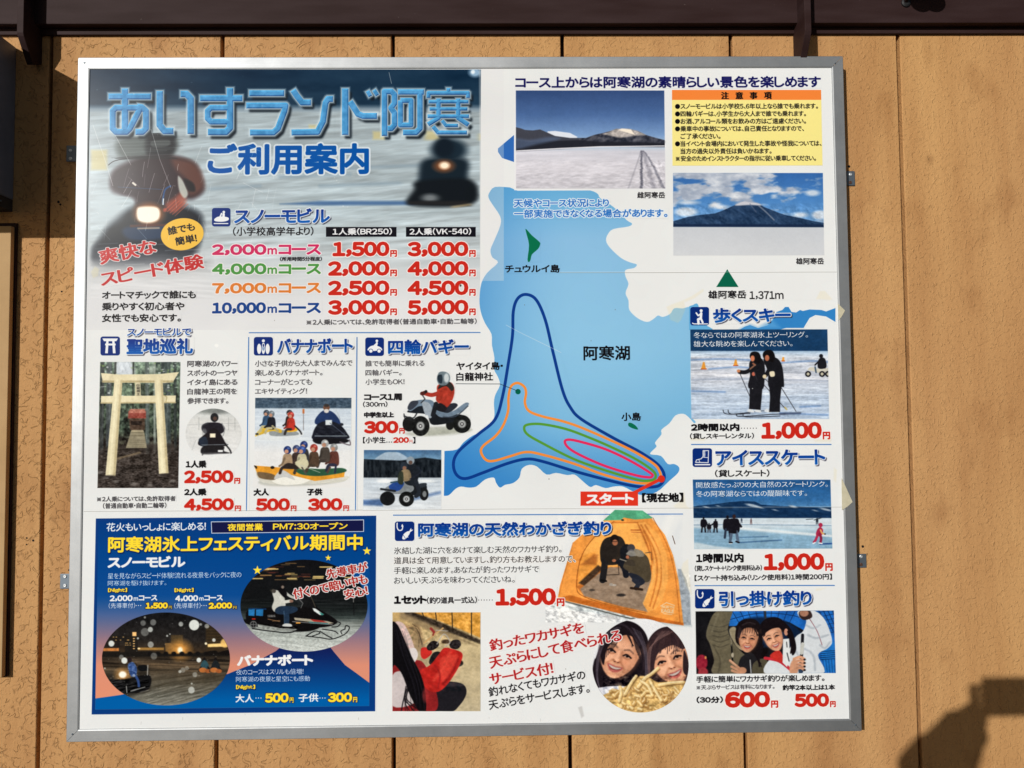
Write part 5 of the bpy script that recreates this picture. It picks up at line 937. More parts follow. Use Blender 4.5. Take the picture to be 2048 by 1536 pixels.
# ---------------------------------------------------------------- night festival panel
def star(r, x, y, R0):
    p = [(x + (R0 if k % 2 == 0 else R0 * .4) * math.sin(k * math.pi / 5), y - (R0 if k % 2 == 0 else R0 * .4) * math.cos(k * math.pi / 5)) for k in range(10)]
    r.P(p, (255, 226, 70)); piece('printed_star', quad(x - R0, y - R0, x + R0, y + R0))
def p_fest():
    section('night_festival_section', 183, 1031, 752.5, 1429, 'blue night festival panel with two oval photos')
    o = [(191.8, 1037), (752.4, 1031.3), (750.4, 1422.5), (183.4, 1429)]; i = [(197, 1043), (740, 1037), (738.5, 1412), (190.5, 1419)]
    r = Rg(182, 1030, 754, 1430); r.P(o, (8, 66, 136), .8)
    r = Rg(182, 1030, 754, 1430, clip=i)
    r.G([(1040, (0, 66, 138)), (1110, (0, 76, 148)), (1190, (10, 84, 156)), (1230, (84, 110, 160)), (1280, (160, 128, 140)), (1330, (222, 152, 128)), (1420, (228, 156, 124))])
    P_ = [(190, 1397), (240, 1390), (300, 1378), (455, 1348), (500, 1330), (552, 1302), (566, 1290), (600, 1280), (652, 1283), (668, 1304), (690, 1330), (715, 1348), (742, 1368), (742, 1420), (188, 1422)]
    m = r.pm(P_, .8); t_ = np.clip((r.Y - 1290) / 110, 0, 1)[..., None]; r.put((slice(None), slice(None)), m, np.array((22, 30, 92)) * (1 - t_) + np.array((0, 104, 176)) * t_)
    T('花火もいっしょに楽しめる！', 213, 412, 1063, 17.5, WH, .35)
    b = Rg(420, 1036, 732, 1070); b.P([(422, 1043), (728, 1039), (728, 1063.5), (423, 1067)], (210, 218, 232)); b.P([(423.4, 1044.4), (726.6, 1040.4), (726.6, 1062.2), (424.4, 1065.6)], (24, 26, 76)); piece('caption_box', [(422, 1043), (728, 1039), (728, 1063.5), (423, 1067)], 'navy box with yellow opening time')
    T('夜間営業', 455, 526, 1062, 14.8, YE, .6); T('PM7:30オープン', 546, 695.6, 1060, 14.3, YE, .55)
    T('阿寒湖氷上フェスティバル期間中', 216, 725.5, 1105.5, 32.5, YE, 1.1, sh=(1.2, 1.8, (8, 36, 92), 1.2), name='heading_lettering')
    T('スノーモビル', 215, 371, 1136, 23, WH, 1.3)
    T('星を見ながらスピード体験！流れる夜景をバックに夜の', 215.7, 483, 1158, 12, (214, 226, 240), .1); T('阿寒湖を駆け抜けます。', 215.7, 333, 1171.8, 10.6, (214, 226, 240), .1)
    for x0 in (216, 349, 472):
        y = 1185.8 if x0 < 400 else 1379.5; T('【Night】', x0, x0 + 38.5, y, 9.8, YE, .6, sh=(.8, 1, (20, 26, 70), .8))
    for x0, n, x2, x3, x4 in ((219.5, '2,000', 291, 336, 344), (350.5, '4,000', 417, 464.5, 473)):
        T(n, x0, x0 + 46, 1203, 12.4, WH, .8); T('m', x0 + 48, x0 + 57, 1201.5, 7, WH, .4); T('コース', x0 + 58, x0 + 95.5, 1201.5, 11, WH, .6)
        T('（先導車付）', x0 - 2, x0 + 51, 1217, 11.4, (226, 232, 242), .15); b = Rg(x0 + 50, 1208, x0 + 66, 1214)
        for k in range(3): b.E(x0 + 53 + k * 4.5, 1211, .9, .9, WH)
        price('1,500' if x0 < 300 else '2,000', x2, x3, 1205, 1218, x4, YE, 1.3, ol=((1.2, (18, 22, 66)),), eh=.5)
    # oval: night village with snow flakes
    r = Rg(202, 1222, 462, 1413, ell=(332, 1317.8, 128, 93))
    r.G([(1224, (24, 24, 26)), (1280, (44, 40, 38)), (1306, (70, 54, 38)), (1316, (52, 44, 36)), (1330, (82, 68, 52)), (1360, (92, 84, 70)), (1390, (112, 110, 100)), (1411, (150, 148, 138))]); r.N(5, 5, 26, 3, 0, (202, 1222, 462, 1300))
    r.P(quad(206, 1273, 240, 1305), (40, 34, 30), 1); r.P(quad(250, 1270, 276, 1305), (38, 34, 30), 1); r.P([(330, 1286), (366, 1286), (368, 1308), (332, 1308)], (128, 98, 58), 1.2); r.P(quad(342, 1270, 366, 1287), (84, 68, 44), 2); r.P([(412, 1252), (445, 1250), (458, 1300), (412, 1300)], (74, 58, 36), 3, .8)
    for k in range(6): r.L([(414, 1256 + k * 6), (440 + k * 2, 1256 + k * 6)], 1, (30, 26, 22), 1, .8)
    r.P(quad(265, 1264, 273, 1272), (255, 206, 140), 1.5)
    for k in range(5): r.E(268, 1277 + k * 5, 2, 1.2, (240, 196, 130), 1)
    for k in range(14): r.E(random.uniform(222, 262), random.choice((1274, 1280, 1286, 1290)), 1.6, .9, (236, 190, 120), 1, .8)
    r.P(quad(206, 1296, 238, 1302), (226, 150, 80), 2, .85); r.N(6, 9, 90, 5, 0, (206, 1294, 240, 1303), (1, .7, .4)); r.P(quad(276, 1295, 328, 1300), (196, 150, 78), 2, .8); r.P([(415, 1288), (452, 1286), (455, 1293), (416, 1294)], (255, 220, 150), 2); r.E(450, 1286, 9, 9, (250, 208, 130), 3, .9); r.E(412, 1287, 2.5, 2.5, (255, 244, 214), 1.5); r.E(278, 1297, 2.6, 1.6, (255, 236, 190), 1)
    r.E(361, 1300, 18, 16, (236, 170, 84), 20, .9); r.E(360.5, 1300, 5, 6, (255, 250, 224), 4)
    r.P([(203, 1304), (260, 1304), (300, 1302), (330, 1308), (400, 1306), (462, 1302), (462, 1312), (203, 1314)], (28, 26, 24), 3, .9)
    for k in range(9): r.E(300 + k * 16, 1307, 5, 4, (24, 22, 22), 2)
    r.S([(412, 1304), (432, 1301), (434, 1309), (412, 1310)], (26, 22, 20), 1); r.S([(436, 1308), (446, 1302), (462, 1300), (462, 1310)], (26, 22, 20), 1)
    r.N(60, 2.6, 120, 6, 2, (202, 1314, 462, 1345), (1, .85, .66)); r.N(50, 3, 60, 7, -8, (202, 1345, 462, 1412)); r.N(30, 2, 90, 12, -14, (290, 1365, 462, 1412)); r.P([(203, 1350), (298, 1340), (300, 1380), (240, 1400), (203, 1390)], (40, 36, 32), 8, .7)
    r.E(246, 1350, 14, 12, (226, 170, 100), 14, .8); r.E(245.5, 1349, 7.5, 6.5, (255, 250, 236), 3)
    r.S([(215, 1360), (250, 1358), (298, 1350), (300, 1374), (280, 1384), (240, 1386), (220, 1374)], (20, 20, 22), 2, .95); r.N(14, 2.5, 120, 22, -12, (220, 1356, 300, 1388)); r.S([(256, 1330), (266, 1324), (274, 1336), (272, 1350), (262, 1352)], (70, 98, 150), 1.5); r.L([(268, 1346), (276, 1360), (278, 1372)], 5, (56, 84, 140), 1.5, 1, True); r.E(259, 1320, 5, 5, (40, 30, 32), 1); r.N(3, 3, 130, 25, 0, (254, 1322, 276, 1352)); r.S([(276, 1332), (292, 1330), (296, 1340), (280, 1342)], (20, 22, 24), 1); r.L([(296, 1330), (295, 1350)], 1.6, (190, 190, 186), 1)
    r.L([(253, 1372), (254, 1385)], 1.4, (200, 200, 196), .8); r.L([(262, 1382), (290, 1374)], 2, (180, 182, 180), 1.5, .8)
    for x, c in ((408, (56, 90, 100)), (430, (34, 40, 44))): r.E(x + 1, 1318, 3, 3.4, (30, 26, 26), .8); r.S([(x - 5, 1326), (x + 1, 1320), (x + 8, 1326), (x + 9, 1336), (x - 6, 1336)], c, 1); r.L([(x - 6, 1334), (x - 10, 1342)], 3, (30, 30, 32), 1); r.L([(x + 8, 1334), (x + 12, 1340)], 3, (30, 30, 32), 1); r.E(x - 2, 1340, 8, 5, (190, 120, 64), 1.5); r.E(x + 8, 1342, 6, 4, (170, 100, 54), 1.5)
    for x, y, R0, a in ((388.5, 1250, 10.2, 1), (223, 1287, 5.8, .95), (249, 1321, 6, 1), (398, 1320, 4.6, 1), (362, 1248, 4.6, .7), (301, 1259, 5, .8), (306.6, 1244.6, 6, .45), (286.4, 1246, 5.4, .4), (290, 1264, 8, .35), (301.6, 1289, 6, .6), (414, 1252, 4.6, .6), (428, 1280, 3.4, .9), (334.6, 1271.5, 2, .8), (308, 1312, 6.5, .35), (243, 1314, 4.6, .4), (383, 1380, 6.5, .7), (360, 1343, 3, .7), (390, 1349, 4.8, .45), (290, 1234.6, 2.2, .6), (276, 1276.6, 2, .8), (340, 1268, 1.6, .7), (383.6, 1367, 1.8, .7), (366, 1340, 5, .4), (374, 1336, 4, .35), (401.6, 1248.6, 2.6, .6), (210, 1336.5, 1.6, .7), (268, 1351, 3, .5)): r.E(x, y, R0, R0 * 1.03, (222, 226, 222), 1.4, a)
    for k in range(40): r.E(random.uniform(210, 450), random.uniform(1235, 1400), .9, .9, (200, 200, 196), 1, .4)
    piece('printed_photo', ellp(332, 1317.8, 128, 93), 'oval photo of falling snow, village lights and night snowmobiles')
    # oval: night snowmobile
    r = Rg(479, 1118, 737, 1305, ell=(608, 1211.2, 127.2, 92))
    r.G([(1119, (18, 18, 22)), (1195, (22, 24, 26)), (1222, (34, 40, 40)), (1236, (70, 80, 78)), (1245, (128, 134, 130)), (1262, (172, 178, 174)), (1304, (206, 210, 206))])
    for k in range(34):
        x, y = random.uniform(490, 610), random.uniform(1124, 1160); r.L([(x, y), (x + random.uniform(10, 26), y)], random.uniform(.8, 2.2), random.choice(((150, 104, 60), (196, 150, 90), (120, 60, 50), (228, 196, 120))), 1.6, random.uniform(.5, .95))
    for x, y, l in ((505, 1157, 20), (575, 1157, 18), (530, 1138, 26), (627, 1153, 20), (626, 1156, 20), (690, 1155, 34), (640, 1134, 24)): r.L([(x, y), (x + l, y)], 2.4, (240, 212, 140), 1.4, .9)
    r.N(40, 2, 40, 3, 0, (480, 1195, 738, 1240)); r.N(30, 1.6, 70, 5, 2, (480, 1232, 738, 1262)); r.N(3, 2, 60, 6, 0, (480, 1255, 738, 1304)); r.N(60, 2, 34, 7, 6, (480, 1240, 738, 1304)); r.L([(707, 1196), (708, 1230)], 1.6, (20, 20, 22), .8); r.L([(707, 1193), (707, 1204)], 1.2, (180, 180, 176), .8)
    bk = (16, 14, 16)
    r.S([(494, 1222), (520, 1216), (560, 1214), (600, 1214), (612, 1196), (624, 1200), (636, 1216), (668, 1236), (674, 1246), (650, 1254), (590, 1256), (540, 1250), (498, 1246)], bk, 1); r.S([(495, 1238), (600, 1250), (640, 1252), (620, 1262), (570, 1262), (500, 1250)], bk, 1.5)
    r.S([(605, 1210), (610, 1185), (620, 1190), (632, 1214)], (24, 24, 26), 1.5, .9); r.L([(620, 1188), (631, 1214)], 1, (110, 100, 80), .8)
    for x0, x1 in ((497, 510), (512, 527)): r.P([(x0, 1219), (x1, 1218), (x1 - 1, 1232), (x0, 1231)], (46, 128, 186), .8)
    r.L([(498, 1217), (532, 1218)], 2, (24, 70, 120), 1); T('YAMAHA', 535, 551, 1234.5, 5, (190, 190, 186), .2, reg=False); r.L([(536, 1238), (560, 1243)], 1.2, (170, 130, 90), .8); r.P(quad(504, 1236.5, 511, 1239), (196, 54, 36), .7); r.L([(545, 1242), (560, 1241)], 1, (170, 130, 90), .8)
    r.P([(588, 1235), (620, 1238), (655, 1242), (668, 1246), (655, 1248), (590, 1240)], (176, 168, 150), .8); r.P([(620, 1238), (645, 1241), (655, 1245), (628, 1243)], (170, 50, 44), .8); r.P([(616, 1243), (655, 1246), (660, 1249), (622, 1247)], (40, 110, 116), .8); r.L([(585, 1243), (665, 1249)], 1.2, (160, 160, 160), .7); r.P(quad(592, 1244.5, 601, 1247), (236, 170, 70), .7)
    r.P([(625, 1216), (631, 1217), (648, 1229), (640, 1230), (628, 1222)], (228, 234, 234), 1.2); r.P([(638, 1224), (648, 1228), (644, 1231)], (60, 150, 140), 1.2)
    r.E(507, 1249, 7, 7.5, (110, 112, 112), 1); r.E(507, 1249, 5, 5.4, (30, 30, 32), 1); r.L([(502, 1249), (512, 1249)], 1, (140, 140, 140), .6); r.L([(507, 1244), (507, 1255)], 1, (140, 140, 140), .6)
    r.P([(515, 1248), (560, 1256), (596, 1258), (586, 1263), (540, 1261), (516, 1257)], (150, 154, 150), 1); r.N(5, 3, 120, 9, 10, (514, 1247, 597, 1264)); r.L([(505, 1257), (540, 1262), (580, 1265), (600, 1256)], 2, (20, 20, 22), .8, 1, True)
    for p in (((664, 1254), (675, 1253), (681, 1246), (672, 1243)), ((612, 1272), (630, 1262), (640, 1266), (625, 1272)), ((612, 1272), (640, 1275), (664, 1278), (690, 1268), (699, 1255), (692, 1251), (690, 1258)), ((640, 1262), (652, 1270), (664, 1276)), ((645, 1258), (668, 1262), (676, 1267)), ((690, 1258), (682, 1262), (684, 1268))): r.L(p, 1.8, (26, 26, 28), .7, 1, True)
    r.S([(545, 1185), (553, 1180), (566, 1188), (570, 1200), (570, 1214), (552, 1224), (544, 1215), (548, 1200)], (204, 204, 196), 1); r.L([(560, 1194), (568, 1203), (580, 1202)], 6, (214, 214, 206), .9, 1, True); r.L([(571, 1185), (580, 1192), (590, 1196)], 5, (196, 196, 190), .9, 1, True); r.E(583, 1202, 4, 3, (150, 116, 100), .8); r.E(548, 1182, 4, 4, (80, 76, 72), 1.2)
    r.S([(556, 1180), (566, 1176), (574, 1186), (570, 1196)], (18, 16, 20), 1); r.E(565, 1171, 5.5, 6, (24, 22, 24), 1); r.E(565.5, 1174, 3, 3, (140, 126, 116), 1)
    r.S([(550, 1220), (562, 1212), (592, 1214), (594, 1222), (578, 1228), (556, 1228)], (36, 54, 76), 1); r.L([(572, 1218), (574, 1235), (573, 1248)], 10, (38, 58, 82), 1, 1, True); r.L([(568, 1222), (569, 1246)], 1.4, (80, 110, 136), 1.2, .8); r.S([(565, 1252), (570, 1247), (582, 1248), (583, 1253)], (206, 208, 206), .8)
    r.E(600, 1203, 5, 6, (40, 42, 44), 1.5, .9); r.L([(596, 1196), (606, 1206), (602, 1216)], 1, (150, 150, 150), .8)
    piece('printed_photo', ellp(608, 1211.2, 127.2, 92), 'oval photo of a white jacketed rider on a black snowmobile at night')
    r = Rg(500, 1090, 750, 1155); star(r, 515, 1140.5, 9.5); star(r, 656.5, 1115.7, 6.5); star(r, 734, 1102, 9)
    o = ((1.7, (236, 234, 234)),)
    T('先導車が', 654, 737, 1158.5, 20, (176, 50, 44), .9, ol=o, yr=1143, by=.2); T('付くので暗い中も', 588, 737, 1199, 21, (176, 50, 44), .9, ol=o, yr=1167, by=.2); T('安心！', 690, 737, 1198.5, 19, (176, 50, 44), .9, ol=o, yr=1189, by=.2)
    T('バナナボート', 474, 626.5, 1332.5, 22.5, WH, 1.5); T('夜のコースはスリルも倍増！', 472, 607, 1350, 11.6, (214, 224, 240), .1); T('阿寒湖の夜景と星空にも感動', 472, 620, 1364, 11, (214, 224, 240), .1)
    y0, y1 = 1387.5, 1406; o = ((1.2, (18, 30, 80)),)
    T('大人', 471, 508, y1 - 1, 17, WH, .5); T('子供', 597, 637, y1 - 2, 17, WH, .5); b = Rg(505, 1390, 660, 1402)
    for x0 in (512, 640):
        for k in range(3): b.E(x0 + k * 5, 1396, 1, 1, WH)
    price('500', 529.8, 577.5, 1386, 1405.5, 587.5, YE, 1.6, ol=o, eh=.55); price('300', 655.7, 704.5, 1385, 1404.5, 714.6, YE, 1.6, ol=o, eh=.55)
p_fest()
# ---------------------------------------------------------------- ice fishing
section('ice_fishing_section', 781, 1024, 1382, 1430, 'ice fishing section with an orange tent and a round photo')
rule([(787, 1030.3), (1365, 1028)])
def p_tent():
    r = Rg(1060, 1018, 1390, 1256)
    w0 = (232, 231, 230)
    r.P([(1096, 1206), (1130, 1206), (1200, 1212), (1300, 1240), (1384, 1250), (1384, 1254), (1290, 1248), (1230, 1232), (1160, 1222), (1110, 1216)], (196, 204, 206), 4, .8); r.N(7, 4, 150, 5, 15, (1090, 1204, 1300, 1246), (1, 1, .95))
    r.P([(1355, 1138), (1362, 1138), (1372, 1158), (1380, 1190), (1382, 1250), (1362, 1250)], (168, 176, 184), 2.5); r.N(5, 5, 70, 7, 0, (1358, 1145, 1382, 1250))
    r.P([(1207, 1041), (1232, 1020), (1285, 1022), (1303, 1036), (1330, 1070), (1346, 1110), (1357, 1160), (1367, 1250), (1305, 1240), (1115, 1198), (1120, 1170), (1146, 1085), (1180, 1055)], (240, 164, 80), 1.2)
    r.P([(1140, 1190), (1116, 1196), (1290, 1240), (1367, 1251), (1367, 1246), (1300, 1232)], (196, 110, 40), 2, .9); r.N(24, 60, 24, 9, 20, (1115, 1025, 1367, 1250), (1, .8, .5))
    r.P([(1214, 1034), (1230, 1019.5), (1285, 1021), (1306, 1036), (1300, 1037), (1270, 1039), (1248, 1035), (1240, 1040), (1206, 1041)], (96, 176, 138), 1.2); r.N(12, 12, 40, 4, 0, (1206, 1019, 1306, 1040), (.8, 1, .9)); r.E(1245, 1040, 3, 2, (40, 60, 50), 1)
    # opening
    r.P([(1196, 1070), (1228, 1044), (1276, 1044), (1296, 1090), (1312, 1150), (1306, 1190), (1292, 1224), (1240, 1214), (1168, 1192), (1152, 1172), (1158, 1120)], (196, 118, 52), 1.2)
    r.P([(1200, 1062), (1228, 1046), (1274, 1046), (1300, 1110), (1304, 1130), (1240, 1134), (1180, 1134), (1160, 1140), (1170, 1095)], (248, 182, 96), 3); r.P([(1166, 1110), (1190, 1104), (1196, 1140), (1155, 1172), (1156, 1130)], (236, 164, 76), 4); r.P([(1157, 1166), (1196, 1130), (1206, 1136), (1170, 1172)], (60, 46, 38), 3, .9); r.P([(1160, 1130), (1188, 1108), (1196, 1110), (1192, 1130)], (150, 84, 40), 5, .6)
    r.P([(1160, 1178), (1196, 1148), (1220, 1134), (1300, 1136), (1308, 1165), (1296, 1224), (1240, 1212), (1168, 1192)], (160, 138, 118), 2.5); r.N(8, 5, 44, 12, 0, (1160, 1140, 1304, 1222)); r.E(1184, 1180, 6, 2.4, (84, 74, 66), 1.5); r.E(1242, 1190, 9, 3, (54, 48, 46), 1.5); r.E(1228, 1170, 5, 2, (190, 180, 170), 1); r.E(1222, 1169, 4, 3, (170, 160, 150), 1)
    r.L([(1262, 1060), (1282, 1060)], 2, (176, 92, 40), 1.2); r.L([(1262, 1064), (1282, 1065)], 1.4, (190, 110, 60), 1)
    # anglers
    r.S([(1202, 1090), (1212, 1076), (1238, 1072), (1250, 1086), (1252, 1110), (1238, 1128), (1206, 1128), (1200, 1110)], (46, 40, 36), 1); r.L([(1210, 1120), (1208, 1140), (1205, 1160)], 13, (38, 36, 38), 1, 1, True); r.L([(1235, 1120), (1248, 1135), (1252, 1150)], 12, (30, 32, 40), 1, 1, True); r.L([(1202, 1160), (1212, 1162)], 4, (24, 22, 22), 1)
    r.E(1229, 1078, 8.5, 9, (30, 24, 22), 1); r.E(1230, 1085, 5.5, 6, (176, 116, 84), 1.4); r.L([(1225, 1083), (1234, 1083)], 1, (40, 28, 26), 1); r.L([(1240, 1096), (1236, 1114), (1226, 1120)], 8, (52, 44, 38), 1, 1, True); r.L([(1206, 1098), (1212, 1116), (1226, 1122)], 8, (44, 38, 34), 1, 1, True); r.E(1228, 1121, 4, 3, (176, 116, 84), 1)
    r.L([(1212, 1130), (1236, 1128), (1238, 1148)], 1.4, (60, 50, 44), .8); r.L([(1212, 1150), (1238, 1149)], 1.4, (60, 50, 44), .8)
    r.S([(1240, 1100), (1252, 1088), (1262, 1096), (1258, 1122), (1245, 1124)], (28, 30, 36), 1.2); r.E(1262, 1096, 8, 8, (70, 68, 72), 1)
    r.S([(1246, 1132), (1262, 1112), (1280, 1104), (1296, 1116), (1302, 1148), (1296, 1164), (1272, 1160), (1258, 1144)], (84, 74, 58), 1); r.S([(1252, 1120), (1266, 1120), (1270, 1132), (1250, 1128)], (70, 62, 52), 1.2); r.S([(1256, 1146), (1276, 1150), (1290, 1164), (1276, 1172), (1266, 1160)], (40, 44, 56), 1.2); r.L([(1268, 1160), (1276, 1168), (1272, 1176)], 9, (44, 48, 60), 1, 1, True); r.L([(1262, 1176), (1284, 1179)], 5, (52, 36, 26), 1.2)
    r.E(1263, 1106, 8, 7, (112, 110, 112), 1.2); r.S([(1252, 1108), (1260, 1102), (1272, 1104), (1276, 1110), (1266, 1112)], (150, 146, 138), 1.4, .9); r.E(1255, 1114, 3.5, 3.5, (170, 112, 84), 1); r.S([(1268, 1098), (1284, 1102), (1288, 1112), (1274, 1112)], (140, 132, 118), 1.6)
    r.L([(1290, 1106), (1302, 1104), (1304, 1120)], 1.2, (70, 60, 50), .8); r.L([(1240, 1118), (1252, 1122)], 2, (200, 190, 170), 1, .7)
    # door flap rolled to the right
    r.P([(1276, 1046), (1290, 1044), (1318, 1070), (1334, 1110), (1336, 1160), (1325, 1200), (1312, 1218), (1296, 1224), (1286, 1208), (1302, 1160), (1306, 1110), (1294, 1080)], (246, 178, 94), 1.2)
    for p in (((1282, 1050), (1308, 1100), (1314, 1150), (1300, 1212)), ((1290, 1050), (1318, 1104), (1322, 1160), (1306, 1216)), ((1286, 1060), (1300, 1090), (1308, 1130))): r.L(p, 2.6, (186, 104, 40), 3, .75, True)
    r.L([(1300, 1070), (1322, 1120), (1326, 1170)], 3, (250, 190, 110), 3, .7, True); r.L([(1286, 1206), (1306, 1160), (1308, 1120)], 2, (250, 196, 120), 2, .7, True)
    r.L([(1306, 1036), (1334, 1090), (1350, 1150), (1360, 1244)], 1.6, (190, 106, 40), 1.5, .8, True); r.L([(1146, 1086), (1128, 1150), (1118, 1190)], 2, (200, 120, 50), 2, .6, True); r.L([(1228, 1043), (1198, 1064), (1164, 1110), (1153, 1172), (1170, 1194), (1240, 1215), (1292, 1226)], 1.6, (150, 82, 30), 1, .8, True); r.L([(1120, 1200), (1240, 1232), (1300, 1246)], 3, (60, 60, 56), 2, .7)
    r.L([(1345, 1072), (1350, 1088)], 1.4, (90, 60, 40), .8)
    T('NORTH', 1323, 1348, 1216, 6, (232, 206, 170), .4, yr=1218, reg=False); T('EAGLE', 1322, 1348, 1225, 8, (232, 206, 170), .6, yr=1227, reg=False); r.L([(1321, 1212), (1333, 1205), (1349, 1211)], 1.6, (232, 206, 170), .8); r.L([(1326, 1227), (1344, 1229)], 1.4, (232, 206, 170), .8)
    r.P([(1094, 1185), (1104, 1180), (1100, 1200), (1092, 1204)], (40, 56, 70), 1.5, .0)
    piece('printed_cut_out', [(1115, 1198), (1120, 1170), (1146, 1085), (1180, 1055), (1207, 1041), (1232, 1020), (1285, 1021), (1303, 1036), (1330, 1070), (1346, 1110), (1356, 1140), (1372, 1158), (1382, 1250), (1367, 1251), (1290, 1240), (1150, 1214)], 'two anglers inside an orange tent with a green top')
p_tent()
def pi_fish2(r, tx, s, x0, y0): pi_fish(r, tx, s, x0, y0)
picto(789.7, 1043, 828.7, 1082, pi_fish2, 'white hook and fish pictogram beside the long bottom heading')
head('阿寒湖の天然わかざぎ釣り', 836, 1223, 1045, 1074, 1.6)
for i, (s, x1) in enumerate((('氷結した湖に穴をあけて楽しむ天然のワカサギ釣り。', 1123), ('道具は全て用意していますし、釣り方もお教えしますので、', 1151), ('手軽に楽しめます。あなたが釣ったワカサギで', 1078), ('おいしい天ぷらを味わってくださいね。', 1029.5))):
    T(s, 788, x1, 1108.3 + i * 19.9, 14.2, K, .1, ol=((1.4, (234, 232, 230)),) if i == 1 else ())
body('1セット', 788, 854, 1191.5, 1209, K, 1.0); body('（釣り道具一式込）', 854, 954, 1194, 1207.7, K, .1)
r = Rg(954, 1194, 990, 1206)
for k in range(6): r.E(957.5 + k * 5.4, 1200, .9, .9, K)
price('1,500', 991, 1112, 1177, 1212.5, 1129, b=2.8)
def p_girl():
    q = quad(785, 1224.7, 961, 1422.3); r = Rg(784, 1224, 962, 1423, clip=q, cs=.8)
    r.G([(1225, (196, 166, 112)), (1290, (198, 180, 142)), (1422, (200, 186, 156))]); r.N(26, 20, 30, 3, 0, None, (1, .96, .85)); r.N(4, 4, 16, 5)
    r.P([(820, 1224), (962, 1224), (962, 1276), (920, 1258), (870, 1238)], (218, 164, 78), 2); r.P([(808, 1224), (826, 1224), (880, 1244), (962, 1280), (962, 1288), (900, 1266), (850, 1246), (812, 1232)], (60, 50, 42), 4, .95); r.N(5, 4, 110, 8, 25, (810, 1224, 962, 1290), (1, .9, .8)); r.P([(800, 1224), (816, 1228), (880, 1256), (955, 1292), (900, 1276), (840, 1254), (800, 1236)], (150, 130, 100), 6, .8)
    for p in (((844, 1224), (849, 1236)), ((871, 1224), (873, 1240)), ((904, 1224), (905, 1256)), ((943, 1224), (943, 1272))): r.L(p, 2, (60, 48, 36), .8)
    r.S([(800, 1300), (850, 1290), (860, 1340), (820, 1350)], (176, 160, 130), 8, .6)
    r.S([(786, 1250), (800, 1246), (818, 1252), (838, 1250), (850, 1290), (845, 1300), (815, 1310), (790, 1330)], (140, 112, 82), 4, .5)
    r.E(892, 1283, 9, 4.4, (84, 66, 50), 2); r.E(916, 1326, 10.5, 7, (40, 36, 34), 1.5); r.E(916, 1329, 7, 4, (80, 80, 78), 2, .8); r.L([(921, 1328), (921, 1315)], 1.2, (50, 46, 40), .8); r.E(901, 1344, 8.4, 7.4, (176, 170, 152), 1.2, .9); r.E(901, 1343, 6.4, 5.4, (196, 190, 172), 1.2)
    r.S([(866, 1306), (880, 1304), (886, 1318), (872, 1330), (858, 1326)], (36, 34, 36), 1)
    # legs, coat, arm
    r.S([(850, 1375), (880, 1364), (912, 1364), (930, 1372), (932, 1390), (918, 1412), (900, 1424), (850, 1424), (845, 1400)], (34, 32, 38), 1.2); r.S([(850, 1374), (882, 1365), (920, 1366), (925, 1372), (890, 1374), (860, 1384)], (70, 66, 72), 3, .6)
    r.S([(785, 1330), (830, 1320), (850, 1330), (872, 1380), (868, 1424), (785, 1424)], (150, 40, 42), 1.2); r.S([(785, 1350), (815, 1348), (835, 1400), (785, 1412)], (206, 196, 196), 2)
    r.S([(838, 1345), (860, 1330), (875, 1312), (888, 1296), (905, 1298), (924, 1306), (922, 1324), (908, 1350), (890, 1374), (872, 1384), (850, 1375)], (188, 44, 38), 1.2); r.L([(900, 1304), (890, 1330), (868, 1360)], 5, (226, 92, 74), 6, .7, True); r.L([(916, 1318), (904, 1346), (886, 1368)], 5, (140, 28, 28), 5, .8, True); r.N(9, 5, 50, 44, 40, (838, 1296, 924, 1384), (1, .5, .5)); r.S([(880, 1320), (900, 1310), (916, 1312), (900, 1345), (884, 1362)], (226, 84, 68), 5, .7); r.L([(870, 1330), (880, 1350), (876, 1376)], 3, (150, 34, 36), 3, .7, True)
    r.S([(843, 1296), (858, 1296), (864, 1306), (850, 1318), (842, 1312)], (196, 50, 44), 1.2)
    r.S([(854, 1292), (864, 1282), (876, 1284), (877, 1292), (866, 1300), (856, 1300)], (38, 32, 34), 1); r.S([(899, 1288), (906, 1280), (918, 1280), (922, 1290), (914, 1298), (902, 1296)], (46, 40, 42), 1); r.N(3, 3, 80, 21, 0, (854, 1280, 922, 1300))
    r.L([(848, 1286), (866, 1272), (886, 1256)], 3, (206, 170, 120), 1); r.L([(866, 1270), (868, 1264)], 3, (150, 60, 50), 1); r.L([(872, 1260), (896, 1262)], 1, (196, 196, 196), .7); r.L([(874, 1288), (888, 1268), (900, 1284), (890, 1292)], 2, (180, 176, 170), 1, .9, True); r.L([(868, 1264), (862, 1257)], 5, (160, 60, 56), 1.2)
    r.S([(790, 1246), (806, 1246), (820, 1270), (830, 1300), (828, 1316), (815, 1310), (805, 1280)], (214, 190, 184), 1.5); r.N(4, 6, 90, 23, 60, (796, 1248, 830, 1316), (1, .6, .6)); r.S([(816, 1300), (830, 1296), (836, 1310), (828, 1326), (818, 1322)], (222, 214, 212), 1.2)
    # hair
    r.S([(783, 1250), (794, 1248), (806, 1272), (822, 1310), (840, 1345), (850, 1380), (852, 1420), (840, 1424), (820, 1390), (805, 1350), (790, 1330), (783, 1330)], (18, 16, 20), 1.2)
    for k in range(14): x = 786 + k * 1.6; strands(r, [(x, 1262), (x + 14, 1310), (x + 34, 1370), (x + 40, 1420)], 1, random.choice(((60, 58, 70), (40, 38, 48), (10, 8, 10))), .5, 1.1, 3)
    for k in range(10): strands(r, [(815, 1375), (805 + k, 1400), (800 + k * 6, 1424)], 1, (20, 16, 20), .8, 1.3, 4)
    strands(r, [(820, 1252), (836, 1262), (842, 1290)], 6, (40, 30, 26), .5, .8, 5); r.E(851, 1390, 6, 14, (180, 60, 60), 4, .6)
    piece('printed_photo', q, 'photo of a child in a red coat fishing through an ice hole')
p_girl()
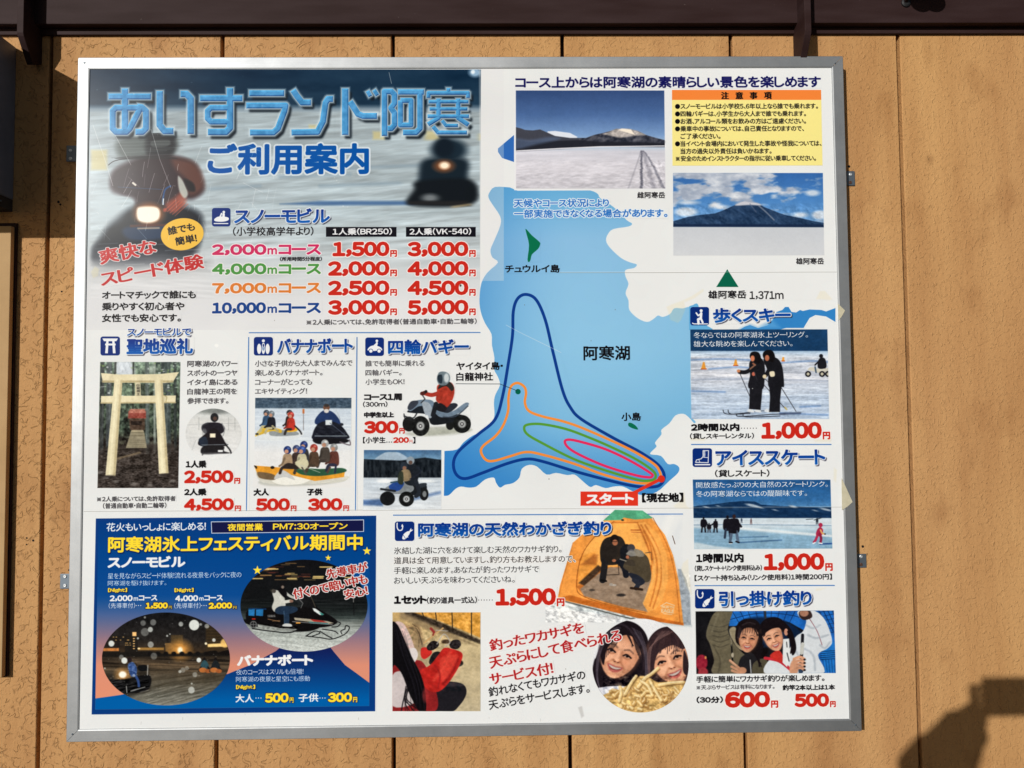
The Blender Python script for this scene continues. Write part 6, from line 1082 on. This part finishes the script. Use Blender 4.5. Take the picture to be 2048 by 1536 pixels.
def p_round():
    r = Rg(1184, 1236, 1380, 1428, ell=(1281, 1331, 96.2, 94))
    r.G([(1237, (236, 236, 238)), (1330, (226, 226, 230)), (1426, (214, 214, 218))])
    hr = (30, 22, 28)
    r.E(1249, 1291, 48, 50, hr, 1.4); r.P([(1186, 1400), (1190, 1320), (1200, 1290), (1300, 1290), (1302, 1400)], hr, 1.2)
    face(r, 1238, 1311, 40, 47, 21, (226, 174, 142))
    r.S([(1200, 1306), (1206, 1276), (1226, 1254), (1258, 1246), (1288, 1272), (1298, 1320), (1286, 1366), (1276, 1362), (1284, 1324), (1279, 1298), (1268, 1276), (1250, 1270), (1230, 1280), (1214, 1298), (1207, 1330)], hr, 1.4); r.L([(1232, 1246), (1254, 1254), (1278, 1290)], 3, (92, 80, 92), 5, .55, True); strands(r, [(1252, 1262), (1262, 1282), (1266, 1292)], 4, hr, .9, 1.4); strands(r, [(1262, 1256), (1284, 1300), (1286, 1350)], 8, (62, 48, 56), .4, 1, 4)
    r.S([(1188, 1322), (1200, 1326), (1212, 1352), (1236, 1372), (1262, 1360), (1290, 1340), (1300, 1400), (1188, 1400)], (34, 26, 32), 2)
    r.E(1337, 1300, 44, 47, (54, 38, 42), 1.2); r.P([(1294, 1390), (1293, 1300), (1380, 1300), (1380, 1380)], (54, 38, 42), 1.2)
    face(r, 1341, 1323, 39, 47, -20, (230, 180, 148))
    r.S([(1296, 1318), (1302, 1280), (1320, 1260), (1342, 1256), (1364, 1272), (1372, 1292), (1364, 1298), (1348, 1290), (1330, 1296), (1314, 1310), (1308, 1340), (1312, 1372), (1298, 1360)], (58, 41, 45), 1.6); r.L([(1316, 1268), (1338, 1264), (1358, 1278)], 4, (120, 92, 92), 6, .5, True); strands(r, [(1330, 1262), (1324, 1284), (1318, 1302)], 12, (70, 50, 52), .6, 1.2, 5); strands(r, [(1344, 1262), (1350, 1280), (1354, 1296)], 10, (64, 46, 50), .7, 1.1, 5); r.S([(1368, 1300), (1378, 1330), (1374, 1350), (1366, 1340)], (54, 38, 42), 1.2)
    for k in range(9): r.L([(1250 + random.uniform(-3, 3), 1256), (1240 - k * 3.4, 1272 + k * 1.5), (1232 - k * 3.2, 1290 + k * 4)], 1.3, (34, 25, 30), 1, .85, True)
    for k in range(6): r.L([(1256, 1258), (1266 + k * 2, 1276 + k * 3), (1272 + k * 2, 1300 + k * 5)], 1.3, (34, 25, 30), 1, .8, True)
    for k in range(14): r.L([(1342 + random.uniform(-4, 4), 1262), (1312 + k * 4, 1284 + random.uniform(-3, 3)), (1310 + k * 4.1, 1302 + random.uniform(-5, 7))], 1.4, random.choice(((72, 50, 50), (54, 38, 42))), 1, .85, True)
    for k in range(26):
        u = random.uniform(0, 1); r.L([(1240 - 36 * u, 1252 + 12 * u), (1206 - 10 * u, 1296), (1196 - 4 * u, 1350), (1204, 1392)], .9, (96, 86, 98), 1.2, .28, True); r.L([(1262 + 20 * u, 1254 + 10 * u), (1286 + 8 * u, 1300), (1290 + 6 * u, 1360)], .9, (100, 90, 102), 1.2, .26, True); r.L([(1320 + 30 * u, 1262), (1304 - 6 * u, 1296), (1300 - 3 * u, 1350)], .9, (128, 98, 94), 1.2, .3, True)
    r.L([(1208, 1276), (1222, 1262), (1240, 1256)], 3, (110, 102, 116), 4, .45, True); r.L([(1270, 1266), (1284, 1284), (1290, 1306)], 3, (104, 96, 110), 4, .4, True); r.L([(1308, 1288), (1318, 1274), (1334, 1268)], 3, (140, 110, 106), 4, .45, True)
    r.S([(1184, 1382), (1206, 1374), (1240, 1372), (1262, 1378), (1250, 1410), (1210, 1410)], (226, 226, 232), 2)
    r.S([(1204, 1396), (1220, 1384), (1240, 1378), (1262, 1366), (1280, 1352), (1300, 1356), (1316, 1364), (1340, 1362), (1362, 1362), (1376, 1368), (1350, 1410), (1300, 1428), (1240, 1422)], (216, 182, 120), 2.5); r.N(9, 7, 150, 14, 0, (1205, 1350, 1372, 1425), (1, .92, .75)); r.N(4, 3, 90, 16, 0, (1205, 1350, 1372, 1425), (1, .9, .7))
    random.seed(11)
    for k in range(60):
        x, y = random.uniform(1212, 1350), random.uniform(1374, 1418); a = random.uniform(-1.4, 1.4); l = random.uniform(5, 13); w_ = random.uniform(4, 7)
        if ((x - 1290) / 90) ** 2 + ((y - 1396) / 34) ** 2 > 1: continue
        p = [(x, y), (x + l * math.cos(a) * .5 + random.uniform(-2, 2), y - l * math.sin(a) * .5), (x + l * math.cos(a), y - l * math.sin(a))]
        r.L([(u + 1.2, v + 1.8) for u, v in p], w_, (132, 92, 48), 3, .7, True); r.L(p, w_, random.choice(((226, 194, 132), (206, 168, 104), (236, 210, 154), (184, 142, 80))), 2.4, .95, True); r.L([(u - .8, v - 1) for u, v in p], w_ * .35, (250, 234, 196), 2, .8, True)
    for p in (((1276, 1374), (1290, 1356), (1302, 1348), (1316, 1336)), ((1250, 1388), (1262, 1366), (1272, 1352)), ((1300, 1362), (1310, 1380), (1322, 1400)), ((1238, 1402), (1242, 1386), (1240, 1374)), ((1318, 1370), (1340, 1366), (1366, 1364)), ((1282, 1362), (1296, 1372), (1304, 1390))):
        r.L([(u + 1.4, v + 2) for u, v in p], 6, (130, 92, 50), 3, .7, True); r.L(p, 6, (232, 204, 146), 2, 1, True); r.L([(u - 1, v - 1) for u, v in p], 2, (252, 238, 204), 2, .8, True)
    r.N(5, 5, 60, 19, 0, (1205, 1345, 1372, 1425), (1, .9, .7))
    piece('printed_photo', ellp(1281, 1331, 96.2, 94), 'round photo of two smiling people behind a plate of fried smelt')
    o = ((1.8, (236, 232, 230)),); c = (186, 40, 44)
    T('釣ったワカサギを', 981, 1170, 1303, 24, c, .9, ol=o, yr=1266, by=.25); T('天ぷらにして食べられる', 981, 1245, 1338, 25, c, .9, ol=o, yr=1281, by=.25); T('サービス付！', 981, 1108, 1371, 24, c, .9, ol=o, yr=1347, by=.25)
    T('釣れなくてもワカサギの', 979, 1172, 1394, 19.5, K, .3, yr=1358); T('天ぷらをサービスします。', 979, 1180, 1420, 19.5, K, .3, yr=1385)
p_round()
# ---------------------------------------------------------------- seams between the pasted sheets, tape residue, scratches, grime
def p_wear():
    for nm, poly, lab, sec in PIECES:
        if nm in ('printed_photo', 'printed_cut_out'):
            x0, y0 = poly.min(0); x1, y1 = poly.max(0); g_ = Rg(x0, y0, x1, y1, clip=poly, cs=.8)
            q_ = .4 if 'mountain' in (lab or '') else 1; g_.N(2.2, 2.2, 12 * q_, 3); g_.N(5, 4, 5 * q_, 9); g_.N(40, 40, 8 * q_, 13)
    r = Rg(150, 130, 1700, 1460); Xs = r.X
    for p, a in ((((168, 1023), (430, 1021.5), (725, 1020)), .6), (((726, 1021), (1000, 1018), (1385, 1016), (1690, 1014)), .5), (((1120, 545.5), (1400, 545), (1674, 544)), .6), (((962, 140), (961, 200), (960, 560)), .15), (((1252, 545.5), (1380, 545)), .3)):
        r.L(list(p), 1.0, (150, 148, 142), .8, a); r.L([(x, y - 1.4) for x, y in p], 1, (246, 246, 246), .8, a * .7)
    q = r.sub(962, 139, 1008, 560); r.put(q, np.clip((1008 - r.X[q]) / .8, 0, 1), (226, 225, 226), .35)
    r.P([(168, 655), (496, 655), (494, 1022), (160, 1022)], (224, 223, 226), 3, .0)
    ty = (232, 212, 160)
    for p in ([(1333, 614), (1343, 609), (1368, 600), (1371, 618), (1362, 640), (1356, 646), (1341, 640), (1336, 622)], [(1368, 600), (1384, 592), (1406, 578), (1408, 582), (1390, 596), (1371, 604)], [(1632, 598), (1640, 582), (1650, 582), (1664, 598), (1660, 600)],
              [(1380, 876), (1412, 878), (1408, 882), (1382, 882)], [(1628, 880), (1662, 876), (1662, 884), (1630, 884)], [(1346, 1012), (1364, 1000), (1368, 982), (1372, 1010), (1380, 1018), (1352, 1016)], [(1366, 1126), (1376, 1118), (1378, 1150), (1384, 1190), (1372, 1172), (1362, 1140)], [(1632, 1177), (1652, 1176), (1640, 1181), (1631, 1182)], [(1668, 935), (1674, 940), (1672, 965), (1667, 960)], [(470, 618), (478, 616), (476, 626)], [(540, 1180), (546, 1178), (544, 1186)]):
        r.P(p, ty, 3, .2)
    for p in ([(1156, 1415), (1164, 1412), (1168, 1432), (1163, 1436)],): r.P(p, (190, 188, 186), 3, .6)
    rg = random.Random(3)
    for k in range(46):                                   # fine scratches in the laminate, their sun glint painted on as whitish lines
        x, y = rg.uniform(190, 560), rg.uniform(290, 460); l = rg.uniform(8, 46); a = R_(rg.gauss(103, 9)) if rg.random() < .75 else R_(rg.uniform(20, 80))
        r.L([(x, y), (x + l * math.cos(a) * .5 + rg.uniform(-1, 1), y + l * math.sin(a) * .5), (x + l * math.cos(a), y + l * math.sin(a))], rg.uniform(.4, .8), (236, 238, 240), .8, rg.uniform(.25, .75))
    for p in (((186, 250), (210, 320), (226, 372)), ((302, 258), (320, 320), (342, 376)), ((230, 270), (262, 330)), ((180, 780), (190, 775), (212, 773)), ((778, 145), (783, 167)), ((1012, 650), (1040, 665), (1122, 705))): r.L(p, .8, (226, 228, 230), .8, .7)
    for k in range(60):
        x, y = rg.uniform(175, 700), rg.uniform(150, 700); r.E(x, y, rg.uniform(.5, 1.6), rg.uniform(.4, 1.2), (236, 236, 234), 1, rg.uniform(.2, .6))
    for k in range(14):
        x, y = rg.uniform(200, 1650), rg.uniform(600, 1440); r.E(x, y, rg.uniform(.6, 1.1), rg.uniform(.6, 1.1), (110, 100, 90), .8, .6)
    r.P([(190, 533), (198, 538), (196, 552), (186, 556), (182, 544)], (214, 210, 190), 3, .7); r.E(433, 691, 4, 3.4, (244, 244, 242), 2, .8); r.E(921, 571, 2, 2.4, (60, 60, 50), 1, .8); r.E(1098, 958, .9, .9, (80, 70, 60), .8)
    for k in range(8): x = rg.uniform(250, 1600); y = 1440 + rg.uniform(-14, 4); r.L([(x, y), (x + rg.uniform(-1, 1), y + rg.uniform(2, 6))], .8, (170, 168, 162), .8, .5)
    q = (slice(None), slice(None)); g = fbm(Xs / 160, r.Y / 120, 41, 4) - .5; r.I[q] = np.clip(r.I[q] * (1 + g[..., None] * .035), 0, 255)
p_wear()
# ================================================================ the print as an image computed above, and its material
img = bpy.data.images.new('board_print', CW, CH)
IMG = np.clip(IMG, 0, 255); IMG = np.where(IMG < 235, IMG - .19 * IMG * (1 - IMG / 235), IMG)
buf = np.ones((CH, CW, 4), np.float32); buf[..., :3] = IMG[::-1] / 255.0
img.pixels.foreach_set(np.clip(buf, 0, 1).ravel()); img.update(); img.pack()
def print_mat():
    m = bpy.data.materials.new('laminated_print'); m.use_nodes = True; g = NG(m)
    t = g.n('ShaderNodeTexImage'); t.image = img; t.interpolation = 'Linear'; t.extension = 'EXTEND'
    g.l(t.outputs[0], g.b.inputs['Base Color'])
    n = g.n('ShaderNodeTexNoise', {'Vector': g.pos(), 'Scale': 5.0, 'Detail': 5.0, 'Roughness': .6})
    r = g.n('ShaderNodeMapRange'); g.l(n.outputs[0], r.inputs[0]); r.inputs[3].default_value = .2; r.inputs[4].default_value = .26
    g.l(r.outputs[0], g.b.inputs['Roughness']); g.b.inputs['Specular IOR Level'].default_value = .06
    n2 = g.n('ShaderNodeTexNoise', {'Vector': g.pos(), 'Scale': 3.0, 'Detail': 2.0})
    bp = g.n('ShaderNodeBump', {'Strength': .1, 'Distance': .012}); g.l(n2.outputs[0], bp.inputs['Height']); g.l(bp.outputs[0], g.b.inputs['Normal'])
    return m
M_print = print_mat()
def flat(name, pts, n, parent, mat=None, label=None):
    """flat printed piece: polygon in board coordinates on plane n, facing the viewer"""
    pts = [(float(a), float(b)) for a, b in pts]
    ar = sum(pts[i - 1][0] * pts[i][1] - pts[i][0] * pts[i - 1][1] for i in range(len(pts)))
    if ar < 0: pts = pts[::-1]
    me = bpy.data.meshes.new(name); me.from_pydata([b2w(x, z, n) for x, z in pts], [], [tuple(range(len(pts)))])
    uv = me.uv_layers.new(name='print')
    for i, (x, z) in enumerate(pts): uv.data[i].uv = (x / (CW * TS), 1 - (HB - z) / (CH * TS))
    me.materials.append(mat or M_print); me.update()
    o = link(name, me, parent)
    if label: o['label'] = label
    return o
def world_loc(o):
    v = Vector(o.location)
    p = o.parent
    while p is not None: v += Vector(p.location) + Vector(o.matrix_parent_inverse.translation); p = p.parent
    return v
# ---------------------------------------------------------------- the information board
board = tag(empty('information_board', b2w(WB / 2, 0, -DEP)), 'large white framed guide board of winter lake activities with Japanese lettering, photos and blue map', 'information board')
INS = 0.027
pn = flat('print_panel', [(INS, INS), (WB - INS, INS), (WB - INS, HB - INS), (INS, HB - INS)], PRN, board)
box('backing_sheet', (b2w(INS, 0, 0).x, b2w(WB - INS, 0, 0).x, -DEP - PRN + .0006, -DEP - PRN + .004, Z0 + INS, Z0 + HB - INS), M_aluh, board, bevel=0)
secs = {}; kk = 0
for nm, poly, lab, sec in PIECES:
    if isinstance(sec, str) and sec == 'SECTION':
        x, z = px2b(poly[:, 0], poly[:, 1]); x = np.clip(x, INS + .004, WB - INS - .004); z = np.clip(z, INS + .004, HB - INS - .004)
        secs[nm] = flat(nm, list(zip(x, z)), PRN + .00012 + len(secs) * .00001, board, label=lab)
for nm, poly, lab, sec in PIECES:
    if sec == 'SECTION': continue
    kk += 1
    if isinstance(poly, tuple): pts = poly[1]
    else:
        x, z = px2b(poly[:, 0], poly[:, 1]); pts = list(zip(x, z))
    flat(nm, pts, PRN + .00026 + kk * .000002, secs[sec], label=lab)
# mitred aluminium rails
PROF = [(0, -.041), (0, -.0012), (.0012, 0), (.0275, 0), (.0305, -.0008), (.031, -.0018), (.031, -.0052), (.029, -.0052), (.029, -.011), (.003, -.014), (.003, -.041)]
def rail(a, b, inw, mat):
    """a, b: outer corners (board coords); inw: inward unit vector"""
    d = Vector((b[0] - a[0], b[1] - a[1])).normalized(); vs = []; fs = []; N = len(PROF)
    for e, s in ((a, 1), (b, -1)):
        for u, n in PROF:
            x = e[0] + inw[0] * u + d[0] * s * (u + .0005); z = e[1] + inw[1] * u + d[1] * s * (u + .0005); vs.append(b2w(x, z, n))
    for i in range(N): fs.append((i, (i + 1) % N, N + (i + 1) % N, N + i))
    fs.append(tuple(range(N))); fs.append(tuple(range(2 * N - 1, N - 1, -1)))
    return mesh('frame_rail', vs, fs, mat, board)
rail((0, HB), (WB, HB), (0, -1), M_aluh); rail((0, 0), (WB, 0), (0, 1), M_aluh)
rail((0, 0), (0, HB), (1, 0), M_aluv); rail((WB, 0), (WB, HB), (-1, 0), M_aluv)
def screw(p, r, parent, mat=None):
    s = lathe('screw', [(r, 0), (r * .95, .0012), (r * .6, .002)], p, (0, -1, 0), mat or M_zinc, parent, 12)
    return s
for x, z in ((.018, HB - .014), (WB - .022, HB - .02), (.016, .02), (WB - .016, .016)): screw(b2w(x, z, 0), .0022, board)
# clips that hold the board to the wall
M_bright = alu_mat('bright_screw_head', True, (225, 228, 230))
SCR = {(134, -1): ((141, 301), (141, 317)), (121.5, -1): ((130, 1153), (130, 1171)), (1688, 1): ((1701, 349), (1700.5, 365)), (1712, 1): ((1722, 1113), (1722, 1129))}
for (x0, y0, x1, y1, side) in ((134, 292, 151, 324, -1), (121.5, 1147, 139, 1177, -1), (1688, 343, 1708, 372, 1), (1712, 1107, 1731, 1135, 1)):
    a, b = at(x0, y1), at(x1, y0); xe = b2w(0 if side < 0 else WB, 0, 0).x
    X0, X1 = (a.x, xe - .0006) if side < 0 else (xe + .0006, b.x)
    c = box('mounting_bracket', (X0, X1, -.0042, -.0022, a.z, b.z), M_zinc, board, .0008)
    t0, t1 = (xe - .0026, xe - .0006) if side < 0 else (xe + .0006, xe + .0026)
    tb = box('bracket_tab', (t0, t1, -DEP + .012, -.0042, a.z - .007, b.z + .004), M_zinc, c, .0006)
    for i, (sx_, sy_) in enumerate(SCR[(x0, side)]):
        p = at(sx_, sy_, -.0044)
        lathe('screw', [(.0046, 0), (.0043, .0012), (.0032, .0018), (.0016, .0017), (.0012, .0006)], p, (0, -1, 0), M_rust if (side > 0 and i == 1) else M_bright, c, 14)
# scraps of old tape stuck on the right rail
def scrap(pts, parent, n=.0006):
    P = [b2w(*[float(v) for v in px2b(x, y, n)], n) for x, y in pts]; Q = [p + Vector((0, -.0004, 0)) for p in P]; k = len(P)
    o = mesh('tape_scrap', P + Q, [tuple(range(k)), tuple(range(2 * k - 1, k - 1, -1))] + [(i, (i + 1) % k, k + (i + 1) % k, k + i) for i in range(k)], M_tape, parent); return o
scrap([(1675.5, 607), (1690, 621), (1684, 632), (1677, 641)], board); scrap([(1683, 956), (1692, 975), (1705, 1004), (1695, 1013), (1684, 1020)], board)

# ================================================================ building wall
wall = tag(empty('building_wall', (1.0, 0.06, 0)), 'tan moulded siding wall with vertical joints behind the guide board', 'wall')
gx = [at(104, 300).x, at(445, 100).x, at(785.5, 100).x, at(1124, 100).x, at(1461, 100).x, at(1797, 100).x]
print('grooves', gx, [at(87, 1480).x, at(441.6, 1480).x, at(792, 1480).x, at(1142, 1480).x, at(1490, 1480).x, at(1839, 1480).x])
sp = (gx[5] - gx[1]) / 4; xs = [gx[1] + sp * k for k in range(-4, 9)]
HWL = 3.3
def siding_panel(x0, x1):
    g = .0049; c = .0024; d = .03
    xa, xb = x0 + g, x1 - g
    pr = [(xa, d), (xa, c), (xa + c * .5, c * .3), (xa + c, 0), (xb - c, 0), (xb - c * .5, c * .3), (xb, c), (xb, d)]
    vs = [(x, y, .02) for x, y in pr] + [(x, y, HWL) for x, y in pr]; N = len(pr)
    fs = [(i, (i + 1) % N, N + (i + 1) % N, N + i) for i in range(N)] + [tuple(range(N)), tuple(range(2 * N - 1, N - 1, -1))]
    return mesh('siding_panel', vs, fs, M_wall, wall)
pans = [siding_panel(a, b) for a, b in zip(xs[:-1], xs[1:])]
box('backing_board', (xs[0], xs[-1], .0305, .16, 0, HWL), worn('joint_shade_backing', (64, 44, 30), (50, 34, 24), .8), wall, 0)  # dark colour stands in for the shade deep in the joints
# beam and trim along the top
zb = (at(300, 51, -.034).z + at(1750, 42.5, -.034).z) / 2; zt = (at(300, 72, -.012).z + at(1750, 62.5, -.012).z) / 2
print('beam', at(300, 51, -.034).z, at(1750, 42.5, -.034).z, at(300, 72, -.012).z, at(1750, 62.5, -.012).z)
box('trim_strip', (xs[0], xs[-1], -.010, -.0006, zt, zb + .02), M_brown, wall, .002)
box('beam', (xs[0], xs[-1], -.034, -.0105, zb, zb + .34), M_brown, wall, .003)
def corbel(x0, x1, zlo, zm, zf):
    pr = [(-.0004, zlo), (.036, zm), (.041, zm + .004), (.079, zf - .004), (.082, zf + .004), (.082, zb + .33), (-.0004, zb + .33)]
    vs = [(x0, -d - .0008, z) for d, z in pr] + [(x1, -d - .0008, z) for d, z in pr]; N = len(pr)
    fs = [(i, (i + 1) % N, N + (i + 1) % N, N + i) for i in range(N)] + [tuple(range(N)), tuple(range(2 * N - 1, N - 1, -1))]
    o = mesh('bracket', vs, fs, M_brown, wall, bevel=.0012); return o
zlo = at(90, 130).z; zm = at(74, 130, -.036).z; zf = at(47, 68, -.082).z
corbel(at(34, 60, -.082).x, at(47, 60, -.082).x, zlo, zm, zf)
corbel(at(1609.5, 50, -.082).x, at(1622.5, 50, -.082).x, zlo - .005, zm - .005, zf)
print('corbel w', at(34, 60, -.082).x, at(47, 60, -.082).x, zlo, zf)
# old screw holes and nail heads in the siding
for x, y, r in ((117, 404, 2.6), (121, 409, 2.2), (123.5, 583, 1.8), (53.5, 1076, 1.7), (66.5, 1081, 2.2), (53.5, 1089, 1.5), (138.5, 1140, 2), (1698, 333, 2.6), (1725.5, 1093, 2.6), (1713, 1102, 2), (1734, 1108, 1)):
    p = at(x, y); lathe('screw_hole', [(r * .00133, 0), (r * .00133, .0009)], (p.x, .0003, p.z), (0, -1, 0), M_dark, wall, 10)
# ---------------------------------------------------------------- things at the left edge
cx = at(30, 260).x; ct = at(30, 96).z; cb = at(30, 400).z; cf = at(30, 424).z
cab = tag(empty('metal_cabinet', (cx - .3, 0, cb)), 'dark grey metal box on the wall at the left edge above the tan board', 'cabinet')
box('cabinet_body', (cx - .62, cx, -.30, -.0006, cb, ct), M_cab, cab, .003)
box('mounting_flange', (cx - .6, cx - .0015, -.10, -.0006, cf, cb - .0003), M_cab2, cab, .001)
pf = at(12.5, 404, -.05); lathe('screw', [(.003, 0), (.002, .002)], (cx - .0014, -.05, (cf + cb) / 2), (1, 0, 0), M_zinc, cab, 10)
tx = at(17, 700, -.024).x; tt = at(5, 452, -.024).z; tb_ = at(5, 1355, -.024).z
cas = tag(empty('door_casing', (tx - .25, 0, tb_)), 'light tan upright board at the left edge under the grey metal box', 'board')
box('face_board', (tx - .5, tx, -.024, -.009, tb_, tt), M_trim, cas, .0015); box('shade_strip', (tx - .49, tx + .004, -.0085, -.0006, tb_ - .003, tt + .012), M_brown, cas, .001)  # brown strip stands in for the board's shaded side and its shadow
# twin lamp above the frame, added to cast the heart shaped shadow; arm visible
S1 = at(1842, 4, -.034); S2 = at(1868, 4, -.034); tl = .17
casterc = S1 - SUN * tl
caster = tag(empty('twin_caster', (S1.x, -.034, S1.z)), 'small black lamp arm on the brown beam, with unseen heads added to cast a heart shaped shadow', 'caster')
for S in (S1, S2):
    c = S - SUN * tl; lathe('caster_head', [(.010, -.03), (.024, -.02), (.027, 0), (.0245, .022), (.021, .024)], c, SUN, M_black, caster, 20)
p0 = at(1811, 6, -.034)
lathe('caster_arm', [(.0045, 0), (.0045, (casterc - p0).length - .012)], p0, (casterc - p0), M_brown, caster, 10)
lathe('wall_plate', [(.012, 0), (.012, .004), (.008, .006)], p0, (0, -1, 0), M_black, caster, 16)

# ================================================================ ground and photographer (seen only as the shadow, lower right)
gm = mesh('ground', [(-60, .16, 0), (60, .16, 0), (60, -80, 0), (-60, -80, 0)], [(0, 1, 2, 3)], M_ground); gm['kind'] = 'structure'
cl = cam.location
def skin(name, P, Ed, mat, parent, sub=2):
    """P: list of (x, y, z, r)"""
    me = bpy.data.meshes.new(name); me.from_pydata([p[:3] for p in P], Ed, []); o = bpy.data.objects.new(name, me); C.objects.link(o)
    sm_ = o.modifiers.new('s', 'SKIN'); sv = me.skin_vertices[0].data
    for i, p in enumerate(P): sv[i].radius = (p[3], p[3] if len(p) < 5 else p[4])
    sv[0].use_root = True
    su = o.modifiers.new('u', 'SUBSURF'); su.levels = sub; su.render_levels = sub
    bpy.context.view_layer.update(); m2 = bpy.data.meshes.new_from_object(o.evaluated_get(bpy.context.evaluated_depsgraph_get()))
    bpy.data.objects.remove(o); m2.materials.clear(); m2.materials.append(mat)
    for p in m2.polygons: p.use_smooth = True
    return link(name, m2, parent)
ox, oy = cl.x + .075, cl.y - .46
pers = tag(empty('person', (ox, oy, 0)), 'person in dark coat holding up a phone, seen as the shadow at lower right', 'person')
zc = cl.z
el = at(1838, 1600, 0); k_ = (cl.y - .19) / SUN.y; el = el + SUN * k_      # left elbow: its shadow falls just under the picture
er = Vector((ox + .34, cl.y - .22, el.z))
hl = Vector((cl.x - .035, cl.y - .03, zc - .045)); hr_ = Vector((cl.x + .165, cl.y - .03, zc - .045))
wl = hl + (el - hl) * .26; wr = hr_ + (er - hr_) * .26
P = [(ox, oy, 1.0, .15, .11), (ox, oy, 1.2, .15, .11), (ox, oy, zc - .22, .17, .1), (ox, oy, zc - .15, .07), (ox, oy + .01, zc - .08, .055),
     (ox - .19, oy, zc - .21, .075), (*((Vector((ox - .21, oy, zc - .23)) + el) / 2), .066), (*el, .1), (*((el + wl) / 2), .088), (*wl, .06), (*(wl * .35 + hl * .65), .03, .02), (*hl, .032, .016),
     (ox + .19, oy, zc - .21, .075), (*((Vector((ox + .21, oy, zc - .23)) + er) / 2), .066), (*er, .066), (*((er + wr) / 2), .056), (*wr, .045), (*(wr * .35 + hr_ * .65), .03, .02), (*hr_, .032, .016),
     (ox - .1, oy, .88, .1), (ox - .12, oy + .02, .5, .07), (ox - .13, oy, .1, .055), (ox - .14, oy + .14, .04, .045), (ox + .1, oy, .88, .1), (ox + .12, oy + .02, .5, .07), (ox + .13, oy, .1, .055), (ox + .14, oy + .14, .04, .045)]
Ed = [(0, 1), (1, 2), (2, 3), (3, 4), (2, 5), (5, 6), (6, 7), (7, 8), (8, 9), (9, 10), (10, 11), (2, 12), (12, 13), (13, 14), (14, 15), (15, 16), (16, 17), (17, 18), (0, 19), (19, 20), (20, 21), (21, 22), (0, 23), (23, 24), (24, 25), (25, 26)]
skin('body', P, Ed, M_coat, pers)
hd = [(ox, oy + .01, zc - .09, .05), (ox, oy + .02, zc - .03, .062), (ox, oy + .015, zc + .03, .08, .09), (ox, oy, zc + .09, .07, .08), (ox, oy + .105, zc + .01, .012)]
skin('head', hd, [(0, 1), (1, 2), (2, 3), (2, 4)], M_skin, pers)
skin('hair', [(ox, oy - .03, zc + .0, .075), (ox, oy - .015, zc + .07, .09), (ox, oy + .01, zc + .115, .07)], [(0, 1), (1, 2)], M_hair, pers)
cq = wl * .45 + el * .55; lathe('coat_cuff', [(.06, -.05), (.079, -.04), (.083, 0), (.087, .04), (.06, .05)], cq, el - wl, M_coat, pers, 20)
lathe('coat_cuff', [(.04, -.03), (.056, -.024), (.06, .02), (.05, .03)], wl + (el - wl) * .06, el - wl, M_coat, pers, 20)
def fingers(h, s):
    for k in range(4):
        z = h.z + .036 - k * .019; l = (.05, .056, .052, .042)[k]
        skin('finger', [(h.x - s * .012, h.y + .012, z, .0095), (h.x - s * .006, h.y + .036, z + .002, .009), (h.x + s * (l - .014), h.y + .045, z + .003, .0075)], [(0, 1), (1, 2)], M_skin, pers, 1)
    skin('thumb', [(h.x, h.y - .004, h.z - .02, .012), (h.x + s * .022, h.y + .006, h.z - .002, .010), (h.x + s * .04, h.y + .009, h.z + .012, .009)], [(0, 1), (1, 2)], M_skin, pers, 1)
fingers(hl - Vector((.004, .012, 0)), 1); fingers(hr_ + Vector((.012, -.012, 0)), -1)
ph = tag(box('phone', (cl.x - .016, cl.x + .134, cl.y - .0125, cl.y - .004, zc - .082, zc + .02), M_black, None, .003), 'dark phone held level in both hands by the person at lower right', 'phone')
bpy.context.view_layer.update()
